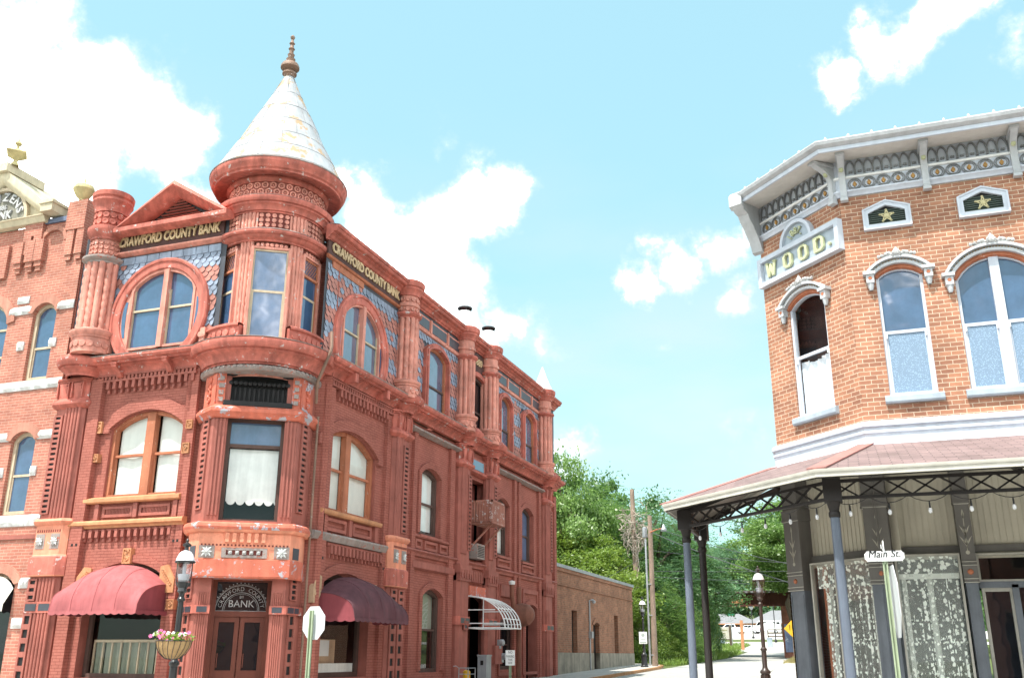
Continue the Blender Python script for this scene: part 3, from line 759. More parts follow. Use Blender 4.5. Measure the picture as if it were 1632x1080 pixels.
def reed_column(par, fr, u, d, zb, zt, r, rope=True, nre=12, m='coral', caps=None, name='column', label=None):
    """engaged column of bundled reeds, every other one twisted like rope"""
    b = MB(fr)
    b.lathe(u, d, [(r * .86, zb), (r * .86, zt)], n=24)
    rr = PI * r / nre * .93
    for i in range(nre):
        a = 2 * PI * i / nre; cu, cdd = u + (r - rr * .5) * math.cos(a), d + (r - rr * .5) * math.sin(a)
        if rope and i % 2:
            H = zt - zb; nz = int(H / .03); tw = 2 * PI / .44; base = len(b.v); ns = 10
            for q in range(nz + 1):
                z = zb + H * q / nz
                for j in range(ns):
                    t = 2 * PI * j / ns
                    q_ = rr * (1.04 - .26 * (1 - abs(math.cos(t - tw * z))))
                    b.v.append(fr.p(cu + q_ * math.cos(t), cdd + q_ * math.sin(t), z))
            for q in range(nz):
                for j in range(ns):
                    k = (j + 1) % ns
                    b.f.append([base + q * ns + j, base + q * ns + k, base + (q + 1) * ns + k, base + (q + 1) * ns + j]); b.uv.append([(0, 0)] * 4); b.mi.append(0)
        else:
            b.lathe(cu, cdd, [(rr, zb), (rr, zt)], n=8)
    c = b.build(name, m, par, smooth=60)
    if label: c['label'] = label
    for i, (nm, prof, mm, ring) in enumerate(caps or ()):
        k = MB(fr); k.lathe(u, d, prof, n=28)
        if ring:
            zc, rk, rad, cnt = ring
            for j in range(cnt):
                a = 2 * PI * (j + .5) / cnt
                f2 = Frame(fr.p(u, d, 0), fr.U * math.sin(a) * -1 + fr.N * math.cos(a), fr.U * math.cos(a) + fr.N * math.sin(a), fr.k)
                for zz in zc: k2 = k.fr; k.fr = f2; k.disc(0, zz, rad - .02, rk, .05, 10); k.fr = k2
        k.build(nm, mm, c)
    return c
def shingles(mb, u0, u1, z0, z1, skip, d=.0, w=.205, h=.135, bands=3, off=0):
    """fish-scale slates in bands of blue-grey and pink; material 0 blue, 1 pink"""
    rows = int((z1 - z0) / h) + 1
    for r in range(rows):
        z = z1 - (r + 1) * h
        if z < z0 - h * .8: break
        sh = (r % 2) * w / 2
        c = int((u1 - u0) / w) + 2
        band_i = ((r + off) // bands) % 2
        for i in range(c):
            a = u0 - w / 2 + i * w + sh; b_ = a + w
            uc = (a + b_) / 2
            if uc < u0 - .02 or uc > u1 + .02 or skip(uc, z + h * .7): continue
            jt = random.uniform(-.006, .006); ti = .022 + random.uniform(-.006, .01)
            a2, b2 = max(a + .011, u0), min(b_ - .011, u1)
            zt = z + h * 1.55; zm = z + h * .42
            mi = band_i if random.random() > .04 else 1 - band_i
            P = [(a2, d + ti, zm + jt), (a2 + (b2 - a2) * .22, d + ti + .004, z + h * .1 + jt), (a2 + (b2 - a2) * .5, d + ti + .006, z - .008 + jt), (a2 + (b2 - a2) * .78, d + ti + .004, z + h * .1 + jt), (b2, d + ti, zm + jt)]
            T = [(b2, d + .004, zt), (a2, d + .004, zt)]
            mb.face(P + T, mi)
            # lower edge
            for p, q in zip(P[:-1], P[1:]):
                mb.face([p, q, (q[0], d, q[2]), (p[0], d, p[2])], 2)

# ================================================================ frames of the place
FR = Frame((0, 18.6, 0), (1, 0), (0, -1))            # Main Street front of the bank, u = X
SD = Frame((-12.5, 0, 0), (0, 1), (1, 0))            # side street front of the bank, u = Y
CH = Frame((-13.74, 19.4, 0), (.8387, .5446), (.5446, -.8387))   # corner bay
F3 = nearer(FR, .985); S3 = nearer(SD, .988)

# ---------------------------------------------------------------- ground
GP = [(-300, 0), (8, 0), (18, .15), (38, .67), (50, .93), (62, 1.1), (85, 1.45), (120, 2.6), (200, 6), (240, 7.2), (300, 10), (420, 22), (900, 50)]
def gz(y):
    for (a, za), (b, zb) in zip(GP[:-1], GP[1:]):
        if a <= y <= b:
            return za + (zb - za) * (y - a) / (b - a)
    return GP[-1][1]
YS = [-300, -60, -20, 0, 8, 14, 18, 24, 30, 38, 44, 50, 56, 62, 70, 78, 85, 95, 105, 120, 140, 160, 180, 200, 220, 240, 270, 300, 420, 900]
def sheet(name, x0f, x1f, ys, dz, m, kind='structure', nx=1):
    b = MB()
    for a, c in zip(ys[:-1], ys[1:]):
        for i in range(nx):
            xa0 = x0f(a) + (x1f(a) - x0f(a)) * i / nx; xa1 = x0f(a) + (x1f(a) - x0f(a)) * (i + 1) / nx
            xc0 = x0f(c) + (x1f(c) - x0f(c)) * i / nx; xc1 = x0f(c) + (x1f(c) - x0f(c)) * (i + 1) / nx
            b.face([(xa0, a, gz(a) + dz), (xa1, a, gz(a) + dz), (xc1, c, gz(c) + dz), (xc0, c, gz(c) + dz)])
    o = b.build(name, m, smooth=0); tag(o, kind=kind); return o
def yr(a, b): return sorted({a, b} | {y for y in YS if a < y < b})
sheet('ground', lambda y: -900, lambda y: 900, YS, -.03, 'earth')
def slab(name, poly_rows, m, h=.12):
    """raised pavement following the slope: rows (y, x0, x1)"""
    b = MB()
    for (ya, a0, a1), (yb, b0, b1) in zip(poly_rows[:-1], poly_rows[1:]):
        za, zb = gz(ya), gz(yb)
        b.face([(a0, ya, za + h), (a1, ya, za + h), (b1, yb, zb + h), (b0, yb, zb + h)])
        b.face([(a1, ya, za - .1), (a1, ya, za + h), (b1, yb, zb + h), (b1, yb, zb - .1)])
        b.face([(a0, ya, za - .1), (a0, ya, za + h), (b0, yb, zb + h), (b0, yb, zb - .1)])
    for (y, a, c) in (poly_rows[0], poly_rows[-1]):
        b.face([(a, y, gz(y) - .1), (c, y, gz(y) - .1), (c, y, gz(y) + h), (a, y, gz(y) + h)])
    o = b.build(name, m, smooth=0); tag(o, kind='structure'); return o
sheet('main_street', lambda y: -70, lambda y: 70, yr(-9, 14.2), .0, 'asphalt', nx=8)
sheet('side_street', lambda y: -10.3 - max(0, (y - 50)) * .03, lambda y: -3.9 - max(0, y - 30) * .045, yr(14.2, 100), .004, 'asphalt', nx=2)
sheet('cross_road', lambda y: -90, lambda y: 60, yr(128, 138), .02, 'concrete')
sheet('parking_lot', lambda y: -80, lambda y: 40, yr(150, 205), .02, 'concrete')
sheet('entry_road', lambda y: -13 - (y - 98) * .05, lambda y: -6, yr(100, 128), .012, 'concrete')
slab('pavement', [(14.2, -60, -10.4), (18, -60, -10.3), (18.6, -12.4, -10.3)] + [(y, -12.6, -10.3) for y in (24, 30, 38, 44, 48)] + [(50.5, -14, -10.35), (54, -14, -10.9), (57, -14, -12.3)], 'concrete')
slab('pavement_east', [(14.2, -3.6, 50), (18, -3.6, 50), (24, -3.7, 4)] + [(y, -3.7 - max(0, y - 30) * .045, -1.2) for y in (30, 38, 44, 50, 56, 63)], 'concrete')
kb = MB()
for (a, b_) in zip(range(24, 50, 2), range(26, 52, 2)):
    xa = -10.3
    kb.prism_z([(xa + .002, a), (xa + .03, a), (xa + .03, b_), (xa + .002, b_)], 0, .001)
    for i in range(-8, 0): kb.v[i] = Vector((kb.v[i].x, kb.v[i].y, 0))
kb = MB()
rows = [(y, -10.3) for y in (24, 30, 38, 44, 48)] + [(50.5, -10.35), (54, -10.9), (57, -12.3)]
for (ya, xa), (yb, xb) in zip(rows[:-1], rows[1:]):
    kb.face([(xa - .16, ya, gz(ya) + .126), (xa + .004, ya, gz(ya) + .126), (xb + .004, yb, gz(yb) + .126), (xb - .16, yb, gz(yb) + .126)])
    kb.face([(xa + .006, ya, gz(ya) + .01), (xa + .006, ya, gz(ya) + .126), (xb + .006, yb, gz(yb) + .126), (xb + .006, yb, gz(yb) + .01)])
tag(kb.build('kerb_paint', 'kerbyellow', smooth=0), kind='structure')

# ================================================================ the red corner bank
bank = thing('bank_building', (-13.7, 19.4, 0), 'red painted Victorian corner bank with round turret, white cone roof and gold lettered sign', 'building')
# ---- main walls
w = MB(FR)
FO = [(-17.62, -15.22, 1.05, 3.2, .42, 's'), (-17.5, -15.3, 5.2, 6.93, .4, 's')]
wall(w, -19.3, -14.98, 0, 8.5, FO, rmi=1, thick=.34)
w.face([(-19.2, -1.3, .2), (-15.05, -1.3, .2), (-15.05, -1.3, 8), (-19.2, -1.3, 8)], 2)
w.box(-19.3, -18.2, .0, .06, 0, 8.3)            # corner strip behind the pilaster
w.box(-18.2, -17.84, .0, .16, 0, 8.25)
w.box(-15.12, -14.93, .0, .09, 0, 8.3)
w.box(-19.3, -19.29, -6, 0, 0, 12.1)            # party side
wallF = w.build('front_wall', ['brick_red', 'red', 'dark'], bank, smooth=0, recalc=False)
w = MB(SD)
SO = [(20.55, 23.3, 1.05, 3.1, .42, 's'), (20.48, 23.28, 5.0, 6.72, .44, 's'), (26.18, 27.6, 5.02, 6.85, .22, 's'), (26.5, 27.95, 1.1, 3.25, .22, 's'),
      (29.75, 31.6, 4.62, 7.35, 0, 's'), (30.0, 31.9, .3, 3.3, .2, 's'), (32.6, 33.9, 5.02, 6.9, .2, 's'), (35.35, 36.7, 5.02, 6.9, .22, 's'),
      (33.0, 34.5, 1.1, 2.7, .15, 's'), (35.8, 37.15, .5, 3.3, .14, 's')]
wall(w, 20.3, 39.6, 0, 8.3, SO, rmi=1, thick=.34)
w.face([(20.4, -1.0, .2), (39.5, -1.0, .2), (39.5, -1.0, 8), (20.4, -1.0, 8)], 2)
w.box(20.3, 20.75, 0, .10, 0, 8.1)
w.box(23.72, 24.0, 0, .10, 0, 8.1)
for a, b_ in ((25.5, 25.75), (28.25, 28.6), (34.35, 34.6), (34.85, 35.1), (37.3, 37.6)): w.box(a, b_, 0, .10, 0, 8.0)
w.box(39.3, 39.6, 0, .12, 0, 8.1)
w.box(39.59, 39.6, -8, 0, 0, 12.0)
wallS = w.build('side_wall', ['brick_red', 'red', 'dark'], bank, smooth=0, recalc=False)
# roof deck and the diagonal core behind the corner bay
w = MB()
w.prism_z([(-19.25, 18.7), (-15, 18.7), (-12.6, 20.3), (-12.6, 39.5), (-19.25, 39.5)], 11.6, 11.7, 0)
w.build('roof_deck', 'slatedark', bank, smooth=0)
w = MB(CH); w.face([(-1.75, -.06, 0), (1.75, -.06, 0), (1.75, -.06, 12), (-1.75, -.06, 12)]); w.build('corner_wall', 'brick_red', bank, smooth=0)

# ---- front: second-floor window, hood, sill, band, brackets
window(bank, FR, -17.5, -15.3, 5.2, 6.93, .4, 's', d=-.2, fw=.09, ft=.12, fm='frame', mull=[(-16.47, -16.22)], rails=[6.26], glass='glassblind', blind=(5.2, 9, .05))
def hood(fr, ua, ub, za, zb, rise, w_, d, m='brick_red', legs=.3, extra=None):
    b = MB(fr)
    A = outline(ua, ub, zb - legs, zb, rise, 's', 12, -w_); B = outline(ua, ub, zb - legs, zb, rise, 's', 12, -.02)
    A[0] = (A[0][0], zb - legs); A[-1] = (A[-1][0], zb - legs); B[0] = (B[0][0], zb - legs); B[-1] = (B[-1][0], zb - legs)
    b.band(A, B, 0, d, closed=False)
    return b.build('window_arch', m, bank)
hood(FR, -17.5, -15.3, 5.2, 6.93, .4, .33, .07, legs=.1)
hood(FR, -17.62, -15.22, 1.05, 3.2, .42, .2, .07, legs=.0)
hood(SD, 20.48, 23.28, 5, 6.72, .44, .30, .07, legs=.15)
hood(SD, 20.55, 23.3, 1.05, 3.1, .42, .26, .07, legs=.05)
for a in ((26.18, 27.6, 5.02, 6.85, .22), (26.5, 27.95, 1.1, 3.25, .22), (32.6, 33.9, 5.02, 6.9, .2), (35.35, 36.7, 5.02, 6.9, .22), (35.8, 37.15, .5, 3.3, .14)):
    hood(SD, *a, .2, .06, legs=a[3] - a[2] - .05)
def carved(fr, u, z, w_, h, d=.115, m='tan', n=1):
    """square terracotta block with a raised scroll"""
    b = MB(fr)
    b.box(u - w_ / 2, u + w_ / 2, 0, d, z - h / 2, z + h / 2)
    b.band([(u - w_ / 2, z - h / 2), (u - w_ / 2, z + h / 2), (u + w_ / 2, z + h / 2), (u + w_ / 2, z - h / 2)],
           [(u - w_ * .4, z - h * .4), (u - w_ * .4, z + h * .4), (u + w_ * .4, z + h * .4), (u + w_ * .4, z - h * .4)], d, d + .02)
    nn = max(1, int(round(h / w_)))
    for i in range(nn):
        zc = z - h / 2 + h * (i + .5) / nn; r = min(w_, h / nn) * .30
        P = []
        for q in range(15):
            a = q * .55; P.append((u + r * (1 - q / 17) * math.cos(a), d + .015, zc + r * (1 - q / 17) * math.sin(a)))
        b.tube(P, .014, n=5)
        for sx_ in (-1, 1):
            for sz in (-1, 1): b.knob(u + sx_ * w_ * .29, zc + sz * h / nn * .33, d, [(.02, 0), (.001, .025)], n=6)
    return b.build('carved_block', m, bank)
for u, z, a, h in ((-17.82, 6.98, .2, .3), (-17.79, 6.2, .18, .2), (-15.05, 6.86, .18, .22), (-15.08, 6.28, .2, .26), (-16.42, 3.78, .24, .36), (-15.02, 2.66, .2, .22)):
    carved(FR, u, z, a, h)
def shoulder(fr, u0, u1, z0, z1, z2, m):
    b = MB(fr); b.prism_d([(u0, z0), (u0, z1), ((u0 + u1) / 2, z2), (u1, z2 - .04), (u1, z0 + (z1 - z0) * .62), ((u0 * .45 + u1 * .55), z0 + .12 if m == 'x' else z0)], 0, .125)
    for q in range(7):
        t = q / 6; x = u0 + (u1 - u0) * (.22 + .56 * t); zz = z0 + .10 + (z2 - z0 - .22) * (.25 + .7 * t) * (1 if u1 > u0 else 1)
        b.knob(x, min(zz, z2 - .08), .125, [(.05, 0), (.035, .02), (.015, .005), (.001, .02)], n=7)
    return b.build('carved_block', m, bank)
shoulder(FR, -17.86, -17.42, 3.02, 3.28, 3.55, 'tan')
shoulder(FR, -14.98, -15.40, 2.92, 3.24, 3.55, 'tan')
shoulder(SD, 20.26, 20.62, 2.75, 3.12, 3.42, 'tanpale')
shoulder(SD, 23.60, 23.24, 2.85, 3.12, 3.36, 'tanpale')
b = MB(FR)
b.prism_u([(0, 5.06), (.14, 5.06), (.17, 5.09), (.17, 5.17), (0, 5.23)], -17.93, -15.08)
b.build('window_sill', 'tan', bank)
b = MB(FR)
for a, c in ((-17.4, -16.5), (-16.3, -15.4)):
    b.box(a, c, 0, .012, 4.72, 4.98, 1)
    b.band([(a, 4.72), (a, 4.98), (c, 4.98), (c, 4.72)], [(a + .07, 4.79), (a + .07, 4.92), (c - .07, 4.92), (c - .07, 4.79)], 0, .05)
    dentils(b, a + .1, c - .1, 4.79, 4.92, .045, .022, 0, .035, 0)
b.box(-17.6, -17.48, 0, .10, 4.66, 5.05); b.box(-15.28, -15.16, 0, .10, 4.66, 5.05); b.box(-16.46, -16.34, 0, .08, 4.7, 5.05)
b.build('apron_panel', ['red', 'darkred'], bank)  # deeper red back holds the sunken panels' shade
b = MB(FR); b.sweep([(-18.35, 0), (-14.9, 0)], [(0, 4.66), (.16, 4.64), (.19, 4.60), (.19, 4.54), (.12, 4.50), (.10, 4.46), (0, 4.46)])
b.build('string_course', 'tan', bank)
b = MB(FR); b.box(-18.15, -15.2, 0, .05, 4.40, 4.46); dentils(b, -18.1, -15.2, 4.24, 4.42, .19, .085, 0, .12); dentils(b, -18.1, -15.2, 4.15, 4.24, .19, .06, 0, .07)
b.build('bracket_course', 'red', bank)
b = MB(FR)
for x in (-18.08, -17.95, -15.09, -14.98): b.box(x - .03, x + .03, .16, .166, 4.05, 4.11)
b.build('vent_slot', 'black', bank)
# side versions
b = MB(SD)
b.prism_u([(0, 4.88), (.15, 4.88), (.18, 4.92), (.18, 4.98), (0, 5.04)], 20.35, 23.5)
b.build('window_sill', 'tan', bank)
b = MB(SD); b.sweep([(20.1, 0), (24.1, 0)], [(0, 4.45), (.15, 4.43), (.17, 4.38), (.12, 4.28), (.10, 4.24), (0, 4.24)])
b.build('string_course', 'weathered', bank)
b = MB(SD); b.box(20.9, 23.75, 0, .06, 4.14, 4.22); dentils(b, 20.9, 23.7, 3.95, 4.16, .19, .085, 0, .13); dentils(b, 20.9, 23.7, 3.85, 3.95, .19, .06, 0, .07)
for x in (20.6, 20.78, 20.96): pass
b.build('bracket_course', 'red', bank)
b = MB(SD)
for x in (20.42, 20.52, 20.62, 23.8, 23.9): b.box(x - .03, x + .03, .1, .106, 3.78, 3.84, 0)
b.build('vent_slot', 'black', bank)
b = MB(SD)
for (a, c, z0, z1) in ((20.7, 21.75, 4.5, 4.82), (22.1, 23.1, 4.5, 4.82), (25.85, 26.3, 4.58, 4.86), (26.5, 27.4, 4.58, 4.86), (27.6, 28.2, 4.58, 4.86), (32.65, 34.0, 4.6, 4.9), (35.3, 36.8, 4.6, 4.9)):
    b.band([(a, z0), (a, z1), (c, z1), (c, z0)], [(a + .08, z0 + .08), (a + .08, z1 - .08), (c - .08, z1 - .08), (c - .08, z0 + .08)], 0, .07)
b.box(21.85, 22.0, 0, .1, 4.46, 4.9); b.box(20.45, 20.6, 0, .1, 4.46, 4.88); b.box(23.25, 23.4, 0, .1, 4.46, 4.88)
b.sweep([(24.1, 0), (39.6, 0)], [(0, 4.56), (.13, 4.54), (.16, 4.49), (.08, 4.43), (.06, 4.36), (0, 4.36)])
b.sweep([(25.6, 0), (28.7, 0)], [(0, 4.2), (.115, 4.2), (.115, 4.02), (.05, 3.98), (0, 3.98)])
b.sweep([(25.75, 0), (28.25, 0)], [(0, 4.98), (.08, 4.98), (.095, 4.93), (.06, 4.90), (0, 4.90)])
for a, c in ((26.1, 27.7), (32.5, 34.0), (35.25, 36.8)): b.box(a, c, 0, .12, 4.93, 5.01)
b.box(33.0, 34.5, 0, .085, 3.6, 4.0); 
for a, c in ((32.9, 34.6), (35.5, 37.3)): b.band([(a, .9), (a, 4.0), (c, 4.0), (c, .9)], [(a + .12, 1.0), (a + .12, 3.85), (c - .12, 3.85), (c - .12, 1.0)], 0, .05)
b.build('brick_panelling', 'red', bank)
window(bank, SD, 20.48, 23.28, 5.0, 6.72, .44, 's', d=-.2, fw=.10, ft=.1, fm='frame', mull=[(21.72, 21.98)], rails=[6.1], glass='glassblind', blind=(5.12, 9, .03))
window(bank, SD, 26.18, 27.6, 5.02, 6.85, .22, 's', d=-.2, fw=.11, ft=.09, fm='darkframe', rails=[6.0], glass='glassblind', blind=(5.2, 9, .05), bm='curtain')
window(bank, SD, 26.5, 27.95, 1.1, 3.25, .22, 's', d=-.2, fw=.11, ft=.09, fm='darkframe', rails=[2.3], glass='glassblind', blind=(2.32, 9, .02), bm='blindgreen')
window(bank, SD, 32.6, 33.9, 5.02, 6.9, .2, 's', d=-.2, fw=.11, ft=.09, fm='darkframe', rails=[6.05], glass='glassblind', blind=(5.1, 9, .05), bm='curtain')
window(bank, SD, 35.35, 36.7, 5.02, 6.9, .22, 's', d=-.2, fw=.11, ft=.09, fm='darkframe', rails=[6.05], glass='glassdustsky')
window(bank, SD, 33.0, 34.5, 1.1, 2.7, .15, 's', d=-.2, fw=.12, ft=.09, fm='darkframe', rails=[1.95], glass='glassdark')
window(bank, SD, 20.55, 23.3, 1.05, 3.1, .42, 's', d=-.3, fw=.12, ft=.05, fm='darkframe', glass='glassblind', blind=(1.1, 1.38, .02), bm='curtain', label='shop window with a board leaning inside', back=.9)
bd = MB(SD); bd.box(21.3, 22.5, -.52, -.5, 1.0, 1.95); bd.box(21.75, 22.2, -.5, -.496, 1.55, 1.93, 1)
bd.build('notice_board', ['tanpale', 'white'], bank)
window(bank, FR, -17.62, -15.22, 1.05, 3.2, .42, 's', d=-.3, fw=.10, ft=.05, fm='darkframe', glass='glassblind', label='shop window with a low curtained rail', back=.8)
rl = MB(FR); rl.box(-17.5, -15.35, -.42, -.38, 1.84, 1.90)
for i in range(9): rl.box(-17.5 + i * .262, -17.46 + i * .262, -.42, -.38, 1.1, 1.86)
rl.build('curtain_rail', 'paleframe', bank)
ct = MB(FR); nn = 60
for i in range(nn):
    a = -17.48 + 2.12 * i / nn; c = a + 2.12 / nn; f = lambda x: -.48 + .03 * math.sin(x * 38) + .015 * math.sin(x * 91)
    if i % 7 == 6: continue
    ct.face([(a, f(a), 1.1), (c, f(c), 1.1), (c, f(c), 1.84), (a, f(a), 1.84)])
ct.build('half_curtain', 'blindgreen', bank)
for (a, c, z0, z1, nm) in ((29.95, 31.9, .3, 3.5, 'entrance'), (35.8, 37.15, .5, 3.4, 'side_door')):
    b = MB(SD); b.box(a, c, -.8, -.7, z0, z1)
    b.box(a + .08, a + .2, -.7, -.62, z0, z1, 1); b.box(c - .2, c - .08, -.7, -.62, z0, z1, 1); b.box(a, c, -.7, -.60, z1 - 1.0, z1 - .9, 1)
    b.build(nm, ['dark', 'doorwood'], bank)
# ---- cornice between second and third floors
PL = [(-19.45, -.6), (-19.45, .0), (-14.9, 0)]
cor = [(0, 8.34), (.14, 8.34), (.14, 8.38), (.17, 8.43), (.24, 8.48), (.33, 8.50), (.33, 8.54), (.42, 8.54), (.42, 8.58), (.50, 8.60), (.54, 8.65), (.54, 8.70), (.51, 8.70), (.51, 8.73), (.10, 8.90), (0, 8.90)]
b = MB(FR); b.sweep([(-18.95, .02), (-14.7, .02)], cor)
fl_ = MB(FR); fl_.sweep([(-18.95, .02), (-14.7, .02)], [(.512, 8.732), (.545, 8.702), (.555, 8.725), (.10, 8.905)]); fl_.build('cornice_flashing', 'weathered', bank)
b.lathe(-18.5, .12, [(.42, 8.3), (.46, 8.3), (.46, 8.35), (.52, 8.43), (.60, 8.48), (.60, 8.53), (.66, 8.53), (.70, 8.60), (.72, 8.66), (.72, 8.70), (.68, 8.70), (.68, 8.74), (.5, 8.88), (.3, 8.9)], n=30)
for x in (-17.3, -15.75):
    b.prism_u([(.1, 8.22), (.22, 8.24), (.30, 8.36), (.46, 8.44), (.46, 8.56), (.1, 8.56)], x - .07, x + .07); b.box(x - .09, x + .09, .1, .48, 8.50, 8.56)
b.build('cornice', 'orange', bank)
b = MB(FR); b.box(-18.2, -15, 0, .16, 8.29, 8.335); dentils(b, -18.2, -15, 8.20, 8.29, .12, .07, 0, .14); b.box(-18.2, -15, 0, .15, 8.15, 8.195)
dentils(b, -18.0, -15, 7.96, 8.15, .2, .09, 0, .14); dentils(b, -18.0, -15, 7.86, 7.96, .2, .06, 0, .08)
b.build('dentil_course', 'red', bank)
b = MB(SD)
S2 = [(20.0, .02), (39.6, .02)]
b.sweep(S2, cor)
fl_ = MB(SD); fl_.sweep(S2, [(.512, 8.732), (.545, 8.702), (.555, 8.725), (.10, 8.905)]); fl_.build('cornice_flashing', 'weathered', bank)
for uc in (24.5, 29.3, 31.62, 38.15): b.lathe(uc, .10, [(.3, 8.28), (.36, 8.28), (.36, 8.33), (.42, 8.42), (.50, 8.48), (.54, 8.48), (.54, 8.53), (.60, 8.53), (.65, 8.60), (.67, 8.66), (.67, 8.70), (.63, 8.70), (.63, 8.74), (.5, 8.88), (.3, 8.9)], n=28)
for x in (21.1, 22.9): b.box(x - .08, x + .08, .1, .5, 8.32, 8.56)
b.build('cornice', 'orange', bank)
b = MB(SD); b.box(20.4, 24, 0, .16, 8.27, 8.31, 0); dentils(b, 20.5, 24, 8.18, 8.27, .12, .07, 0, .14); b.box(20.5, 24, 0, .15, 8.13, 8.175)
dentils(b, 20.9, 23.7, 7.94, 8.13, .2, .09, 0, .14); dentils(b, 20.9, 23.7, 7.84, 7.94, .2, .06, 0, .08)
b.build('dentil_course', 'red', bank)
b = MB(SD); b.sweep([(25.2, 0), (29, 0)], [(0, 8.12), (.2, 8.12), (.22, 8.06), (.12, 8.0), (0, 8.0)]); b.cut('lead_moulding', 'weathered', bank); b.sweep([(32.1, 0), (38, 0)], [(0, 8.12), (.2, 8.12), (.22, 8.06), (.12, 8.0), (0, 8.0)])
b.build('lead_moulding', 'weathered', bank)

# ---- storey-high pilasters of the two lower floors
def pilaster(fr, u0, u1, d, items_up, items_lo, label=None, block=True, z0=0, capm='orange', ztop=7.55, blk='peelc', zlo=3.3):
    b = MB(fr); um = (u0 + u1) / 2
    e = .10
    plan = [(u0, 0), (u0, d * .55), (u0 + e, d), (u1 - e, d), (u1, d * .55), (u1, 0)]
    b.prism_z(plan, z0, 8.3)
    for kind, a, c, *r in items_up:
        if kind == 's': strip(b, fr, a, c, 4.85, ztop - .2, .135, .065, d=d, bmi=1)
        else: flutes(b, fr, a, c, 4.72, ztop, r[0], d=d)
    for kind, a, c, *r in items_lo:
        if kind == 's':
            strip(b, fr, a, c, 2.78, zlo, .16, .085, d=d, bmi=1)
            strip(b, fr, a, c, .3, 2.5, .30, .19, d=d, bmi=1)
        else:
            flutes(b, fr, a, c, .2, zlo, r[0], d=d)
    p = b.build('pilaster', ['red', 'black'], bank)
    if label: p['label'] = label
    P = [(u0 - .02, 0), (u0 - .02, d * .6), (u0 + e - .02, d), (u1 - e + .02, d), (u1 + .02, d * .6), (u1 + .02, 0)]
    c = MB(fr)          # scaled capital
    c.sweep(P, [(0, 7.52), (.08, 7.56), (.14, 7.62), (.14, 7.68), (.06, 7.74), (.04, 7.78), (.02, 7.80), (.02, 8.20), (.05, 8.21), (.05, 8.25), (.09, 8.26), (.09, 8.31), (0, 8.33)])
    nn = 2 if u1 - u0 > .8 else 1
    for i in range(nn):
        cu = u0 + (u1 - u0) * (i + .5) / nn
        for k in range(5):
            zc = 8.18 - k * .078
            c.lathe(cu, 0, [(.13 if nn == 2 else .15, d + .02), (.13 if nn == 2 else .15, d + .07 - k * .012), (.04, d + .085 - k * .012), (.001, d + .08 - k * .012)], n=10, a0=PI, a1=2 * PI, axis='d', cz=zc)
        c.box(cu - .19, cu - .155, d, d + .08, 7.80, 8.2)
        c.box(cu + .155, cu + .19, d, d + .08, 7.80, 8.2)
    c.build('capital', capm, p)
    if block:
        c = MB(fr)
        P2 = [(x, y * 1.0) for x, y in P]
        c.sweep(P2, [(0, 4.74), (.10, 4.72), (.13, 4.66), (.10, 4.60), (.04, 4.56), (.04, 3.86), (.06, 3.84), (.10, 3.80), (.10, 3.36), (0, 3.34)])
        c.build('pilaster_block', 'peelc' if blk is None else blk, p)
        c = MB(fr)
        c.sweep(P2, [(.06, 3.84), (.104, 3.80), (.104, 3.38), (.0, 3.34)]); c.build('block_base', 'orange', p)
        for i in range(2):
            cu = u0 + (u1 - u0) * (i + .5) / 2
            c = MB(fr); q = min(.14, (u1 - u0) * .17)
            c.box(cu - q, cu + q, d + .04, d + .05, 4.0, 4.0 + 2.6 * q, 1)
            flower(c, cu, 4.0 + 1.3 * q, d + .05, q * .95)
            c.build('flower_panel', ['dirtywhite', 'weathered'], p)
        c = MB(fr); dentils(c, u0 + .08, u1 - .08, 4.40, 4.46, .07, .035, d + .036, d + .05); c.build('dentil_row', 'darkred', p)
    c = MB(fr)          # belt with dark panels
    c.sweep(P, [(0, 2.76), (.05, 2.76), (.05, 2.50), (0, 2.50)])
    k = MB(fr)
    for i in range(2):
        a = u0 + .05 + (u1 - u0 - .1) * i / 2; k.box(a + .04, a + (u1 - u0 - .1) / 2 - .04, d + .045, d + .058, 2.55, 2.71)
    bb = c.build('belt', 'orange', p); k.build('belt_panel', 'blackpanel', p)
    return p
def flower(mb, u, z, d, r):
    for i in range(8):
        a = PI / 4 * i + (PI / 8 if False else 0); l = r if i % 2 else r * .82
        w_ = r * .24
        cx, cz_ = u + l * .55 * math.cos(a), z + l * .55 * math.sin(a)
        px, pz = -math.sin(a), math.cos(a)
        pts = [(u + .1 * r * math.cos(a), z + .1 * r * math.sin(a)), (cx + px * w_, cz_ + pz * w_), (u + l * math.cos(a), z + l * math.sin(a)), (cx - px * w_, cz_ - pz * w_)]
        mb.face([(pts[0][0], d + .05, pts[0][1]), (pts[1][0], d + .012, pts[1][1]), (pts[2][0], d + .045, pts[2][1])])
        mb.face([(pts[0][0], d + .05, pts[0][1]), (pts[2][0], d + .045, pts[2][1]), (pts[3][0], d + .012, pts[3][1])])
    mb.knob(u, z, d, [(r * .22, .0), (r * .2, .05), (.001, .075)], n=8)
pilaster(FR, -19.22, -18.3, .22, [('s', -19.17, -18.9), ('f', -18.87, -18.35, 5)], [('s', -19.17, -18.9), ('f', -18.87, -18.35, 5)])
pilaster(SD, 23.98, 24.95, .22, [('f', 24.05, 24.45, 4), ('s', 24.5, 24.85)], [('s', 24.05, 24.4), ('s', 24.5, 24.85)])
pilaster(SD, 28.85, 29.75, .2, [('f', 28.92, 29.4, 5), ('s', 29.45, 29.72)], [], block=False)
pilaster(SD, 31.35, 32.25, .2, [('s', 31.85, 32.15), ('f', 31.4, 31.8, 3)], [], block=False)
pilaster(SD, 37.75, 38.75, .2, [('f', 37.8, 38.35, 5), ('s', 38.4, 38.7)], [('f', 37.8, 38.2, 3)], block=False)
b = MB(SD)          # bracketed heads of the plain ground-floor pilasters
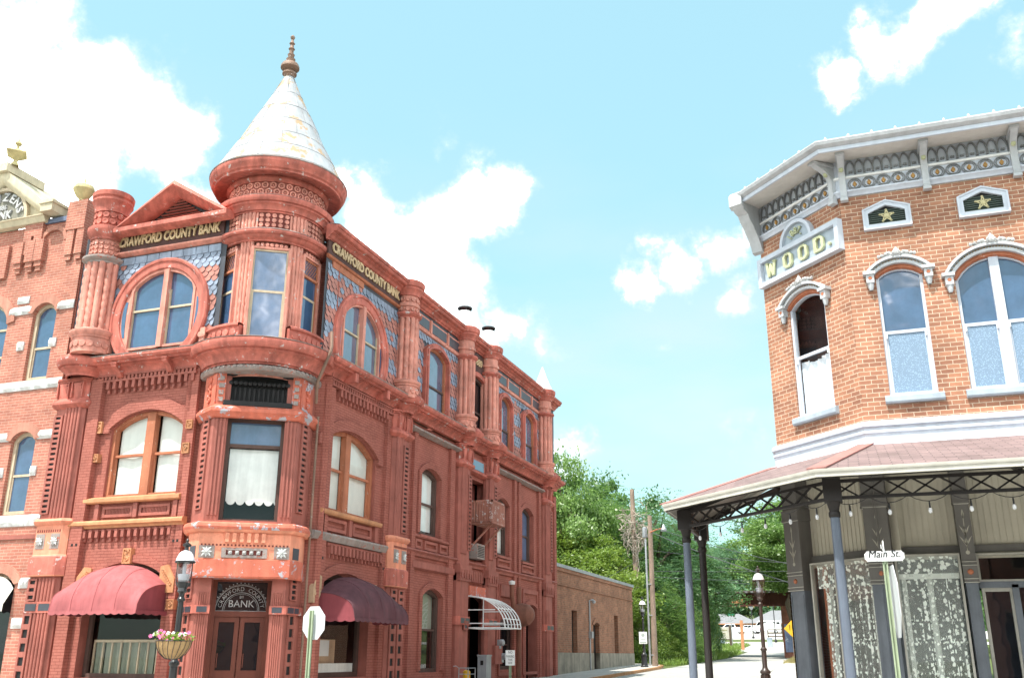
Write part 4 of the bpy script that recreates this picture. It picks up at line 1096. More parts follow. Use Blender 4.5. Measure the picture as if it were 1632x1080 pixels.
for u0, u1 in ((28.85, 29.75), (31.35, 32.25), (37.75, 38.75)):
    b.box(u0 - .04, u1 + .04, 0, .26, 4.1, 4.36); b.box(u0, u1, 0, .24, 3.86, 4.1)
    for x in (u0 + .12, u0 + .36, u1 - .36, u1 - .12): b.box(x - .05, x + .05, .2, .28, 3.95, 4.2)
    b.cut('pilaster_head', 'red', bank)
dentils(b, 29.95, 31.2, 3.9, 4.25, .16, .08, 0, .12)
b.build('bracket_course', 'red', bank)

# ---- corner bay: two lower floors
def half(fr, s): return s
bay = MB(CH)
for s in (-1, 1):
    P = [(s * 1.42, -.4), (s * 1.27, .25), (s * .97, .82), (s * .66, .82), (s * .66, -.4)]
    if s > 0: P.reverse()
    bay.prism_z(P, 0, 8.2)
bay.box(-.66, .66, -.4, .80, 6.93, 7.3); bay.box(-.66, .66, -.4, .84, 3.3, 4.5)
bayo = bay.build('bay_wall', 'red', bank)
for s in (-1, 1):
    fa, ln = CH.sub((s * 1.27, .25), (s * .97, .82))
    b = MB(fa)
    for q in ((4.75, 6.9, .135, .065), (2.76, 3.25, .14, .08), (.3, 2.45, .28, .18)):
        strip(b, fa, ln * .20, ln * .72, *q, d=.0, bmi=1); b.cut('perforated_strip', ['red', 'black'], bayo)
    pass
    b = MB(CH); a, c = sorted((s * .95, s * .68))
    for i in range(3): b.box(a + .03 + i * .085, a + .075 + i * .085, .82, .845, 4.6, 6.88)
    b.cut('fluting', 'red', bayo)
    flutes(b, CH, a + .02, c - .02, .3, 2.9, 5, d=.82, r=.02)
    b.build('fluting', 'red', bayo)
window(bank, CH, -.66, .66, 4.48, 6.93, 0, 's', d=.52, fw=.08, ft=.1, fm='darkframe', rails=[], mull=[], glass='glassblind', blind=(4.98, 6.22, .02), bm='curtain')
b = MB(CH); b.box(-.62, .62, .46, .60, 6.24, 6.32); b.build('transom_bar', 'darkframe', bayo)
b = MB(CH); b.face([(-.6, .535, 6.32), (.6, .535, 6.32), (.6, .535, 6.88), (-.6, .535, 6.88)]); b.build('transom_pane', 'glassdustsky', bayo, smooth=0)
# scalloped curtain hem
b = MB(CH)
for i in range(6):
    c = -.55 + .22 * (i + .5) * .98; b.lathe(c, 0, [(.001, .472), (.10, .472)], n=8, a0=PI, a1=2 * PI, axis='d', cz=5.0)
b.build('curtain_hem', 'curtain', bayo)
bp_ = [(-1.4, -.2), (-1.27, .27), (-.97, .86), (.97, .86), (1.27, .27), (1.4, -.2)]
b = MB(CH); b.sweep(bp_, [(0, 6.88), (.05, 6.9), (.10, 6.98), (.14, 7.02), (.14, 7.10), (.08, 7.16), (.02, 7.2), (0, 7.2)])
b.build('bay_moulding', 'peel', bank)
# carved grille storey of the bay
b = MB(CH)
b.box(-.78, .78, .62, .7, 7.2, 7.98, 0)
b.box(-.8, .8, .8, .93, 7.18, 7.30, 0); b.box(-.8, .8, .74, .86, 7.92, 8.0, 0)
nb = 13
for i in range(nb):
    c = -.72 + 1.44 * (i + .5) / nb
    b.lathe(c, .74, [(.02, 7.3), (.03, 7.4), (.038, 7.55), (.03, 7.66)], n=7)
    b.lathe(c, 0, [(.055, .74), (.055, .84), (.03, .86), (.001, .865)], n=8, axis='d', cz=7.76)
b.build('carved_grille', 'black', bank)
b = MB(CH)
for s in (-1, 1):
    a, c = sorted((s * .97, s * .78)); b.box(a, c, .3, .88, 7.2, 7.98)
    fa, ln = CH.sub((s * 1.27, .27), (s * .97, .86)); b2 = b.fr; b.fr = fa
    b.box(.02, ln - .02, -.3, .03, 7.2, 7.98, 0)
    for k in range(4):
        b.lathe(ln * .5, 0, [(.09, .03), (.09, .06), (.07, .075), (.055, .05), (.001, .07)], n=9, axis='d', cz=7.35 + k * .16)
    b.fr = b2
    for k in range(4): b.box(a + .04, c - .04, .88, .905, 7.27 + k * .17, 7.37 + k * .17, 1)
    b.cut('carved_cheek', ['peel', 'weathered'], bank)
# balcony block
bp2 = [(-1.34, -.1), (-1.27, .62), (-1.0, 1.05), (1.0, 1.05), (1.27, .62), (1.34, -.1)]
b = MB(CH); b.sweep(bp2, [(0, 4.42), (.06, 4.42), (.12, 4.38), (.14, 4.32), (.12, 4.26), (.05, 4.20), (0, 4.2), (0, 3.62)])
b.prism_z(bp2[::-1], 4.30, 4.40)
o = b.build('balcony_block', 'peelc', bank)
b = MB(CH); b.sweep(bp2, [(0, 3.62), (.03, 3.60), (.03, 3.24), (0, 3.2)]); b.prism_z(bp2[::-1], 3.21, 3.3); b.build('balcony_base', 'peel', o)
b = MB(CH); b.sweep(bp2, [(.06, 4.425), (.125, 4.385), (.145, 4.32), (.125, 4.26)]); b.build('balcony_rim', 'peel', o)
b = MB(CH)
dentils(b, -.48, .48, 3.98, 4.19, .16, .085, 1.05, 1.12); dentils(b, -.98, .98, 3.90, 3.94, .08, .04, 1.045, 1.056, 1)
b.band([(-.5, 3.64), (-.5, 3.86), (.5, 3.86), (.5, 3.64)], [(-.4, 3.70), (-.4, 3.81), (.4, 3.81), (.4, 3.70)], 1.05, 1.08, 2)
b.box(-.395, .395, 1.05, 1.052, 3.70, 3.81, 1)
b.build('balcony_relief', ['peelc', 'darkred', 'weathered'], o)
for u, r in ((-.82, .15), (.82, .15)):
    b = MB(CH); b.box(u - .17, u + .17, 1.05, 1.062, 3.63, 3.90, 1); flower(b, u, 3.765, 1.062, r * .95); b.build('flower_panel', ['dirtywhite', 'weathered'], o)
for i in range(5):
    b = MB(CH); flower(b, -.31 + i * .155, 3.755, 1.055, .062); b.build('flower_panel', 'dirtywhite', o)
for s in (-1, 1):
    fa, ln = CH.sub((s * 1.27, .62), (s * 1.0, 1.05)); b = MB(fa)
    b.box(ln * .25, ln * .75, 0, .01, 3.64, 3.9, 0); b.build('dark_panel', 'blackpanel', o)
# belt on the door piers
for s in (-1, 1):
    P = [(s * 1.40, -.2), (s * 1.28, .26), (s * .98, .84), (s * .64, .84)]
    if s > 0: P.reverse()
    b = MB(CH); b.sweep(P, [(0, 2.62), (.06, 2.62), (.06, 2.44), (0, 2.44)]); bb = b.build('belt', 'orange', bank)
    b = MB(CH); a, c = sorted((s * .95, s * .67)); b.box(a + .03, c - .03, .89, .905, 2.47, 2.59); b.build('belt_panel', 'blackpanel', bb)
    fa, ln = CH.sub((s * 1.28, .26), (s * .98, .84)); b = MB(fa); b.box(ln * .12, ln * .42, .055, .072, 2.47, 2.59); b.box(ln * .5, ln * .95, .055, .072, 2.47, 2.59); b.build('belt_panel', 'blackpanel', bb)
# doors and fanlight
b = MB(CH); b.box(-.66, .66, .2, .26, 2.40, 2.52); b.box(-.66, -.56, .15, .28, 0.3, 3.25); b.box(.56, .66, .15, .28, 0.3, 3.25); b.box(-.66, .66, .2, .26, 3.17, 3.25)
b.build('door_frame', 'doorwood', bayo)
for s in (-1, 1):
    b = MB(CH); a, c = sorted((s * .555, s * .01))
    A = [(a, .32), (a, 2.40), (c, 2.40), (c, .32)]; B = [(a + .1, 1.22), (a + .1, 2.28), (c - .1, 2.28), (c - .1, 1.22)]
    b.band(A, B, .17, .22); b.box(a + .1, c - .1, .175, .2, .42, 1.1); b.band([(a + .12, .5), (a + .12, 1.05), (c - .12, 1.05), (c - .12, .5)], [(a + .17, .55), (a + .17, 1.0), (c - .17, 1.0), (c - .17, .55)], .2, .225)
    b.box(a, c, .172, .215, 1.1, 1.24); b.box(a + .12, a + .14, .2, .23, 1.3, 1.6)
    dr = b.build('door', 'doorwood', bank)
    b = MB(CH); b.face([(a + .1, .185, 1.22), (c - .1, .185, 1.22), (c - .1, .185, 2.3), (a + .1, .185, 2.3)]); b.build('pane', 'glassdark', dr, smooth=0)
b = MB(CH); b.face([(-.57, .2, 2.5), (.57, .2, 2.5), (.57, .2, 3.2), (-.57, .2, 3.2)]); fl = b.build('fanlight', 'glassdark', bank, smooth=0)
b = MB(CH)
def arcband(mb, uc, zc, r, w_, d0, d1, a0=0, a1=180, n=28):
    A = [(uc + (r + w_) * math.cos(R(a0 + (a1 - a0) * i / n)), zc + (r + w_) * math.sin(R(a0 + (a1 - a0) * i / n))) for i in range(n + 1)]
    B = [(uc + r * math.cos(R(a0 + (a1 - a0) * i / n)), zc + r * math.sin(R(a0 + (a1 - a0) * i / n))) for i in range(n + 1)]
    mb.band(A, B, d0, d1, closed=False)
for r, w_ in ((.56, .012), (.40, .012), (.37, .006), (.585, .006)): arcband(b, 0, 2.53, r, w_, .205, .215)
b.box(-.57, .57, .205, .215, 2.515, 2.535)
for i in range(22):
    a = PI * (i + .5) / 22
    b.knob(.62 * math.cos(a) * .98, 2.53 + .62 * math.sin(a), .205, [(.014, 0), (.001, .004)], n=6)
b.build('fanlight_tracery', 'crest', fl)
arc_text('fanlight_lettering', 'CRAWFORD COUNTY', CH, 0, 2.53, .48, 172, 8, .212, .125, 'crest', fl, ext=.004)
text('fanlight_word', 'BANK', CH, 0, 2.57, .212, .22, 'crest', fl, ext=.004)
text('fanlight_word', 'BY', CH, 0, 2.79, .212, .09, 'crest', fl, ext=.004)
# ---- dentil ring, sill ring, turret
TR = Frame(CH.p(0, -.1, 0), CH.U, CH.N)
def tl(name, prof, m, par=bank, n=56, mod=None, **kw):
    b = MB(TR); b.lathe(0, 0, prof, n=n, mod=mod); return b.build(name, m, par, **kw)
tur = tl('turret', [(1.10, 7.9), (1.10, 13.2)], 'coral')
tl('turret_base_ring', [(1.1, 7.95), (1.42, 7.97), (1.47, 8.02), (1.45, 8.08), (1.38, 8.12), (1.2, 8.14)], 'weathered', tur)
tl('turret_sill_ring', [(1.1, 8.13), (1.42, 8.13), (1.42, 8.18), (1.47, 8.18), (1.49, 8.26), (1.54, 8.34), (1.62, 8.40), (1.67, 8.42), (1.67, 8.47), (1.74, 8.47), (1.77, 8.50), (1.80, 8.56), (1.81, 8.62), (1.81, 8.67), (1.76, 8.67), (1.76, 8.71), (1.70, 8.74), (1.4, 8.80), (1.2, 8.8)], 'orange', tur)
tl('sill_flashing', [(1.765, 8.705), (1.80, 8.69), (1.81, 8.705), (1.70, 8.745), (1.42, 8.805)], 'weathered', tur)
b = MB(TR)
for i in range(60):
    a = 2 * PI * i / 60
    f2 = Frame(TR.O, TR.N * math.cos(a) - TR.U * math.sin(a), TR.U * math.cos(a) + TR.N * math.sin(a)); b.fr = f2
    b.box(-.035, .035, 1.38, 1.475, 8.03, 8.09)
b.build('turret_dentils', 'weathered', tur)
tl('turret_neck_ring', [(1.2, 11.37), (1.27, 11.37), (1.27, 11.41), (1.32, 11.43), (1.38, 11.48), (1.40, 11.52), (1.44, 11.52), (1.47, 11.56), (1.47, 11.62), (1.43, 11.62), (1.41, 11.66), (1.33, 11.69), (1.25, 11.71)], 'orange', tur)
tl('neck_flashing', [(1.435, 11.622), (1.475, 11.625), (1.42, 11.665), (1.33, 11.70)], 'weathered', tur)
tl('turret_frieze', [(1.25, 11.70), (1.25, 12.16)], 'coral', tur)
tl('turret_upper_ring', [(1.25, 12.14), (1.30, 12.14), (1.30, 12.19), (1.34, 12.19), (1.36, 12.27), (1.41, 12.33), (1.44, 12.34), (1.44, 12.40), (1.49, 12.40), (1.52, 12.46), (1.52, 12.53), (1.48, 12.53), (1.46, 12.57), (1.36, 12.61), (1.36, 12.64), (1.22, 12.65)], 'orange', tur)
tl('ring_flashing', [(1.482, 12.532), (1.525, 12.535), (1.46, 12.575), (1.37, 12.612)], 'weathered', tur)
tl('turret_drum', [(1.22, 12.62), (1.22, 13.04)], 'red', tur)
tl('turret_eaves', [(1.2, 13.02), (1.27, 13.02), (1.30, 13.06), (1.33, 13.10), (1.33, 13.14), (1.29, 13.15), (1.29, 13.19), (1.40, 13.20), (1.58, 13.17), (1.62, 13.14), (1.66, 13.14), (1.66, 13.19), (1.71, 13.22), (1.74, 13.29), (1.77, 13.33), (1.79, 13.40), (1.79, 13.46), (1.76, 13.46), (1.76, 13.50), (1.72, 13.52)], 'orange', tur)
tl('eaves_flashing', [(1.762, 13.462), (1.80, 13.45), (1.81, 13.47), (1.75, 13.515), (1.715, 13.53)], 'weathered', tur)
cone = tl('turret_roof', [(1.72, 13.52), (1.73, 13.55), (1.2, 14.55), (.95, 15.1), (.62, 15.8), (.33, 16.42), (.11, 16.95)], 'conewhite', bank, n=48)
b = MB(TR)
prf = [(1.73, 13.55), (1.2, 14.55), (.95, 15.1), (.62, 15.8), (.33, 16.42), (.11, 16.95)]
def rat(z):
    for (r0, z0), (r1, z1) in zip(prf[:-1], prf[1:]):
        if z0 <= z <= z1: return r0 + (r1 - r0) * (z - z0) / (z1 - z0)
    return .11
zz = [13.55, 14.05, 14.55, 15.1, 15.65, 16.2, 16.95]
for z in zz[1:-1]: b.lathe(0, 0, [(rat(z) + .002, z - .012), (rat(z) + .010, z), (rat(z) + .002, z + .012)], n=48)
for k in range(6):
    for j in range(10 if k < 4 else 6):
        a = 2 * PI * (j + (.5 if k % 2 else 0)) / (10 if k < 4 else 6)
        b.tube([((rat(z) + .003) * math.cos(a), (rat(z) + .003) * math.sin(a), z) for z in (zz[k], zz[k + 1])], .009, n=4, caps=False)
b.build('roof_seams', 'seam', cone)
tl('finial', [(.14, 16.9), (.16, 16.97), (.20, 17.0), (.20, 17.04), (.10, 17.08), (.12, 17.12), (.26, 17.2), (.26, 17.26), (.22, 17.34), (.11, 17.4), (.12, 17.46), (.13, 17.5), (.07, 17.54), (.09, 17.62), (.10, 17.65), (.06, 17.68), (.06, 17.80), (.09, 17.84), (.06, 17.88), (.045, 17.98), (.08, 18.02), (.05, 18.06), (.03, 18.16), (.06, 18.2), (.065, 18.24), (.03, 18.29), (.001, 18.31)], 'rust', cone, n=20)
# circles on the drum, studs on the frieze
def tf(a):
    return Frame(TR.O, TR.N * -math.sin(a) + TR.U * math.cos(a), TR.N * math.cos(a) + TR.U * math.sin(a))
b = MB(TR)
for i in range(38):
    for z in (12.745, 12.925): a = 2 * PI * (i + (.5 if z > 12.8 else 0)) / 38; b.fr = tf(a); b.knob(0, z, 1.20, [(.088, 0), (.088, .05), (.052, .05), (.045, .012), (.022, .012), (.02, .04), (.001, .045)], n=12)
b.build('drum_rings', 'coral', tur)
b = MB(TR)
cols_ = [-58, 0, 56]
pn = MB(TR)
for ac in cols_:
    for i in range(-6, 6):
        w_ = .052 if ac == 0 else .045; p0, p1 = tf(R(ac) + i * w_), tf(R(ac) + (i + 1) * w_)
        for z0, z1, r in ((11.73, 12.13, 1.256), (11.22, 11.34, 1.19)):
            q0, q1 = p0.p(0, r, 0), p1.p(0, r, 0); pn.fr = W; pn.face([(q0.x, q0.y, z0), (q1.x, q1.y, z0), (q1.x, q1.y, z1), (q0.x, q0.y, z1)])
    pn.cut('frieze_panel', 'darkred', tur, smooth=0)  # dark red holds the recess shade behind the studs
for ac in cols_:
    for i in range(-2, 3):
        a = R(ac) + i * (.125 if ac == 0 else .11); b.fr = tf(a)
        for z in (11.80, 11.93, 12.06): b.disc(0, z, 1.25, .057, .035, 10)
    for i in range(-3, 4):
        if abs(i) == 3 and ac: continue
        b.fr = tf(R(ac) + i * .095); b.disc(0, 11.28, 1.185, .05, .035, 9)
    # panel edges
    for sgn in (-1, 1):
        b.fr = tf(R(ac) + sgn * (.33 if ac == 0 else .285)); b.box(-.02, .02, 1.24, 1.29, 11.72, 12.12)
    b.cut('frieze_studs', 'coral', tur)
b = MB(TR)
for a0 in (23.5, 28, 32.5, 37, -23.5, -28, -32.5, -37, 76, 81, 86, -78, -83, -88, -93):
    f2 = tf(R(a0)); b.fr = f2
    odd = int(abs(a0) * 2) % 2 == 1 if abs(a0) < 60 else int(abs(a0)) % 2
    for (z0, z1, rr0) in ((8.8, 11.38, 1.19), (11.72, 12.14, 1.25)):
        if not odd: b.lathe(0, rr0, [(.052, z0), (.052, z1)], n=8)
        else:
            nz = int((z1 - z0) / .025); base = len(b.v)
            for q in range(nz + 1):
                z = z0 + (z1 - z0) * q / nz
                for j in range(8):
                    t = 2 * PI * j / 8; rr = .052 * (1.04 - .30 * (1 - abs(math.cos(t - z * 14))))
                    b.v.append(f2.p(rr * math.cos(t), rr0 + rr * math.sin(t), z))
            for q in range(nz):
                for j in range(8):
                    k = (j + 1) % 8; b.f.append([base + q * 8 + j, base + q * 8 + k, base + (q + 1) * 8 + k, base + (q + 1) * 8 + j]); b.uv.append([(0, 0)] * 4); b.mi.append(0)
b.build('turret_reeds', 'coral', tur, smooth=60)
for ac, hw, z0, z1, rl_ in ((0, .43, 8.78, 11.16, [10.05]), (-58, .34, 9.2, 11.16, [10.12]), (56, .34, 9.2, 11.16, [10.12]), (-112, .34, 9.2, 11.16, [10.12])):
    f2 = tf(R(ac)); b = MB(f2)
    b.box(-hw - .06, -hw + .01, .9, 1.24, z0 - .02, z1 + .06); b.box(hw - .01, hw + .06, .9, 1.24, z0 - .02, z1 + .06); b.box(-hw - .06, hw + .06, .9, 1.235, z1, z1 + .06); b.box(-hw, hw, .9, 1.27, z0 - .06, z0)
    sr = b.build('window_surround', 'coral', bank)
    wd = window(bank, f2, -hw, hw, z0, z1, 0, d=1.165, fw=.05, ft=.03, fm='frame' if ac else 'paleframe', rails=rl_, glass='glassdustsky' if ac == 0 else 'glassblue', rm='paleframe')
    if ac:
        b = MB(f2); b.box(-hw, hw, 1.15, 1.22, z1 - .52, z1 - .46)
        for i in range(-3, 4):
            b.bar((i * .09 - .16, 1.19, z1 - .46), (i * .09 + .16, 1.19, z1 - .05), .008); b.bar((i * .09 + .16, 1.19, z1 - .46), (i * .09 - .16, 1.19, z1 - .05), .008)
        b.build('leaded_light', 'frame', sr)
# curved sill boxes below the side windows, with discs
for a0, a1 in ((-92, -24), (24, 92)):
    b = MB(TR)
    b.lathe(0, 0, [(1.1, 8.78), (1.46, 8.78), (1.46, 9.05), (1.52, 9.08), (1.52, 9.13), (1.44, 9.17), (1.1, 9.18)], n=18, a0=R(90 - a1), a1=R(90 - a0))
    for aa in (a0, a1):
        f2 = tf(R(aa)); b.fr = f2; b.face([(0, 1.1, 8.78), (0, 1.46, 8.78), (0, 1.46, 9.1), (0, 1.1, 9.17)])
    for k in range(8):
        b.fr = tf(R(a0 + (a1 - a0) * (k + .7) / 8.4)); b.disc(0, 8.92, 1.45, .085, .035, 12)
    b.build('sill_box', 'orange', tur)
# downpipe on the right of the bay
b = MB(CH); b.tube([(1.62, .75, 9.25), (1.64, .8, 8.85), (1.62, .85, 8.7), (1.35, .6, 7.95), (1.36, .3, 7.5)], .04, n=8)
b.tube([(1.44, .16, 7.2), (1.44, .16, .4)], .03, n=8)
b.build('downpipe', 'rust', bank)

# ================================================================ third floor of the bank
b = MB(F3)
wall(b, -19.25, -14.6, 8.9, 12.4, [(-17.5, -15.35, 8.95, 10.4, .75, 'e')], thick=.25)
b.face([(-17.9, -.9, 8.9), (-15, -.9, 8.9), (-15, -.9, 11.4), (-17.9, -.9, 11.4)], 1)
b.box(-19.2, -19.19, -.9, 0, 8.9, 12.4)
up = b.build('upper_front_wall', ['slatedark', 'dark'], bank, smooth=0, recalc=False)
FC, FRr = (-16.45, 9.88), 1.53
b = MB(F3); shingles(b, -18.25, -14.75, 8.98, 11.42, lambda u, z: math.hypot(u - FC[0], z - FC[1]) < FRr - .12, off=0)
b.build('slate_cladding', ['slateblue', 'slatepink', 'slatedark'], up, smooth=0)
b = MB(F3)
for i in range(9): b.box(-18.25 + i * .39, -17.88 + i * .39, 0, .03, 11.42, 11.62)
b.build('slate_course', 'slateblue', up)
def ring(fr, c, r0, r1, zcut, name='window_ring', m='orange', prof=None):
    b = MB(fr)
    a_c = math.asin(max(-1, min(1, (zcut - c[1]) / r1))); n = 56
    prof = prof or [(r0, -.05), (r0, .08), (r0 + .03, .10), (r1 - .10, .10), (r1 - .09, .13), (r1 - .03, .14), (r1, .11), (r1, .0)]
    A0, A1 = a_c, PI - a_c
    for i in range(n):
        a = A0 + (A1 - A0) * i / n; b_ = A0 + (A1 - A0) * (i + 1) / n
        for (ra, da), (rb, db) in zip(prof[:-1], prof[1:]):
            b.face([(c[0] + ra * math.cos(a), da, c[1] + ra * math.sin(a)), (c[0] + ra * math.cos(b_), da, c[1] + ra * math.sin(b_)), (c[0] + rb * math.cos(b_), db, c[1] + rb * math.sin(b_)), (c[0] + rb * math.cos(a), db, c[1] + rb * math.sin(a))])
    o = b.build(name, m, bank); return o
def crescent(fr, c, r, ua, ub, z0, par):
    """curved boards with a dark slot between ring and window"""
    for s, ue in ((-1, ua), (1, ub)):
        b = MB(fr); n = 14; zt = c[1] + math.sqrt(max(0, r * r - (ue - c[0]) ** 2))
        for i in range(n):
            za, zb_ = z0 + (zt - z0) * i / n, z0 + (zt - z0) * (i + 1) / n
            xa = c[0] + s * math.sqrt(max(0, r * r - (za - c[1]) ** 2)); xb = c[0] + s * math.sqrt(max(0, r * r - (zb_ - c[1]) ** 2))
            b.face([(ue, .03, za), (xa, .03, za), (xb, .03, zb_), (ue, .03, zb_)])
            if 2 < i < n - 3:
                f = .32; g_ = .74
                b.face([(ue + (xa - ue) * f, .04, za), (ue + (xa - ue) * g_, .04, za), (ue + (xb - ue) * g_, .04, zb_), (ue + (xb - ue) * f, .04, zb_)], 1)
        b.build('side_board', ['coral', 'glassblue'], par)
rg = ring(F3, FC, 1.24, FRr, 8.70)
def circ_window(par, fr, c, r, ua, ub, za, mull, rail, glass, fm):
    """paired sashes whose heads follow the ring"""
    def top(u): return c[1] + math.sqrt(max(0, r * r - (u - c[0]) ** 2))
    n = 16
    us = [ua + (ub - ua) * i / n for i in range(n + 1)]
    A = [(ua, za)] + [(u, top(u)) for u in us] + [(ub, za)]
    B = [(ua + .07, za + .06)] + [(max(ua + .07, min(ub - .07, u)), top(u) - .08) for u in us] + [(ub - .07, za + .06)]
    b = MB(fr); b.band(A, B, -.1, .06)
    b.box(mull[0], mull[1], -.08, .11, za, top((mull[0] + mull[1]) / 2) - .03)
    w_ = b.build('window', fm, par)
    k = MB(fr)
    for a, c_ in ((ua + .05, mull[0]), (mull[1], ub - .05)):
        k.box(a, c_, -.06, .0, rail - .025, rail + .025)
        for e in (a, c_ - .04): k.box(e, e + .04, -.06, -.01, za + .05, min(top(a), top(c_)) - .05)
    k.build('sash', 'paleframe', w_)
    k = MB(fr); k.face([(p[0], -.05, p[1]) for p in A]); k.build('pane', glass, w_, smooth=0)
    return w_
circ_window(bank, F3, FC, 1.25, -17.42, -15.38, 8.97, (-16.39, -16.24), 10.05, 'glassblue', 'coral')
crescent(F3, FC, 1.27, -17.42, -15.38, 8.97, rg)
for a, c in ((-18.2, -17.85), (-15.05, -14.9)):
    b = MB(F3); b.box(a, c, 0, .12, 8.95, 9.33)
    for k in range(2): b.disc(a + (c - a) * (k + .5) / 2, 9.14, .12, .075, .03)
    b.build('disc_panel', 'coral', bank)
# pediment and sign
sgn = MB(F3)
sgn.box(-18.2, -14.7, -.05, .06, 11.78, 12.26)
sb_ = sgn.build('sign_board', 'signboard', bank)
text('sign_lettering', 'CRAWFORD COUNTY BANK', F3, -16.42, 11.87, .085, .37, 'gold', sb_, ext=.02, sx=.665, bold=.014)
b = MB(F3)
b.sweep([(-18.35, 0), (-14.6, 0)], [(0, 11.66), (.10, 11.68), (.16, 11.72), (.16, 11.76), (.08, 11.80), (0, 11.8)])
b.build('sign_moulding', 'coral', bank)
b = MB(F3)
pf = [(.05, 12.24), (.12, 12.22), (.16, 12.18), (.38, 12.20), (.44, 12.24), (.44, 12.36), (.3, 12.40), (0, 12.40)]
b.sweep([(-17.98, 0), (-14.4, 0)], pf)
AP = (-16.2, 13.50)
for s, ue in ((1, -18.0), (-1, -14.4)):
    for (o0, d0), (o1, d1) in (((0, .40), (.10, .44)), ((.10, .44), (.14, .36)), ((.14, .36), (.30, .20)), ((.30, .20), (.34, .06)), ((.34, .06), (.34, .0))):
        z0 = 12.38
        nx = Vector((AP[0] - ue, AP[1] - z0)).normalized(); pn = Vector((nx.y, -nx.x)) * s
        f = lambda o: o / max(.2, abs(pn.y))
        b.face([(ue + s * o0 * 1.4, d0, z0), (AP[0], d0, AP[1] - f(o0)), (AP[0], d1, AP[1] - f(o1)), (ue + s * o1 * 1.4, d1, z0)])
    b.face([(ue, .40, 12.38), (AP[0], .40, AP[1]), (AP[0], -1.6, AP[1]), (ue, -1.6, 12.38)])
ped = b.build('pediment', 'orange', bank)
b = MB(F3)
for i in range(8):
    z = 12.43 + i * .084; hw = (13.10 - z) / .70 * .95
    if hw > .05: b.prism_u([(.0, z), (.07, z + .01), (.08, z + .02), (.02, z + .05)], AP[0] - hw, AP[0] + hw)
b.build('louvres', 'red', ped)
b = MB(F3); b.face([(-17.7, .01, 12.38), (-14.8, .01, 12.38), (AP[0], .01, 13.4)]); b.build('louvre_back', 'black', ped, smooth=0)
# front-left rope column with its flared crown
col_caps = [
    ('column_base', [(.3, 8.9), (.50, 8.92), (.50, 9.30), (.53, 9.32), (.53, 9.36), (.58, 9.41), (.60, 9.46), (.60, 9.50), (.53, 9.50), (.50, 9.56), (.40, 9.56)], 'coral', ((9.13,), .088, .495, 17)),
    ('column_neck', [(.40, 11.40), (.46, 11.40), (.46, 11.45), (.52, 11.48), (.56, 11.52), (.56, 11.57), (.50, 11.57), (.50, 11.60), (.38, 11.62)], 'weathered', None),
    ('column_drum', [(.385, 11.6), (.385, 12.08), (.42, 12.10)], 'coral', ((11.72, 11.85, 11.98), .056, .39, 19)),
    ('column_collar', [(.38, 12.09), (.43, 12.09), (.43, 12.14), (.47, 12.20), (.53, 12.30), (.54, 12.36), (.54, 12.42), (.49, 12.42), (.49, 12.47), (.40, 12.50)], 'orange', None),
    ('column_crown', [(.38, 12.48), (.39, 12.90), (.43, 12.90), (.43, 12.95), (.45, 13.06), (.50, 13.18), (.53, 13.22), (.53, 13.27), (.50, 13.27), (.50, 13.31), (.54, 13.35), (.55, 13.45), (.52, 13.45), (.52, 13.50), (.1, 13.52)], 'orange', ((12.60, 12.79), .082, .39, 14))]
reed_column(bank, F3, -18.42, .12, 9.5, 11.42, .43, True, 14, caps=col_caps, label='rope twisted corner column with flared crown')

# ---- side street third floor
b = MB(S3)
wops = [(21.0, 23.1, 8.72, 10.2, .65, 'e'), (26.2, 27.75, 8.72, 10.75, .25, 's'), (29.7, 31.3, 8.72, 10.85, .2, 's'), (32.7, 33.95, 8.72, 10.75, .25, 's'), (35.45, 36.8, 8.72, 10.75, .25, 's')]
wall(b, 20.0, 39.7, 8.75, 12.2, wops, thick=.2)
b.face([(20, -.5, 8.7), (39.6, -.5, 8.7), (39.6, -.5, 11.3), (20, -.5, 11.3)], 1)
us = b.build('upper_side_wall', ['slatedark', 'dark'], bank, smooth=0, recalc=False)
SC, SRr = (22.02, 9.58), 1.5
def sk(u, z):
    if math.hypot(u - SC[0], z - SC[1]) < SRr - .12: return True
    for (a, c) in ((26.1, 27.9), (32.6, 34.05), (35.35, 36.9)):
        if a - .1 < u < c + .1 and z < 11.0: return True
    return False
b = MB(S3)
for a, c in ((20.1, 24.3), (25.0, 29.2), (32.1, 38.0)):
    shingles(b, a, c, 8.98, 11.32, sk, off=1, w=.22, h=.14); b.cut('slate_cladding', ['slateblue', 'slatepink', 'slatedark'], us, smooth=0)
ring(S3, SC, 1.2, SRr, 8.55)
sw = circ_window(bank, S3, SC, 1.23, 20.98, 23.08, 8.72, (21.95, 22.10), 9.86, 'glasssky', 'coral')
crescent(S3, SC, 1.24, 20.98, 23.08, 8.75, us)
for (a, c, z0, z1, rs, rl_) in ((26.2, 27.75, 8.72, 10.75, .25, 9.72), (32.7, 33.95, 8.72, 10.75, .25, 9.72), (35.45, 36.8, 8.72, 10.75, .25, 9.72)):
    window(bank, S3, a, c, z0, z1, rs, 's', d=-.05, fw=.08, ft=.08, fm='frame', rails=[rl_], glass='glasssky', rm='darkframe')
    b = MB(S3); A = outline(a, c, z0, z1, rs, 's', 12, -.17); B = outline(a, c, z0, z1, rs, 's', 12, .0)
    A[0] = (A[0][0], z0); A[-1] = (A[-1][0], z0)
    b.band(A, B, 0, .14, closed=False); A2 = outline(a, c, z0, z1, rs, 's', 12, -.10); A2[0] = (A2[0][0], z0); A2[-1] = (A2[-1][0], z0)
    b.band(A2, B, .14, .17, closed=False); b.build('window_surround', 'orange', bank)
window(bank, S3, 29.7, 31.3, 8.72, 10.85, .2, 's', d=-.1, fw=.1, ft=.08, fm='darkframe', rails=[9.8], glass='glassdark')
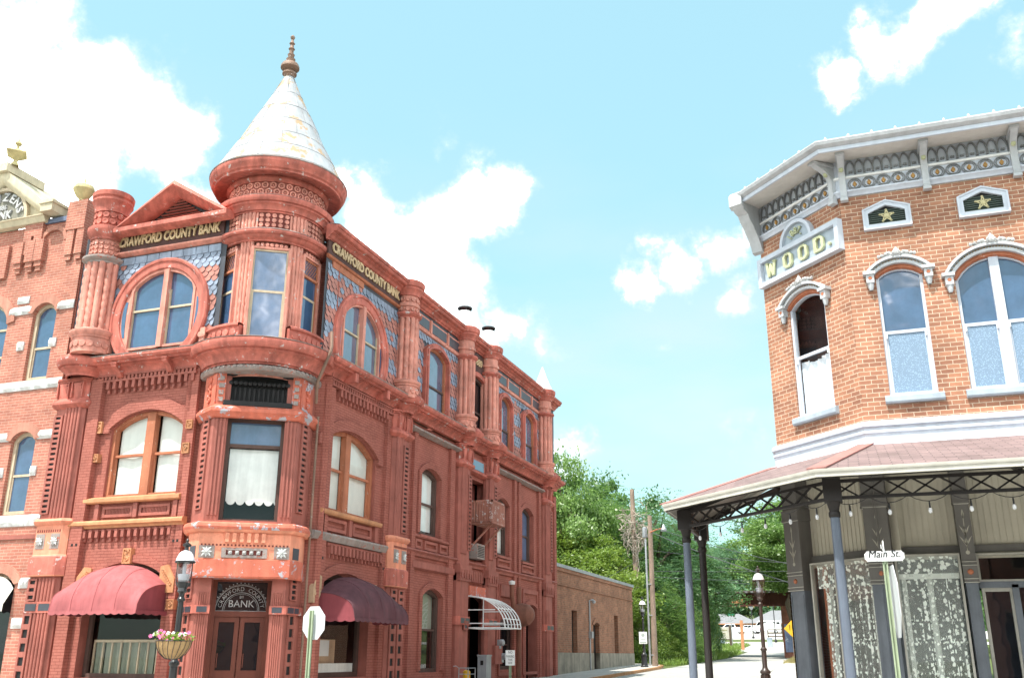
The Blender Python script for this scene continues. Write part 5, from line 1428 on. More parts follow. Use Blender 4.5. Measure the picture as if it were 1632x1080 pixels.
b = MB(S3); A = outline(29.7, 31.3, 8.72, 10.85, .2, 's', 12, -.16); B = outline(29.7, 31.3, 8.72, 10.85, .2, 's', 12, 0); b.band(A[1:-1], B[1:-1], 0, .12, closed=False); b.build('window_arch', 'orange', bank)
b = MB(S3); b.box(29.75, 31.4, 0, .05, 11.25, 11.9); dp = b.build('date_panel', 'signboard', bank)
text('date_lettering', '1889', S3, 30.5, 11.42, .07, .36, 'gold', dp, ext=.015, sx=1.1, bold=.008)
b = MB(S3)
for a, c in ((25.1, 29.2), (32.2, 38.0)):
    b.sweep([(a, 0), (c, 0)], [(0, 11.30), (.08, 11.32), (.10, 11.38), (.06, 11.42), (0, 11.43)])
    b.box(a, c, 0, .03, 11.42, 11.86)
    n = int((c - a) / 1.25)
    for i in range(n + 1): x = a + (c - a) * i / n; b.box(x - .05, x + .05, .03, .08, 11.42, 11.86)
    b.cut('upper_frieze', 'coral', bank)
    b.box(a, c, 0, .10, 8.76, 8.95); b.cut('plinth', 'coral', bank)
b = MB(S3)
for a, c in ((25.1, 29.2), (32.2, 38.0)):
    n = int((c - a) / 1.25)
    for i in range(n):
        x0 = a + (c - a) * i / n + .1; x1 = a + (c - a) * (i + 1) / n - .1
        b.box(x0, x1, .03, .045, 11.48, 11.80); b.cut('frieze_panel', 'blackpanel', bank)
for a, c in ((25.2, 26.0), (27.9, 29.0), (34.1, 35.2), (36.95, 37.8)): b.box(a + .08, c - .08, .10, .115, 8.79, 8.92); b.cut('plinth_panel', 'blackpanel', bank)
b = MB(S3); b.box(20.0, 24.4, 0, .05, 11.60, 12.0); ss = b.build('sign_board', 'signboard', bank)
text('sign_lettering', 'CRAWFORD COUNTY BANK', S3, 22.12, 11.66, .075, .36, 'gold', ss, ext=.015, sx=.83, bold=.014)
b = MB(S3); b.sweep([(20.0, 0), (24.4, 0)], [(0, 11.50), (.07, 11.52), (.10, 11.57), (.05, 11.60), (0, 11.6)]); b.box(20.3, 22, .0, .035, 11.32, 11.5); b.build('sign_moulding', 'frame', bank)
b = MB(S3)
tc_ = [(0, 11.98), (.05, 11.98), (.05, 12.02), (.10, 12.04), (.14, 12.10), (.22, 12.13), (.22, 12.17), (.31, 12.18), (.34, 12.22), (.34, 12.26), (.38, 12.27), (.39, 12.34), (.2, 12.38), (0, 12.40)]
b.sweep([(19.9, 0), (39.75, 0)], tc_)
b.box(20, 39.7, -.4, 0, 12.2, 12.38)
b.build('cornice', 'orange', bank)
b = MB(S3); b.sweep([(19.9, 0), (39.75, 0)], [(.38, 12.33), (.40, 12.345), (.2, 12.395), (0, 12.41)]); b.build('cornice_flashing', 'weathered', bank)
def side_column(uc, rope, coney, label=None):
    s = 1
    caps = [
        ('column_base', [(.2, 8.72), (.41, 8.74), (.40, 9.08), (.43, 9.09), (.43, 9.13), (.48, 9.17), (.49, 9.23), (.43, 9.23), (.41, 9.28), (.34, 9.3)], 'coral', ((8.93,), .078, .40, 14)),
        ('column_neck', [(.30, 11.20), (.37, 11.20), (.37, 11.24), (.43, 11.28), (.46, 11.32), (.46, 11.36), (.40, 11.36), (.38, 11.40), (.30, 11.40)], 'orange', None),
        ('column_drum', [(.32, 11.38), (.33, 11.58), (.37, 11.58), (.38, 11.63), (.37, 11.68), (.33, 11.68), (.33, 11.98)], 'coral', (((11.49, 11.80), .07, .33, 13) if rope else None)),
        ('column_crown', [(.32, 11.93), (.37, 11.93), (.37, 11.98), (.40, 12.05), (.46, 12.12), (.46, 12.17), (.50, 12.20), (.52, 12.28), (.52, 12.36), (.48, 12.36), (.46, 12.41), (.05, 12.44)], 'orange', None)]
    c = reed_column(bank, S3, uc, .14, 9.25, 11.22, .34, rope, 12, caps=caps, label=label)
    if coney:
        b = MB(S3)
        if coney == 'vent':
            b.lathe(uc, .1, [(.46, 12.42), (.30, 12.85), (.25, 13.05)], n=20)
        else: b.lathe(uc, .1, [(.44, 12.42), (.2, 13.0), (.02, 13.5)], n=20)
        cc = b.build('cone_cap', 'white', c)
        if coney == 'vent':
            b = MB(S3); b.lathe(uc, .1, [(.24, 13.14), (.26, 13.17), (.26, 13.21), (.02, 13.24)], n=20)
            for k in range(5): a = 2 * PI * k / 5; b.tube([(uc + .22 * math.cos(a), .1 + .22 * math.sin(a), 13.0), (uc + .22 * math.cos(a), .1 + .22 * math.sin(a), 13.16)], .015, n=4)
            b.build('vent_cap', 'lampblack', c)
    return c
side_column(24.55, True, None, 'rope twisted column on the side street')
side_column(29.1, False, 'vent', 'plain reeded column left of the side entrance'); side_column(31.4, False, 'vent', 'plain reeded column right of the side entrance'); side_column(37.85, False, 'point', 'plain reeded column at the far corner')

# ---- balcony basket, air conditioner, hoop frame, meters on the side wall
b = MB(SD); b.box(29.78, 30.9, -.45, -.4, 4.62, 7.35, 1); flutes(b, SD, 30.2, 31.4, 4.7, 7.3, 8, d=-.38, r=.05)
b.build('recess_lining', ['darkred', 'black'], bank)
b = MB(SD); b.box(29.9, 31.2, .05, .12, 7.62, 8.08); k_ = b.build('fanlight_frame', 'red', bank)
b = MB(SD); b.box(30.05, 31.05, .12, .13, 7.68, 8.0); b.build('pane', 'glassblue', k_)
b = MB(SD); b.sweep([(29.75, 0), (31.35, 0)], [(0, 7.5), (.08, 7.5), (.18, 7.56), (.18, 7.62), (0, 7.66)]); b.build('entrance_moulding', 'orange', bank)
bk = MB(SD)
bk.box(29.95, 31.15, .25, .29, 6.5, 6.56); bk.box(29.95, 31.15, .85, .89, 6.5, 6.56); bk.box(29.95, 31.15, .1, .9, 5.78, 5.84)
bk.box(29.95, 30.0, .1, .89, 6.5, 6.56); bk.box(31.1, 31.15, .1, .89, 6.5, 6.56)
for i in range(14):
    x = 29.97 + i * .09; bk.box(x, x + .06, .85, .88, 5.8, 6.5)
for i in range(8):
    y = .12 + i * .095; bk.box(29.95, 29.98, y, y + .06, 5.8, 6.5); bk.box(31.12, 31.15, y, y + .06, 5.8, 6.5)
bk.bar((30.1, .85, 5.8), (30.1, .0, 4.95), .05); bk.bar((31.0, .85, 5.8), (31.0, .0, 4.95), .05)
bk.build('balcony_basket', mat('balcony_red_grey', (.36, .15, .11), wear=(.5, (.5, .42, .40), 6)), bank)
ac = MB(SD); ac.box(30.15, 30.85, -.3, .28, 4.66, 5.15)
for i in range(7): ac.box(30.2, 30.8, .28, .29, 4.72 + i * .055, 4.745 + i * .055, 1)
ac.build('air_conditioner', ['weathered', 'black'], bank)
hp = MB(SD)
for i in range(6):
    u = 29.75 + i * .30
    hp.tube([(u, .10 + 1.35 * math.sin(PI / 2 * t / 12), 2.42 + 1.0 * math.cos(PI / 2 * t / 12)) for t in range(13)], .022, n=6)
for t in (3.6, 7, 9.8, 12):
    a = PI / 2 * t / 12; hp.tube([(29.75, .10 + 1.35 * math.sin(a), 2.42 + 1.0 * math.cos(a)), (31.25, .10 + 1.35 * math.sin(a), 2.42 + 1.0 * math.cos(a))], .02, n=6)
for u in (29.75, 31.25):
    hp.tube([(u, .10, 2.42), (u, 1.45, 2.42)], .022, n=6); hp.tube([(u, .1, 2.42), (u, .1, 3.45)], .022, n=6); hp.tube([(u, .1, 2.56), (u, 1.43, 2.56)], .018, n=6)
hp.tube([(29.75, .1, 2.42), (31.25, .1, 2.42)], .02, n=6); hp.tube([(29.75, .1, 2.98), (29.75, 1.1, 2.98)], .018, n=6); hp.tube([(31.25, .1, 2.98), (31.25, 1.1, 2.98)], .018, n=6)
hp.build('awning_frame', 'white', bank)
b = MB(SD); b.box(29.75, 31.2, .12, .2, 3.42, 3.75); b.build('sign_panel', 'peel', bank)
b = MB(SD)
for i, (u0, u1, z0, z1) in enumerate(((29.2, 29.55, 2.35, 2.62),)): b.box(u0, u1, .2, .24, z0, z1, 1); b.band([(u0, z0), (u0, z1), (u1, z1), (u1, z0)], [(u0 + .05, z0 + .05), (u0 + .05, z1 - .05), (u1 - .05, z1 - .05), (u1 - .05, z0 + .05)], .2, .27)
b.build('belt_panel', ['red', 'blackpanel'], bank)
b = MB(SD); b.box(31.9, 32.6, 0, .3, 1.3, 1.9); b.tube([(32.3, .2, 1.9), (32.3, .2, 3.6), (32.35, .15, 4.0)], .05, n=7); b.build('meter_cabinet', 'red', bank)
b = MB(SD)
for u, z in ((32.35, 2.0), (32.6, 1.55)): b.lathe(u, 0, [(.02, .3), (.11, .3), (.11, .42), (.06, .46), (.001, .46)], n=14, axis='d', cz=z); b.box(u - .09, u + .09, .2, .32, z - .2, z + .1); b.cut('electric_meter', 'galv', bank)
b = MB(SD); b.lathe(34.0, 0, [(.28, .25), (.38, .35), (.42, .55), (.36, .8), (.2, .95), (.001, 1.0)], n=18, axis='d', cz=2.98); b.tube([(33.7, .35, 3.1), (33.4, .35, 3.6), (33.25, .4, 4.05)], [.1, .08, .09], n=10)
b.tube([(34.7, .15, .4), (34.7, .15, 4.0)], .1, n=10); b.build('blower_hood', mat('brown_duct', (.24, .10, .07)), bank)
b = MB(SD); b.lathe(33.25, .4, [(.10, 4.0), (.12, 4.05), (.12, 4.12), (.02, 4.15)], n=12); b.build('vent_tip', 'white', bank)

# ---- awnings
def awning(fr, ua, ub, zs, rise, proj, zbot, m, ms, u2a, u2b, label):
    b = MB(fr); n = 24; nv = 10
    def top(t): return archz(ua + (ub - ua) * t, ua, ub, zs, rise)
    def P(i, j):
        t = i / n; a = PI / 2 * j / nv
        uw = ua + (ub - ua) * t; uf = u2a + (u2b - u2a) * t
        zt = top(t); s_ = math.sin(a); c = math.cos(a)
        sag = .03 * math.sin(PI * ((t * 4) % 1)) * math.sin(a) + .008 * math.sin(t * 37 + a * 5) * math.sin(a) + .010 * math.sin(t * 11 - a * 9 + 1) * math.sin(a)
        return (uw + (uf - uw) * s_, .06 + proj * s_ - sag, zbot + (zt - zbot) * c ** .85)
    for i in range(n):
        for j in range(nv):
            b.face([P(i, j), P(i + 1, j), P(i + 1, j + 1), P(i, j + 1)], 0)
    for e in (0, n):
        for j in range(nv):
            p, q = P(e, j), P(e, j + 1)
            b.face([p, q, (q[0], q[1], zbot), (p[0], p[1], zbot)] if j else [p, q, (q[0], q[1], zbot), (p[0], p[1], zbot)], 1)
    # scalloped valance
    def val(p, q, mi, cnt):
        for k in range(cnt * 6):
            t0, t1 = k / (cnt * 6), (k + 1) / (cnt * 6)
            d0 = .07 + .03 * abs(math.sin(PI * t0 * cnt)); d1 = .07 + .03 * abs(math.sin(PI * t1 * cnt))
            a = [p[x] + (q[x] - p[x]) * t0 for x in range(3)]; c = [p[x] + (q[x] - p[x]) * t1 for x in range(3)]
            b.face([(a[0], a[1], a[2]), (c[0], c[1], c[2]), (c[0], c[1] + .01, c[2] - d1), (a[0], a[1] + .01, a[2] - d0)], mi)
    val(P(0, nv), P(n, nv), 0, 11)
    for e in (0, n):
        p = P(e, nv); val((p[0], .06, p[2]), p, 1, 4)
    for i in range(5):
        k = int(n * i / 4); b.tube([P(k, j) for j in range(nv + 1)], .012, n=5, mi=0)
    o = b.build('awning', [m, ms], bank, smooth=50); o['label'] = label
    return o
awning(FR, -17.72, -15.2, 3.1, .47, 1.05, 2.50, 'awnred', 'awnside', -17.55, -15.1, 'faded red dome awning over the front window')
awning(SD, 20.6, 23.35, 3.0, .45, 1.05, 2.42, 'awndark', 'awnside', 20.55, 23.4, 'faded maroon dome awning over the side window')

# ================================================================ neighbouring brick bank on the left
CZ = FR
cz = thing('brick_building', (-23, 18.6, 0), 'weathered red brick bank with rough white stone bands and a cream pediment above its parapet', 'building')
b = MB(CZ)
co = []
for x in (-20.77, -24.9):
    co += [(x, x + .82, 8.5, 10.4, .28, 's'), (x, x + .82, 4.93, 6.85, .24, 's')]
for x in (-23.5, -22.55):
    pass
co += [(-23.55, -21.65, 8.5, 10.2, .75, 'e'), (-23.5, -21.7, 4.93, 6.8, .4, 's'), (-23.6, -21.6, .4, 3.2, .3, 's'), (-20.9, -19.85, .4, 3.2, .28, 's')]
wall(b, -27.5, -19.37, 0, 13.1, co, rmi=0, thick=.25)
b.face([(-19.37, 0, 0), (-19.37, -9, 0), (-19.37, -9, 13.1), (-19.37, 0, 13.1)], 0); b.face([(-27.5, 0, 0), (-27.5, -14, 0), (-27.5, -14, 13.1), (-27.5, 0, 13.1)], 0)
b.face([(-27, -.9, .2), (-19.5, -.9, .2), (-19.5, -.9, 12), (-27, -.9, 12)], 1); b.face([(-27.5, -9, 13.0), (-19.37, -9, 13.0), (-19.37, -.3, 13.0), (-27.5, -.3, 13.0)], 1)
b.box(-20.02, -19.355, -.4, .12, 12.75, 13.62)
for x in (-19.95, -19.6): b.box(x, x + .26, 0, .10, 12.0, 12.75); b.box(x + .03, x + .23, 0, .07, 11.85, 12.0)
b.box(-21.5, -20.85, 0, .12, 12.75, 13.3)
for x in (-21.5, -21.12): b.box(x, x + .28, 0, .12, 12.2, 12.75)
for x in (-21.72, -21.3, -20.98): b.box(x, x + .3, 0, .16, 11.95, 12.6); b.box(x + .03, x + .27, 0, .12, 11.8, 11.95); b.box(x + .06, x + .24, 0, .08, 11.68, 11.8)
b.box(-22.6, -22.0, 0, .1, 11.6, 12.6)
b.box(-24.4, -23.8, 0, .12, 12.2, 13.3)
wz = b.build('wall', ['brick_citz', 'dark'], cz, smooth=0, recalc=False)
b = MB(CZ); A = outline(-20.84, -20.06, 12.0, 12.5, .36, 'e', 10, -.12); B = outline(-20.84, -20.06, 12.0, 12.5, .36, 'e', 10, 0); b.band(A[1:-1], B[1:-1], 0, .07, closed=False); b.cut('blind_arch', 'archbrick', cz)
for x in (-20.77, -24.9):
    for zs, rs in ((10.4, .28), (6.85, .24)):
        A = outline(x, x + .82, zs - .02, zs, rs, 's', 10, -.24); B = outline(x, x + .82, zs - .02, zs, rs, 's', 10, 0); b.band(A[1:-1], B[1:-1], 0, .05, closed=False); b.cut('brick_arch', 'archbrick', cz)
A = outline(-20.9, -19.85, 3.1, 3.2, .28, 's', 10, -.24); B = outline(-20.9, -19.85, 3.1, 3.2, .28, 's', 10, 0); b.band(A[1:-1], B[1:-1], 0, .05, closed=False); b.cut('brick_arch', 'archbrick', cz)
A = outline(-23.55, -21.65, 10.1, 10.2, .75, 'e', 14, -.26); B = outline(-23.55, -21.65, 10.1, 10.2, .75, 'e', 14, 0); b.band(A[1:-1], B[1:-1], 0, .05, closed=False)
b.build('brick_arch', 'archbrick', cz)
b = MB(CZ)
def rock(mb, u0, u1, z0, z1):
    n = max(1, int(round((u1 - u0) / .5)))
    for i in range(n):
        a, c = u0 + (u1 - u0) * i / n + .004, u0 + (u1 - u0) * (i + 1) / n - .004
        nx, nz = 6, 3; g_ = [[(a + (c - a) * p / nx, .03 + (0 if p in (0, nx) or q in (0, nz) else random.uniform(.02, .07)), z0 + (z1 - z0) * q / nz) for p in range(nx + 1)] for q in range(nz + 1)]
        for q in range(nz):
            for p in range(nx): mb.face([g_[q][p], g_[q][p + 1], g_[q + 1][p + 1], g_[q + 1][p]])
        for s in ((a, z0, c, z0), (c, z0, c, z1), (c, z1, a, z1), (a, z1, a, z0)): mb.face([(s[0], .03, s[1]), (s[2], .03, s[3]), (s[2], 0, s[3]), (s[0], 0, s[1])])
for (a, c, z0, z1) in ((-19.95, -19.36, 10.42, 10.66), (-21.65, -20.8, 10.42, 10.66), (-21.4, -20.98, 10.75, 10.95), (-20.02, -19.78, 9.38, 9.62), (-21.15, -20.9, 9.38, 9.62),
                       (-27.4, -19.36, 8.22, 8.48), (-19.9, -19.36, 6.85, 7.08), (-21.7, -20.85, 6.85, 7.08), (-19.95, -19.75, 5.9, 6.15), (-21.1, -20.85, 5.9, 6.15),
                       (-27.4, -19.36, 4.62, 4.9), (-19.72, -19.36, 3.1, 3.35), (-21.6, -20.95, 3.1, 3.35), (-19.75, -19.36, 2.15, 2.4)): rock(b, a, c, z0, z1); b.cut('stone_band', 'dirtywhite', cz, smooth=20)
b = MB(CZ); b.box(-27.4, -19.36, 0, .05, 4.3, 4.4); b.build('string_course', 'red', cz)
for x in (-20.77, -24.9):
    for (z0, zs, rs, rl_) in ((8.5, 10.4, .28, 9.42), (4.93, 6.85, .24, 5.95)):
        window(cz, CZ, x, x + .82, z0, zs, rs, 's', d=-.16, fw=.10, ft=.06, fm='paleframe', rails=[rl_], glass='glassblue')
window(cz, CZ, -23.55, -21.65, 8.5, 10.2, .75, 'e', d=-.16, fw=.10, ft=.06, fm='paleframe', rails=[9.3, 10.1], mull=[(-22.65, -22.55)], glass='glassblue')
window(cz, CZ, -23.5, -21.7, 4.93, 6.8, .4, 's', d=-.16, fw=.10, ft=.06, fm='paleframe', rails=[5.95], mull=[(-22.65, -22.55)], glass='glassblue')
window(cz, CZ, -20.9, -19.85, .4, 3.2, .28, 's', d=-.16, fw=.10, ft=.06, fm='paleframe', glass='glassdark', name='side_door')
window(cz, CZ, -23.6, -21.6, .4, 3.2, .3, 's', d=-.16, fw=.10, ft=.06, fm='paleframe', glass='glassdark')
b = MB(CZ); n = 10
for i in range(n):
    u0, u1 = -20.95 + 1.12 * i / n, -20.95 + 1.12 * (i + 1) / n; t0 = archz(u0, -20.95, -19.83, 3.1, .3); t1 = archz(u1, -20.95, -19.83, 3.1, .3)
    b.face([(u0, .05, t0), (u1, .05, t1), (u1, .28, 2.72), (u0, .28, 2.72)]); b.face([(u0, .28, 2.72), (u1, .28, 2.72), (u1, .29, 2.58 - .04 * (i % 2)), (u0, .29, 2.58 - .04 * ((i + 1) % 2))])
b.build('door_awning', 'fascia', cz)
# cream gable
b = MB(CZ)
GA = (-22.5, 14.86)
b.sweep([(-24.1, 0), (-20.75, 0)], [(.0, 13.12), (.16, 13.14), (.24, 13.28), (.28, 13.30), (.28, 13.32), (0, 13.32)])
b.prism_d([(-23.9, 13.3), (GA[0], GA[1]), (-20.7, 13.3)], 0, .12)
for s, ue in ((1, -24.15), (-1, -20.4)):
    for (o0, d0), (o1, d1) in (((-.06, .38), (.12, .38)), ((.12, .38), (.18, .36)), ((.18, .36), (.30, .24)), ((.30, .24), (.34, .12))):
        b.face([(ue + s * o0 * 1.3, d0, 13.34), (GA[0], d0, GA[1] + .1 - o0 * 1.4), (GA[0], d1, GA[1] + .1 - o1 * 1.4), (ue + s * o1 * 1.3, d1, 13.34)])
    b.face([(ue, .38, 13.34), (GA[0], .38, GA[1] + .18), (GA[0], -1.4, GA[1] + .18), (ue, -1.4, 13.34)])
for ue in (-20.75, -24.2): b.box(ue, ue + .42, -1.2, .4, 13.32, 13.60); b.box(ue - .04, ue + .46, -1.25, .44, 13.55, 13.63)
b.prism_z([(GA[0] - .3, .5), (GA[0] + .3, .5), (GA[0] + .3, -.9), (GA[0] - .3, -.9)], 14.84, 15.10)
gb = b.build('gable', mat('cream_stone', (.56, .49, .35), grime=.2, wear=(.1, (.7, .66, .55), 6)), cz)
b = MB(CZ); A = [(GA[0] + 1.02 * math.cos(PI * i / 20), 13.32 + .98 * math.sin(PI * i / 20)) for i in range(21)]
b.prism_d(A, .12, .14, 0); pn_ = b.build('name_panel', mat('grey_green_panel', (.23, .22, .18)), cz)
b = MB(CZ); arcband(b, GA[0], 13.32, 1.0, .10, .12, .24, n=24); b.build('panel_rim', 'paleframe', pn_)
arc_text('name_lettering', 'CITIZENS', CZ, GA[0], 13.35, .78, 168, 12, .16, .36, 'crest', pn_, ext=.03, bold=.01)
text('name_word', 'BANK', CZ, GA[0], 13.36, .16, .36, 'crest', pn_, ext=.03, sx=.9, bold=.01)
text('name_date', '1886', CZ, GA[0], 13.70, .16, .2, 'crest', pn_, ext=.02, bold=.006)
gold2 = mat('ochre_urn', (.55, .47, .24), grime=.3)
b = MB(CZ); b.lathe(-22.2, .25, [(.16, 15.08), (.1, 15.18), (.07, 15.24), (.10, 15.30), (.22, 15.38), (.38, 15.48), (.36, 15.52), (.12, 15.60), (.05, 15.67), (.05, 15.77), (.12, 15.82), (.05, 15.90), (.001, 16.02)], n=4)
b.lathe(-22.2, .25, [(.03, 15.72), (.10, 15.80), (.03, 15.88)], n=10)
b.build('finial', gold2, cz)
b = MB(CZ); b.lathe(-19.68, .0, [(.10, 13.6), (.09, 13.68), (.20, 13.8), (.29, 13.98), (.28, 14.04), (.25, 14.1), (.1, 14.16), (.03, 14.22), (.02, 14.38), (.001, 14.6)], n=20)
b.build('corner_urn', gold2, cz)
b = MB(CZ); b.box(-20.85, -20.02, -.3, .06, 13.1, 13.24); b.build('coping', mat('blue_grey_coping', (.14, .17, .25)), cz)

# ================================================================ low brick annex behind the bank
AX = Frame((-12.5, 0, 0), (0, 1), (1, 0))
an = thing('brick_annex', (-12.5, 47, 0), 'low brown brick annex with slit windows and grey rendered base', 'building')
b = MB(AX)
ao = [(42.1, 42.95, 1.6, 3.5, 0, 's'), (45.65, 46.75, .9, 2.95, .14, 's'), (49.75, 50.55, 1.65, 3.55, 0, 's')]
wall(b, 39.62, 54.0, 1.7, 5.2, [(a, c, max(z0, 1.7), z1, r, s) for a, c, z0, z1, r, s in ao], thick=.3)
b.face([(54.0, 0, .3), (54.0, -7, .3), (54.0, -7, 5.2), (54.0, 0, 5.2)], 0)
b.sweep([(39.62, 0), (54.0, 0)], [(0, 4.45), (.05, 4.45), (.05, 4.52), (0, 4.52)], 0)
b.sweep([(39.62, 0), (54.0, 0)], [(0, 5.05), (.06, 5.05), (.06, 5.2), (0, 5.2)], 0)
wa = b.build('wall', 'brick_annex', an, smooth=0, recalc=False)
b = MB(AX); wall(b, 39.62, 54.03, .2, 1.7, [(45.65, 46.75, .9, 1.7, 0, 's')], d=.02, thick=.32); b.face([(54.03, .02, .3), (54.03, -7, .3), (54.03, -7, 1.7), (54.03, .02, 1.7)], 0); b.build('rendered_base', 'render', an, smooth=0, recalc=False)
b = MB(AX); b.prism_d([(39.62, 5.2), (39.62, 5.34), (54.1, 5.34), (54.1, 5.2)], -6.5, .1); b.build('roof', 'galv', an)
b = MB(AX)
for a, c, z0, z1, r, s in ao: b.box(a - .05, c + .05, -.45, -.2, z0, z1 + r)
b.build('recess_shade', 'darkbrown', an)  # near-black backs paint the shade of the slits and doorway
b = MB(AX); A = outline(45.65, 46.75, 2.9, 2.95, .14, 's', 8, -.2); B = outline(45.65, 46.75, 2.9, 2.95, .14, 's', 8, 0); b.band(A[1:-1], B[1:-1], 0, .05, closed=False); b.build('door_arch', 'brick_annex', an)
b = MB(AX); b.tube([(44.9, .05, .9), (44.9, .05, 4.05), (45.4, .1, 4.1)], .035, n=6); b.box(44.85, 45.15, .0, .16, 2.35, 2.65); b.lathe(45.3, .15, [(.04, 3.92), (.09, 3.96), (.09, 4.05), (.02, 4.08)], n=10)
b.build('conduit', 'galv', an)

# ================================================================ the orange brick building
WM = Frame((0, 18, 0), (1, 0), (0, -1))
c45 = .70711
WC = Frame((-1.46, 19.7, 0), (c45, -c45), (-c45, -c45))
WS = Frame((-1.46, 19.7, 0), (0, 1), (-1, 0))
CW = 2.404                                     # width of the cut corner; its right end is the main corner u = .24
wb = thing('corner_building', (1.5, 19, 0), 'orange brick building with white bracketed cornice and cut corner', 'building')
b = MB(WM)
wops = [(.72, 1.53, 6.05, 8.36, .17, 's'), (2.06, 3.42, 6.05, 8.15, .40, 's'), (4.0, 4.8, 6.05, 8.36, .17, 's'), (5.4, 6.2, 6.05, 8.36, .17, 's')]
wall(b, .24, 12, 5.2, 10.35, wops, thick=.2)
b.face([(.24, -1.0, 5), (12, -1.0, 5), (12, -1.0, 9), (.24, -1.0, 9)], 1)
b.face([(12, 0, 0), (12, -15, 0), (12, -15, 11), (12, 0, 11)], 0)
b.build('main_wall', ['brick_orange', 'dark'], wb, smooth=0, recalc=False)
b = MB(WC)
wall(b, 0, CW, 5.2, 10.35, [(.70, 1.72, 6.07, 8.32, .2, 's')], thick=.2)
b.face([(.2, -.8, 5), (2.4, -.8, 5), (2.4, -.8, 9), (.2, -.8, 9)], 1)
b.build('corner_wall', ['brick_orange', 'dark'], wb, smooth=0, recalc=False)
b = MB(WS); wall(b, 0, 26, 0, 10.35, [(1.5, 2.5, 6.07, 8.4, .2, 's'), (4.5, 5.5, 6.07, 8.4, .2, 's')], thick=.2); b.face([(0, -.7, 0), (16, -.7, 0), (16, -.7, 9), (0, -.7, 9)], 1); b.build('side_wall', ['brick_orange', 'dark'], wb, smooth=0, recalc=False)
b = MB(); b.prism_z([(.3, 18.1), (12, 18.1), (12, 45), (-1.4, 45), (-1.4, 19.8)], 10.6, 10.7); b.build('roof_deck', 'slatedark', wb)
PLW = [WS.p(26, 0, 0), WS.p(0, 0, 0), WM.p(.24, 0, 0), WM.p(12, 0, 0)]
plw = [(p.x, p.y) for p in PLW]                  # world plan, travelling so that outward is on the right
def wsweep(mb, plan, prof, mi=0, skew=0):
    """sweep with outward on the right of travel"""
    mb.sweep(plan, [(-o, z) for o, z in prof], mi, skew=skew)
plc = [(WC.p(-.08, 0, 0).x, WC.p(-.08, 0, 0).y)] + plw[2:]
b = MB(); wsweep(b, plc, [(0, 10.10), (.04, 10.10), (.06, 10.15), (.10, 10.18), (.10, 10.21), (.03, 10.23), (.03, 10.88), (.10, 10.885), (.66, 10.81), (.67, 10.78), (.71, 10.78), (.71, 10.92), (0, 10.94)], skew=-.39)
b.build('cornice', 'trim', wb)
b = MB(); wsweep(b, plc, [(.713, 10.86), (.74, 10.87), (.79, 10.91), (.81, 10.97), (.79, 11.0), (.5, 11.02)], skew=-.39); b.build('gutter', 'gutter', wb)
b = MB(); wsweep(b, plc, [(.034, 10.875), (.10, 10.88), (.655, 10.805)], skew=-.39); b.build('soffit', 'cream', wb)
b = MB(); wsweep(b, plc, [(.03, 10.47), (.07, 10.48), (.07, 10.52), (.03, 10.53)], skew=-.39); b.build('frieze_rail', 'white', wb)
def frieze(fr, u0, u1, n):
    p = (u1 - u0) / n
    b = MB(fr)
    for i in range(n):
        c = u0 + (i + .5) * p; r = min(p * .49, .15)
        A = [(c + r * math.cos(a_ * PI / 10), 10.34 + .125 * math.sin(a_ * PI / 10)) for a_ in range(20)]; B = [(c + (r - .02) * math.cos(a_ * PI / 10), 10.34 + .105 * math.sin(a_ * PI / 10)) for a_ in range(20)]
        b.band(A, B, .035, .06)
        A = [(c + r * .72 * math.cos(a_ * PI / 10), 10.34 + .09 * math.sin(a_ * PI / 10)) for a_ in range(20)]; B = [(c + (r * .72 - .012) * math.cos(a_ * PI / 10), 10.34 + .078 * math.sin(a_ * PI / 10)) for a_ in range(20)]
        b.band(A, B, .035, .05)
    m = int(n * 1.6); q = (u1 - u0) / m; rr = q * .62
    for i in range(m):
        c = u0 + (i + .5) * q
        A = [(max(u0, min(u1, c + rr * math.cos(PI * t / 12))), 10.555 + .295 * math.sin(PI * t / 12)) for t in range(13)]
        B = [(max(u0, min(u1, c + (rr - .024) * math.cos(PI * t / 12))), 10.555 + .268 * math.sin(PI * t / 12)) for t in range(13)]
        b.band(A, B, .035, .075 + (i % 2) * .006, closed=False)
        b.knob(c - q * .1, 10.60, .035, [(.022, 0), (.022, .04), (.001, .045)], n=7); b.knob(c + q * .1, 10.60, .035, [(.022, 0), (.022, .04), (.001, .045)], n=7)
    f = b.build('frieze_scrolls', 'iron', wb)
    b = MB(fr)
    for i in range(n):
        c = u0 + (i + .5) * p; b.knob(c, 10.34, .035, [(.042, 0), (.036, .03), (.001, .035)], n=8); b.knob(c, 10.375, .035, [(.02, 0), (.015, .035), (.001, .04)], n=7); b.knob(c, 10.305, .035, [(.022, 0), (.02, .03), (.001, .035)], n=7)
    b.build('frieze_drops', 'goldtrim', f)
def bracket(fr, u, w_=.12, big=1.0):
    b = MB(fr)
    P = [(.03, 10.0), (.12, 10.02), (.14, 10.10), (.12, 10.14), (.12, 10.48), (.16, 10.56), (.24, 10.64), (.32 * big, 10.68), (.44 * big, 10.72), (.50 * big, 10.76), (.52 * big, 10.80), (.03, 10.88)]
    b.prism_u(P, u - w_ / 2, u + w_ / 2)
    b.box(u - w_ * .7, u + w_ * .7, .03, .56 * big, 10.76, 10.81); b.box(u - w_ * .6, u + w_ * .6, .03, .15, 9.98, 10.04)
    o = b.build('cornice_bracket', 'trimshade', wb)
    b = MB(fr); b.lathe(u, .2, [(.001, 10.55), (.04, 10.58), (.05, 10.63)], n=8); b.build('bracket_drop', 'olive', o)
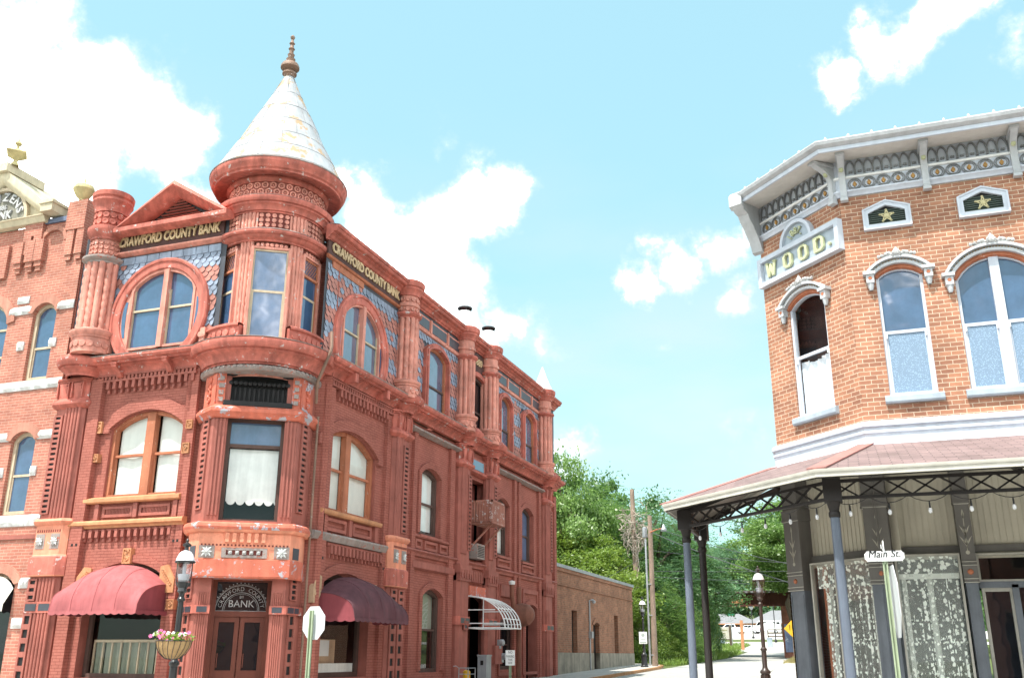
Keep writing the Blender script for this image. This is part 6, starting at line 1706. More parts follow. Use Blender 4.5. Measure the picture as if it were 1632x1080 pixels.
frieze(WM, .42, 1.74, 5); frieze(WM, 1.90, 3.28, 5); frieze(WM, 3.44, 4.9, 5); frieze(WM, 5.08, 6.5, 5); frieze(WM, 6.66, 8.1, 5); frieze(WM, 8.26, 9.7, 5); frieze(WC, .18, CW - .16, 7)
for u in (.33, 1.82, 3.36, 5.0, 6.58, 8.18, 9.78, 11.4): bracket(WM, u)
bracket(WC, CW - .09); 
# big end console at the far edge of the cut corner
nk = (WC.N + WC.U * .39).normalized(); WK = Frame(WC.O, (-nk.y, nk.x), (nk.x, nk.y))
b = MB(WK); b.prism_u([(.0, 9.85), (.10, 9.88), (.14, 10.0), (.26, 10.18), (.42, 10.38), (.54, 10.48), (.60, 10.58), (.74, 10.62), (.82, 10.68), (.84, 10.92), (.80, 11.03), (.0, 11.04)], -.14, .10)
b.prism_u([(.78, 10.66), (.88, 10.72), (.88, 10.96), (.78, 11.06)], -.18, .12)
ec = b.build('end_console', 'trimshade', wb)
b = MB(WK)
for i in range(6): b.bar((-.145, .30 + i * .04, 10.24 + i * .045), (-.145, .16 + i * .03, 10.30 + i * .045), .02)
b.build('console_ribs', 'white', ec)
# gutter spikes of light bulbs on the roof edge
b = MB(WM)
for i in range(14): b.lathe(.1 + i * .42, .72, [(.012, 11.0), (.02, 11.03), (.026, 11.06), (.001, 11.09)], n=6)
b.fr = WC
for i in range(6): b.lathe(.1 + i * .42, .72, [(.012, 11.0), (.02, 11.03), (.026, 11.06), (.001, 11.09)], n=6)
b.build('edge_bulbs', 'white', wb)
def wwin(fr, ua, ub, zs, rs, mull=(), glass='glassblue', blind=None, bm='curtain', d=-.09, z0=6.07):
    rm = 7.28
    w_ = window(wb, fr, ua, ub, z0, zs, rs, 's', d=d, fw=.055, ft=.05, fm='trim', mull=mull, rails=[rm], glass=glass, blind=blind, bm=bm)
    b = MB(fr)      # reddish inner lining and sash horns
    A = outline(ua, ub, z0, zs, rs, 's', 12, .0); B = outline(ua, ub, z0, zs, rs, 's', 12, .03); b.band(A[1:-1], B[1:-1], d + .04, d + .085, closed=False)
    A = outline(ua, ub, zs, zs, rs, 's', 14, -.06)[1:-1]; B = outline(ua, ub, zs, zs, rs, 's', 14, .012)[1:-1]; b.band(A, B, -.05, .02, closed=False); b.build('lining', 'frame', w_)
    b = MB(fr)
    edges = [ua + .05] + [x for m_ in mull for x in m_] + [ub - .05]
    for i in range(0, len(edges), 2):
        for e in (edges[i], edges[i + 1] - .035): b.prism_d([(e, 7.28), (e + .035, 7.28), (e + .03, 7.16), (e + .005, 7.16)], d, d + .07)
    b.build('sash_horn', 'white', w_)
    b = MB(fr); b.prism_u([(0, z0 - .15), (.07, z0 - .15), (.09, z0 - .12), (.09, z0 - .03), (.06, z0 - .005), (-.1, z0 + .02)], ua - .09, ub + .09); b.build('window_sill', 'bluegrey', w_)  # blue-grey puts the sill front's shading into the colour
    b = MB(fr)      # hood
    P0 = outline(ua, ub, zs - .02, zs, rs, 's', 16, -.02)[1:-1]; ex = .15
    def off(w1): 
        r2 = outline(ua, ub, zs - .02, zs, rs, 's', 16, -w1)[1:-1]; return r2
    A, B, C_, D_ = off(.055), off(.11), off(.15), off(.20)
    b.band(B, A, 0, .10, closed=False); b.band(C_, B, 0, .06, closed=False); b.band(D_, C_, 0, .15, closed=False)
    for s, e in ((-1, ua), (1, ub)):
        x0 = e + s * .0; x1 = e + s * .22; a, c = sorted((x0, x1)); b.box(a, c, 0, .16, zs + .04, zs + .10); a, c = sorted((e + s * .03, e + s * .17)); b.box(a, c, 0, .125, zs - .12, zs + .04); b.lathe((a + c) / 2, .06, [(.03, zs - .26), (.05, zs - .2), (.06, zs - .12)], n=8)
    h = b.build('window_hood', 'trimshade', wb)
    b = MB(fr)
    for s, e in ((-1, ua), (1, ub)): b.knob(e + s * .10, zs - .03, .12, [(.04, 0), (.035, .012), (.001, .015)], n=6)
    b.build('hood_tile', 'frame', h)
    b = MB(fr); nn = 34 if ub - ua > 1.1 else 20
    for i in range(nn):
        t = (i + .5) / nn; u = ua - .15 + (ub - ua + .3) * t; z = archz(u, ua - .13, ub + .13, zs + .0, rs + .13) ; b.knob(u, z, .06, [(.016, 0), (.012, .02), (.001, .022)], n=5)
    b.build('hood_beading', 'goldtrim', h)
    b = MB(fr); uc = (ua + ub) / 2; zt = zs + rs + .18; k = min(1, (ub - ua) / .9)
    for i in range(-4, 5):
        a = PI / 2 - i * .34; l = (.20 if i == 0 else .19 - abs(i) * .012) * k
        b.tube([(uc + .03 * math.cos(a), .10, zt), (uc + l * .6 * math.cos(a), .15, zt + l * .6 * math.sin(a)), (uc + l * math.cos(a + .2 * i), .12, zt + l * math.sin(a))], [.03, .03, .012], n=6)
    for s in (-1, 1):
        P = [(uc + s * (.10 + .26 * q / 9 + .03 * math.sin(q)) * k, .11, zt + .03 + .05 * math.sin(q * .9) * (1 - q / 11)) for q in range(10)]
        b.tube(P, [.045 - .003 * q for q in range(10)], n=6)
        for q in range(4): b.lathe(uc + s * (.14 + q * .07) * k, 0, [(.04 - q * .005, .1), (.03, .15), (.001, .16)], n=7, axis='d', cz=zt + .07 - q * .02)
    b.lathe(uc, 0, [(.06, .1), (.05, .17), (.001, .19)], n=9, axis='d', cz=zt + .06)
    b.build('hood_crest', 'crest', h)
    return w_
wwin(WM, .72, 1.53, 8.36, .17)
wwin(WM, 2.06, 3.42, 8.15, .40, mull=[(2.66, 2.82)])
wwin(WM, 4.0, 4.8, 8.36, .17); wwin(WM, 5.4, 6.2, 8.36, .17)
wwin(WC, .70, 1.72, 8.32, .2, glass='glassblind')
window(wb, WS, 1.5, 2.5, 6.07, 8.4, .2, 's', d=-.1, fm='trim', rails=[7.3]); window(wb, WS, 4.5, 5.5, 6.07, 8.4, .2, 's', d=-.1, fm='trim', rails=[7.3])
# lace behind the lower sashes
lc = lace('figured_lace', 42, 1.2, (.30, .42, .56)); lc2 = lace('storefront_lace', 13, .52, (.94, .97, .90), .06, folds=1.2); lc3 = lace('storefront_lace_dense', 12, 1.5, (.90, .93, .86))
def cloth(fr, ua, ub, z0, z1, d, m, amp=.02, fq=22, name='lace_curtain', par=wb, topcurve=None, gather=0):
    b = MB(fr); n = int((ub - ua) / .02)
    for i in range(n):
        a, c = ua + (ub - ua) * i / n, ua + (ub - ua) * (i + 1) / n
        f = lambda x: d + amp * math.sin(x * fq) + amp * .5 * math.sin(x * fq * 2.3 + 1)
        b.face([(a, f(a), z0), (c, f(c), z0), (c, f(c), z1), (a, f(a), z1)])
    return b.build(name, m, par)
bw = glassy('lace_backed_glass', (.16, .22, .32), 1.6)
for (fr, a, c) in ((WM, .79, 1.46), (WM, 2.13, 2.64), (WM, 2.84, 3.35)):
    cloth(fr, a, c, 6.12, 7.26, -.080, lc, .002, 9)
b = MB(WC)
n = 36
for i in range(n):
    a, c = .78 + .86 * i / n, .78 + .86 * (i + 1) / n
    f = lambda x: -.16 + .022 * math.sin(x * 26) + .012 * math.sin(x * 61)
    sw_ = lambda x, z: x
    z1 = 7.15 if .98 < a < 1.32 else 7.2
    b.face([(a, f(a), 6.12), (c, f(c), 6.12), (c, f(c), z1), (a, f(a), z1)])
b.build('lace_curtain', lace('white_lace', 22, 1.9, (.82, .87, .93)), wb)
# attic vents with stars
def vent(u, z, w_, fr=WM):
    b = MB(fr); h = .42; hw = w_ / 2
    A = [(u - hw, z), (u - hw, z + h), (u, z + h + .16), (u + hw, z + h), (u + hw, z)]; t = .10
    B = [(u - hw + t, z + t), (u - hw + t, z + h - t * .8), (u, z + h + .16 - t * 1.05), (u + hw - t, z + h - t * .8), (u + hw - t, z + t)]
    b.band(A, B, 0, .09); b.band([(p[0] * 1, p[1]) for p in A], [(u + (p[0] - u) * .92, z + .2 + (p[1] - z - .2) * .92) for p in A], .09, .11)
    v_ = b.build('attic_vent', 'trim', wb)
    b = MB(fr); b.prism_d(B[::-1], .0, .015, 1)
    for i in range(7):
        zz_ = B[0][1] + .02 + i * .042
        hw2 = hw - t if zz_ < B[1][1] else (hw - t) * (B[2][1] - zz_) / (B[2][1] - B[1][1])
        if hw2 > .03: b.box(u - hw2, u + hw2, .015, .045, zz_, zz_ + .018)
    b.build('grille', ['grille', 'black'], v_)
    b = MB(fr); c = z + .26
    P = [(u + .125 * math.cos(PI / 2 + 2 * PI * i / 5), .06, c + .125 * math.sin(PI / 2 + 2 * PI * i / 5)) for i in range(5)]
    for i in range(5): b.bar(P[i], P[(i + 2) % 5], .02, .02)
    b.knob(u, c, .05, [(.045, 0), (.04, .03), (.02, .03), (.001, .04)], n=8)
    for p in P: b.knob(p[0], p[2], .05, [(.024, 0), (.001, .03)], n=6)
    b.build('star', 'star', v_)
for u in (1.05, 2.72, 4.4): vent(u, 9.32, .86)
# name board on the cut corner
b = MB(WC)
b.box(.03, CW - .02, 0, .06, 9.08, 9.60, 1)
b.band([(.02, 9.02), (.02, 9.66), (CW, 9.66), (CW, 9.02)], [(.12, 9.11), (.12, 9.56), (CW - .1, 9.56), (CW - .1, 9.11)], 0, .14)
nb_ = b.build('name_board', ['trim', 'bluegrey'], wb)
b = MB(WC); A = [(1.2 + .46 * math.cos(PI * i / 20), 9.66 + .42 * math.sin(PI * i / 20)) for i in range(21)]; b.prism_d(A, 0, .05); b.build('date_lunette', 'bluegrey', nb_)
b = MB(WC); arcband(b, 1.2, 9.66, .40, .07, 0, .12, n=20); b.build('lunette_rim', 'trim', nb_)
arc_text('date_lettering', '1887.', WC, 1.2, 9.66, .235, 152, 30, .075, .21, 'olive', nb_, ext=.02, bold=.002, sx=.85)
def block_letter(ch, u, z, w_, h, fr, d, m, par):
    b = MB(fr); s = w_ * .24
    def seg(x0, z0, x1, z1, t=s): b.bar((u + x0 * w_, d + .03, z + z0 * h), (u + x1 * w_, d + .03, z + z1 * h), t, .06)
    if ch == 'W':
        seg(.05, 1, .25, 0, s * .8); seg(.25, 0, .5, .85, s * .6); seg(.5, .85, .75, 0, s * .8); seg(.75, 0, .95, 1, s * .6); b.box(u - .1 * w_, u + .22 * w_, d, d + .06, z + h * .92, z + h); b.box(u + .8 * w_, u + 1.1 * w_, d, d + .06, z + h * .92, z + h)
    else:
        k = .28
        A = [(u + k * w_, z), (u + (0 if ch == 'O' else -.05) * w_, z + (k * h * .7 if ch == 'O' else 0)), (u + (0 if ch == 'O' else -.05) * w_, z + h - (k * h * .7 if ch == 'O' else 0)), (u + k * w_, z + h), (u + (1 - k) * w_, z + h), (u + w_, z + h - k * h * .7), (u + w_, z + k * h * .7), (u + (1 - k) * w_, z)]
        q = s
        B = [(u + (k + .06) * w_, z + h * .14), (u + q, z + .25 * h), (u + q, z + .75 * h), (u + (k + .06) * w_, z + h * .86), (u + (1 - k - .06) * w_, z + h * .86), (u + w_ - q, z + .75 * h), (u + w_ - q, z + .25 * h), (u + (1 - k - .06) * w_, z + h * .14)]
        b.band(A, B, d, d + .06)
    return b.build('letter', m, par)
for ch, u in (('W', .28), ('O', .80), ('O', 1.26), ('D', 1.72)): block_letter(ch, u, 9.18, .26, .32, WC, .07, 'olive', nb_)
b = MB(WC); b.knob(2.12, 9.24, .07, [(.035, 0), (.035, .05), (.001, .055)], n=8); b.build('full_stop', 'olive', nb_)
# belt moulding above the canopy
b = MB(); wsweep(b, plw, [(0, 5.62), (.06, 5.62), (.10, 5.58), (.10, 5.52), (.05, 5.50), (.05, 5.46), (.08, 5.44), (.08, 5.40), (.05, 5.38), (.05, 5.22), (.14, 5.20), (.16, 5.16), (.16, 5.06), (0, 5.06)]); b.build('belt_moulding', 'trim', wb)

# ---- storefront
b = MB(WM); wall(b, .24, 12, 3.2, 5.2, [], d=-.35); b.box(.24, 12, -.36, -.30, 3.30, 3.42, 1)
for i in range(118): b.box(.3 + i * .1, .312 + i * .1, -.35, -.338, 3.42, 5.2)
b.build('beadboard', ['bead', 'storegrey'], wb)
b = MB(WC); wall(b, 0, CW + .2, 3.2, 5.2, [], d=-.3); b.box(0, CW, -.31, -.25, 3.30, 3.42, 1)
for i in range(24): b.box(.08 + i * .1, .092 + i * .1, -.3, -.288, 3.42, 5.2)
b.build('beadboard', ['bead', 'storegrey'], wb)
b = MB(); pts = [(.3, 18.05), (12, 18.05), (12, 18.4), (.4, 18.4), (-1.2, 20.0), (-1.4, 19.8)]; b.prism_z(pts, 5.14, 5.2); b.build('porch_ceiling', 'bead', wb)
def store_pilaster(fr, u0, u1, d, par=wb, two=True):
    b = MB(fr); um = (u0 + u1) / 2
    b.box(u0, u1, -.35, d, 2.78, 5.15, 0); b.box(u0 + .02, u1 - .02, -.35, d - .02, .1, 2.78, 1)
    for z in (4.10, 4.28): b.box(u0 - .02, u1 + .02, -.3, d + .03, z, z + .04, 0)
    b.box(u0 - .015, u1 + .015, -.3, d + .02, 4.14, 4.28, 0); b.box(u0 - .02, u1 + .02, -.3, d + .025, 5.0, 5.15)
    for x in (u0 + .05, u1 - .05): b.box(x - .008, x + .008, d - .02, d - .008, .2, 2.7, 1)
    o = b.build('shop_pilaster', ['storegrey', 'storeblue'], par)
    b = MB(fr)
    for z in (2.78, 2.84, 3.06, 3.12, 4.09, 4.30): b.box(u0 - .005, u1 + .005, d + .0, d + .022, z, z + .014)
    b.build('pilaster_line', 'storetrim', o)
    b = MB(fr); e = d + .004      # stencilled spray
    b.box(um - .006, um + .006, d, e, 3.3, 3.95)
    for z, s in ((3.92, .045), (3.62, .05), (3.44, .06)):
        b.face([(um - s * .5, e, z), (um, e, z - s * 1.6), (um + s * .5, e, z), (um, e, z + s * 2)])
        if z < 3.9:
            for sg in (-1, 1): b.face([(um, e, z - .04), (um + sg * s * .6, e, z - .01), (um + sg * s * 1.7, e, z + .12), (um + sg * s * .8, e, z + .06)])
    b.knob(um, 3.28, d, [(.035, 0), (.03, .006), (.001, .008)], n=8)
    b.build('stencil', 'stencil', o)
    b = MB(fr); b.knob(um, 2.96, d, [(.05, 0), (.04, .02), (.001, .03)], n=8); b.build('rosette', 'frame', o)
store_pilaster(WM, .04, .43, -.02)
store_pilaster(WC, CW - .30, CW + .01, .0); store_pilaster(WC, -.005, .42, .0)
store_pilaster(WM, 1.52, 1.75, -.08); store_pilaster(WM, 3.4, 3.65, -.08); store_pilaster(WM, 5.2, 5.5, -.08)
def shopwin(fr, ua, ub, z0, z1, d, mull=(), lacem=None, nm='shop_window'):
    b = MB(fr); b.band([(ua, z0), (ua, z1), (ub, z1), (ub, z0)], [(ua + .035, z0 + .035), (ua + .035, z1 - .035), (ub - .035, z1 - .035), (ub - .035, z0 + .035)], d - .05, d + .03)
    for m_ in mull: b.box(m_ - .015, m_ + .015, d - .04, d + .02, z0, z1)
    o = b.build(nm, 'storetrim', wb)
    b = MB(fr); b.face([(ua, d, z0), (ub, d, z0), (ub, d, z1), (ua, d, z1)]); b.build('pane', 'glassblind', o, smooth=0)
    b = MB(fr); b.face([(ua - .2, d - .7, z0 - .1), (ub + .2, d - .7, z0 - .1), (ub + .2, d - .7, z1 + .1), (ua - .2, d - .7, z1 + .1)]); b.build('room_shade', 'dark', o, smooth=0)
    return o
s1 = shopwin(WM, .46, 1.5, .6, 3.27, -.12)
cloth(WM, .5, 1.46, .62, 2.95, -.20, lc2, .022, 46, par=s1); cloth(WM, .5, 1.46, 2.90, 3.24, -.17, lc2, .012, 20, par=s1, name='lace_valance'); cloth(WM, .5, 1.46, 2.86, 2.95, -.165, lc3, .006, 20, par=s1, name='lace_heading')
cloth(WM, .5, .62, .62, 2.93, -.25, lc3, .03, 60, par=s1); cloth(WM, .94, 1.04, .62, 2.93, -.25, lc3, .03, 60, par=s1)
s2 = shopwin(WC, .55, 2.12, .6, 3.27, -.1, mull=(1.18,))
cloth(WC, .78, 2.1, .62, 2.85, -.19, lc2, .022, 46, par=s2); cloth(WC, .66, 2.1, 2.80, 3.24, -.16, lc2, .012, 20, par=s2, name='lace_valance'); cloth(WC, 1.86, 2.08, .62, 2.83, -.24, lc3, .03, 60, par=s2)
cloth(WC, .80, .9, .62, 2.83, -.24, lc3, .03, 60, par=s2)
b = MB(WC); b.box(.62, .72, -.34, -.30, .6, 3.22); b.build('inner_jamb', 'frame', wb)
shopwin(WM, 1.76, 3.4, 2.80, 3.27, -.25, nm='transom_light'); 
b = MB(WM); b.box(1.75, 3.4, -.4, -.2, 2.70, 2.80); b.box(2.24, 2.34, -.4, -.2, .1, 2.75); b.build('door_rail', 'storeblue', wb)
b = MB(WM); b.band([(1.78, .1), (1.78, 2.70), (2.25, 2.70), (2.25, .1)], [(1.83, .4), (1.83, 2.64), (2.20, 2.64), (2.20, .4)], -.33, -.25); o = b.build('shop_door', 'storetrim', wb)
b = MB(WM); b.face([(1.8, -.3, .1), (2.22, -.3, .1), (2.22, -.3, 2.68), (1.8, -.3, 2.68)]); b.face([(2.3, -.3, .1), (3.4, -.3, .1), (3.4, -.3, 2.7), (2.3, -.3, 2.7)]); b.build('pane', 'glassdark', o, smooth=0)
shopwin(WM, 3.7, 5.2, .6, 3.27, -.25); shopwin(WM, 5.55, 8, .6, 3.27, -.25)
b = MB(WM); b.box(.24, 12, -.4, -.22, 0, .6); b.fr = WC; b.box(.02, CW, -.35, -.15, 0, .6); b.build('stall_riser', 'storeblue', wb)

# ---- canopy over the pavement
b = MB()
INN = [(-1.52, 20.0), (-1.52, 19.68), (.22, 17.94), (12, 17.94)]
OUT = [(-3.32, 20.0), (-3.32, 17.2), (-.55, 14.5), (12, 14.5)]
zi, zo = 5.20, 4.195
def slope(mb, A, B, za, zb_, mi=0, uvs=True):
    for i in range(3):
        a0, a1, b0, b1 = A[i], A[i + 1], B[i], B[i + 1]
        L0 = math.dist(b0, b1); dep = 3.4
        t = (Vector(b1) - Vector(b0)).normalized()
        uv = [((Vector(q) - Vector(b0)).dot(t), 0) for q in (b0, b1, a1, a0)]
        uv = [(uv[0][0], 0), (uv[1][0], 0), (uv[2][0], dep), (uv[3][0], dep)]
        mb.face([(*b0, zb_), (*b1, zb_), (*a1, za), (*a0, za)], mi, uv=uv)
slope(b, INN, OUT, zi, zo)
cano = b.build('canopy_roof', 'shingle', wb, smooth=0)
b = MB()
slope(b, INN, [(x, y) for x, y in OUT], zi - .12, zo - .14)
b.build('canopy_ceiling', mat('dark_canopy_ceiling', (.22, .20, .18)), cano, smooth=0)
b = MB(); wsweep(b, OUT, [(-.05, 4.075), (.02, 4.075), (.02, 4.135), (.035, 4.14), (.045, 4.165), (.045, 4.19), (-.05, 4.192)]); b.build('canopy_fascia', 'fascia', cano)
b = MB(); b.bar((-3.30, 20.0, 4.10), (-1.5, 20.0, 5.06), .05, .17); b.bar((-3.27, 19.95, 4.02), (-1.5, 19.95, 4.96), .04, .05); b.build('end_fascia', 'fascia', cano)
b = MB()
for (a, c) in ((INN[1], OUT[1]), (INN[2], OUT[2])):
    b.bar((a[0], a[1], zi + .01), (c[0], c[1], zo + .012), .28, .02)
b.build('hip_cap', mat('red_ridge_cap', (.36, .17, .15)), cano)
LAT = [(-3.06, 19.6), (-3.06, 17.78), (-.37, 15.1), (11.5, 15.1)]
b = MB()
for (a, c) in zip(LAT[:-1], LAT[1:]):
    ln = math.dist(a, c); n = max(2, int(round(ln / (.37 if ln > 5 else .41))))
    for z in (3.85, 4.10): b.bar((*a, z), (*c, z), .06, .045)
    for i in range(n):
        p = [a[0] + (c[0] - a[0]) * i / n, a[1] + (c[1] - a[1]) * i / n]; q = [a[0] + (c[0] - a[0]) * (i + 1) / n, a[1] + (c[1] - a[1]) * (i + 1) / n]
        b.bar((*p, 3.86), (*q, 4.10), .032, .024); b.bar((*p, 4.10), (*q, 3.86), .032, .024)
    if a[1] > c[1] + .1 or True:
        pass
for i in range(1, 3): pass
b.build('canopy_lattice', 'lattice', cano)
b = MB()
for (x, y) in ((-.37, 15.1), (-3.06, 17.78)):
    tx, ty = (0.9, 18.2) if x > -1 else (-1.5, 19.4)
for (x, y, tx, ty) in ((-3.06, 17.78, -1.55, 19.3), (2.2, 15.1, 2.2, 17.9), (4.9, 15.1, 4.9, 17.9), (-3.06, 19.6, -1.5, 20.6)):
    b.bar((x, y, 4.12), (tx, ty, 4.95), .06, .10)
b.build('canopy_rafter', 'lattice', cano)
def post(x, y, mm, lab=None):
    b = MB()
    zb_ = gz(y) + .1
    b.lathe(x, y, [(.11, zb_), (.11, zb_ + .12), (.075, zb_ + .2), (.068, 3.56)], n=18)
    o = b.build('porch_post', mm, wb)
    b = MB(); b.lathe(x, y, [(.075, 3.56), (.085, 3.58), (.085, 3.63), (.07, 3.66), (.10, 3.78), (.12, 3.80)], n=18); b.box(x - .13, x + .13, y - .13, y + .13, 3.79, 4.14); b.build('post_head', 'lattice', o)
    if lab: o['label'] = lab
post(-.37, 15.1, 'postblue', 'blue grey iron canopy post at the cut corner'); post(-3.06, 17.78, 'postblue'); post(-3.06, 19.55, 'lattice'); post(4.3, 15.1, 'postblue')
# string lights hung below the lattice
sl = thing('string_lights', (-.37, 15.05, 3.8), 'string of bare bulbs draped under the iron lattice of the canopy', 'string lights')
cb = MB()
bulbs = []
path = [(-3.0, 17.85), (-.42, 15.2), (9.5, 15.2)]
for a, c in zip(path[:-1], path[1:]):
    ln = math.dist(a, c); n = max(3, int(ln / .55)); P = []
    for i in range(n):
        for k in range(6):
            t = (i + k / 6) / n; s_ = k / 6
            P.append((a[0] + (c[0] - a[0]) * t, a[1] + (c[1] - a[1]) * t, 3.86 - .10 * 4 * s_ * (1 - s_)))
        t = (i + .5) / n; bulbs.append((a[0] + (c[0] - a[0]) * t, a[1] + (c[1] - a[1]) * t, 3.76))
    P.append((*c, 3.86)); cb.tube(P, .006, n=4)
cb.build('cable', 'lampblack', sl)
for (x, y, z) in bulbs[:16]:
    b = MB(); b.lathe(x, y, [(.004, z), (.012, z - .02), (.014, z - .09), (.018, z - .10)], n=7, mi=0); b.lathe(x, y, [(.016, z - .10), (.028, z - .13), (.024, z - .165), (.001, z - .18)], n=8, mi=1)
    b.build('bulb', ['lampblack', 'milk'], sl)

# ================================================================ street furniture
def street_lamp(x, y, zb, h, m, label, group='street lamps'):
    t = thing('street_lamp', (x, y, zb), label, 'street lamp', group)
    f = Frame((x, y, zb), (1, 0), (0, 1))
    b = MB(f)
    b.lathe(0, 0, [(.20, 0), (.20, .04), (.17, .06), (.15, .10), (.13, .38), (.12, .52), (.15, .55), (.15, .60), (.09, .66), (.07, .72), (.07, 1.15), (.095, 1.18), (.095, 1.22), (.058, 1.26), (.05, h - .98), (.07, h - .96), (.07, h - .93), (.05, h - .90), (.05, h - .84), (.09, h - .80), (.075, h - .74), (.10, h - .68), (.115, h - .64), (.05, h - .64)], n=16)
    for i in range(12): a = 2 * PI * i / 12; b.tube([(.155 * math.cos(a), .155 * math.sin(a), .08), (.125 * math.cos(a), .125 * math.sin(a), .5)], .012, n=4)
    b.build('post', m, t)
    b = MB(f); b.lathe(0, 0, [(.09, h - .64), (.125, h - .52), (.145, h - .36), (.155, h - .26)], n=16); b.build('glass_lantern', 'frost', t)
    b = MB(f); b.lathe(0, 0, [(.05, h - .63), (.09, h - .6), (.11, h - .5), (.10, h - .49), (.001, h - .49)], n=14); b.lathe(0, 0, [(.03, h - .49), (.035, h - .36), (.03, h - .3), (.001, h - .3)], n=10); b.build('lamp_globe', 'milk', t)
    b = MB(f); b.lathe(0, 0, [(.175, h - .26), (.16, h - .2), (.13, h - .13), (.09, h - .08), (.05, h - .06), (.04, h - .055)], n=18); b.build('lamp_hood', 'milk', t)
    b = MB(f)
    for i in range(24):
        a = 2 * PI * i / 24; b.fr = Frame(f.p(0, 0, 0), (-math.sin(a), math.cos(a)), (math.cos(a), math.sin(a))); b.lathe(0, 0, [(.001, .178), (.022, .18)], n=6, a0=PI, a1=2 * PI, axis='d', cz=h - .265)
    b.fr = f
    b.lathe(0, 0, [(.17, h - .285), (.185, h - .28), (.185, h - .255), (.17, h - .25)], n=20)
    b.lathe(0, 0, [(.06, h - .07), (.04, h - .04), (.035, h + .0), (.08, h + .03), (.085, h + .05), (.04, h + .08), (.02, h + .10), (.03, h + .13), (.001, h + .17)], n=12)
    for s in (-1, 1):
        b.tube([(s * .17, 0, h - .28), (s * .175, 0, h - .5), (s * .15, 0, h - .66), (s * .06, 0, h - .78)], .011, n=5)
    b.build('lantern_cage', m, t)
    return t
lamp0 = street_lamp(-11.95, 15.0, gz(15) + .12, 3.26, 'lampblack', 'black street lamp with hanging flower basket in front of the red bank')
street_lamp(-3.08, 30.0, gz(30) + .12, 3.42, 'lampbrown', 'brown street lamp between the canopy posts and the shop corner')
street_lamp(-11.05, 50.0, gz(50) + .12, 3.28, 'lampblack', 'black street lamp with white notice beside the utility pole')
# flower basket
fb = thing('flower_basket', (-11.70, 14.62, 1.55), 'coir lined wire basket of pink and white flowers hung on the lamp post', 'flower basket')
f = Frame((-11.70, 14.62, 0), (1, 0), (0, 1))
b = MB(f); b.lathe(0, 0, [(.02, 1.50), (.12, 1.52), (.22, 1.60), (.28, 1.70), (.30, 1.80), (.28, 1.81), (.001, 1.76)], n=24); b.build('basket', 'coir', fb)
b = MB(f)
for i in range(18):
    a = 2 * PI * i / 18; b.tube([((r + .006) * math.cos(a + q * .05), (r + .006) * math.sin(a + q * .05), z) for q, (r, z) in enumerate(((.03, 1.495), (.13, 1.515), (.225, 1.595), (.285, 1.70), (.305, 1.81)))], .005, n=4)
b.tube([(.305 * math.cos(2 * PI * i / 20), .305 * math.sin(2 * PI * i / 20), 1.81) for i in range(21)], .008, n=4)
b.tube([(0, .06, 1.78), (-.12, .3, 1.95), (-.22, .38, 2.0)], .01, n=5); b.build('wire_cage', 'lampblack', fb)
b = MB(f); rnd = random.Random(3); lv = MB(f)
for i in range(150):
    a = rnd.uniform(0, 2 * PI); r = rnd.uniform(.05, .36); z = 1.84 + rnd.uniform(-.05, .12) * (1 - r); x, y = r * math.cos(a), r * math.sin(a)
    if x < -.2: z += .05
    d1 = Vector((rnd.uniform(-1, 1), rnd.uniform(-1, 1), rnd.uniform(-.4, .8))).normalized() * .05; d2 = d1.cross(Vector((rnd.uniform(-1, 1), rnd.uniform(-1, 1), 1))).normalized() * .022
    c = Vector((x, y, z)); lv.face([tuple(c - d1), tuple(c + d2), tuple(c + d1), tuple(c - d2)])
lv.build('foliage', 'leaf_c', fb, smooth=0)
for i in range(26):
    a = rnd.uniform(0, 2 * PI); r = rnd.uniform(.1, .36); z = 1.90 + rnd.uniform(-.06, .08); x, y = r * math.cos(a), r * math.sin(a)
    if i < 4: x, y, z = -.36 - .03 * i + .05, -.05 * i, 1.98 - .03 * i
    mi = rnd.choice((0, 0, 1)); n_ = Vector((rnd.uniform(-.6, .6), -1, rnd.uniform(0, .8))).normalized(); s1 = n_.cross(Vector((0, 0, 1))).normalized(); s2 = n_.cross(s1)
    c = Vector((x, y, z))
    for q in range(5):
        t = 2 * PI * q / 5; p = c + (s1 * math.cos(t) + s2 * math.sin(t)) * .03; e = (s1 * -math.sin(t) + s2 * math.cos(t)) * .016
        b.face([tuple(c), tuple(p - e + n_ * .006), tuple(p * 1.0 + (p - c) * .25), tuple(p + e + n_ * .006)], mi)
b.build('blossom', ['pink', 'whitepetal'], fb, smooth=0)
# stop sign seen from behind
def octagon(r): return [(r * math.cos(PI / 8 + PI / 4 * i), r * math.sin(PI / 8 + PI / 4 * i)) for i in range(8)]
def sign_frame(x, y, ang): a = R(ang); return Frame((x, y, 0), (math.cos(a), math.sin(a)), (math.sin(a), -math.cos(a)))
def post_u(b, z0, z1, w_=.035): 
    b.box(-w_, w_, -.01, .0, z0, z1); b.box(-w_, -w_ + .01, -.01, .03, z0, z1); b.box(w_ - .01, w_, -.01, .03, z0, z1)
    b.box(-w_ * 1.35, -w_, .026, .032, z0, z1); b.box(w_, w_ * 1.35, .026, .032, z0, z1)
ss_ = thing('stop_sign', (-9.15, 15.0, gz(15) + .12), 'bare aluminium back of an octagonal sign on a green post before the red bank', 'road sign')
f = sign_frame(-9.15, 15.0, -17)
b = MB(f); b.prism_d([(p[0], 2.11 + p[1]) for p in octagon(.30)], -.05, -.045); b.knob(0, 2.25, -.045, [(.012, 0), (.001, .006)], n=6); b.build('sign_plate', 'signback', ss_)
b = MB(f); b.prism_d([(p[0], 2.11 + p[1]) for p in octagon(.298)], -.053, -.0505); b.build('sign_face', mat('sign_red', (.45, .02, .02), grime=.05), ss_)
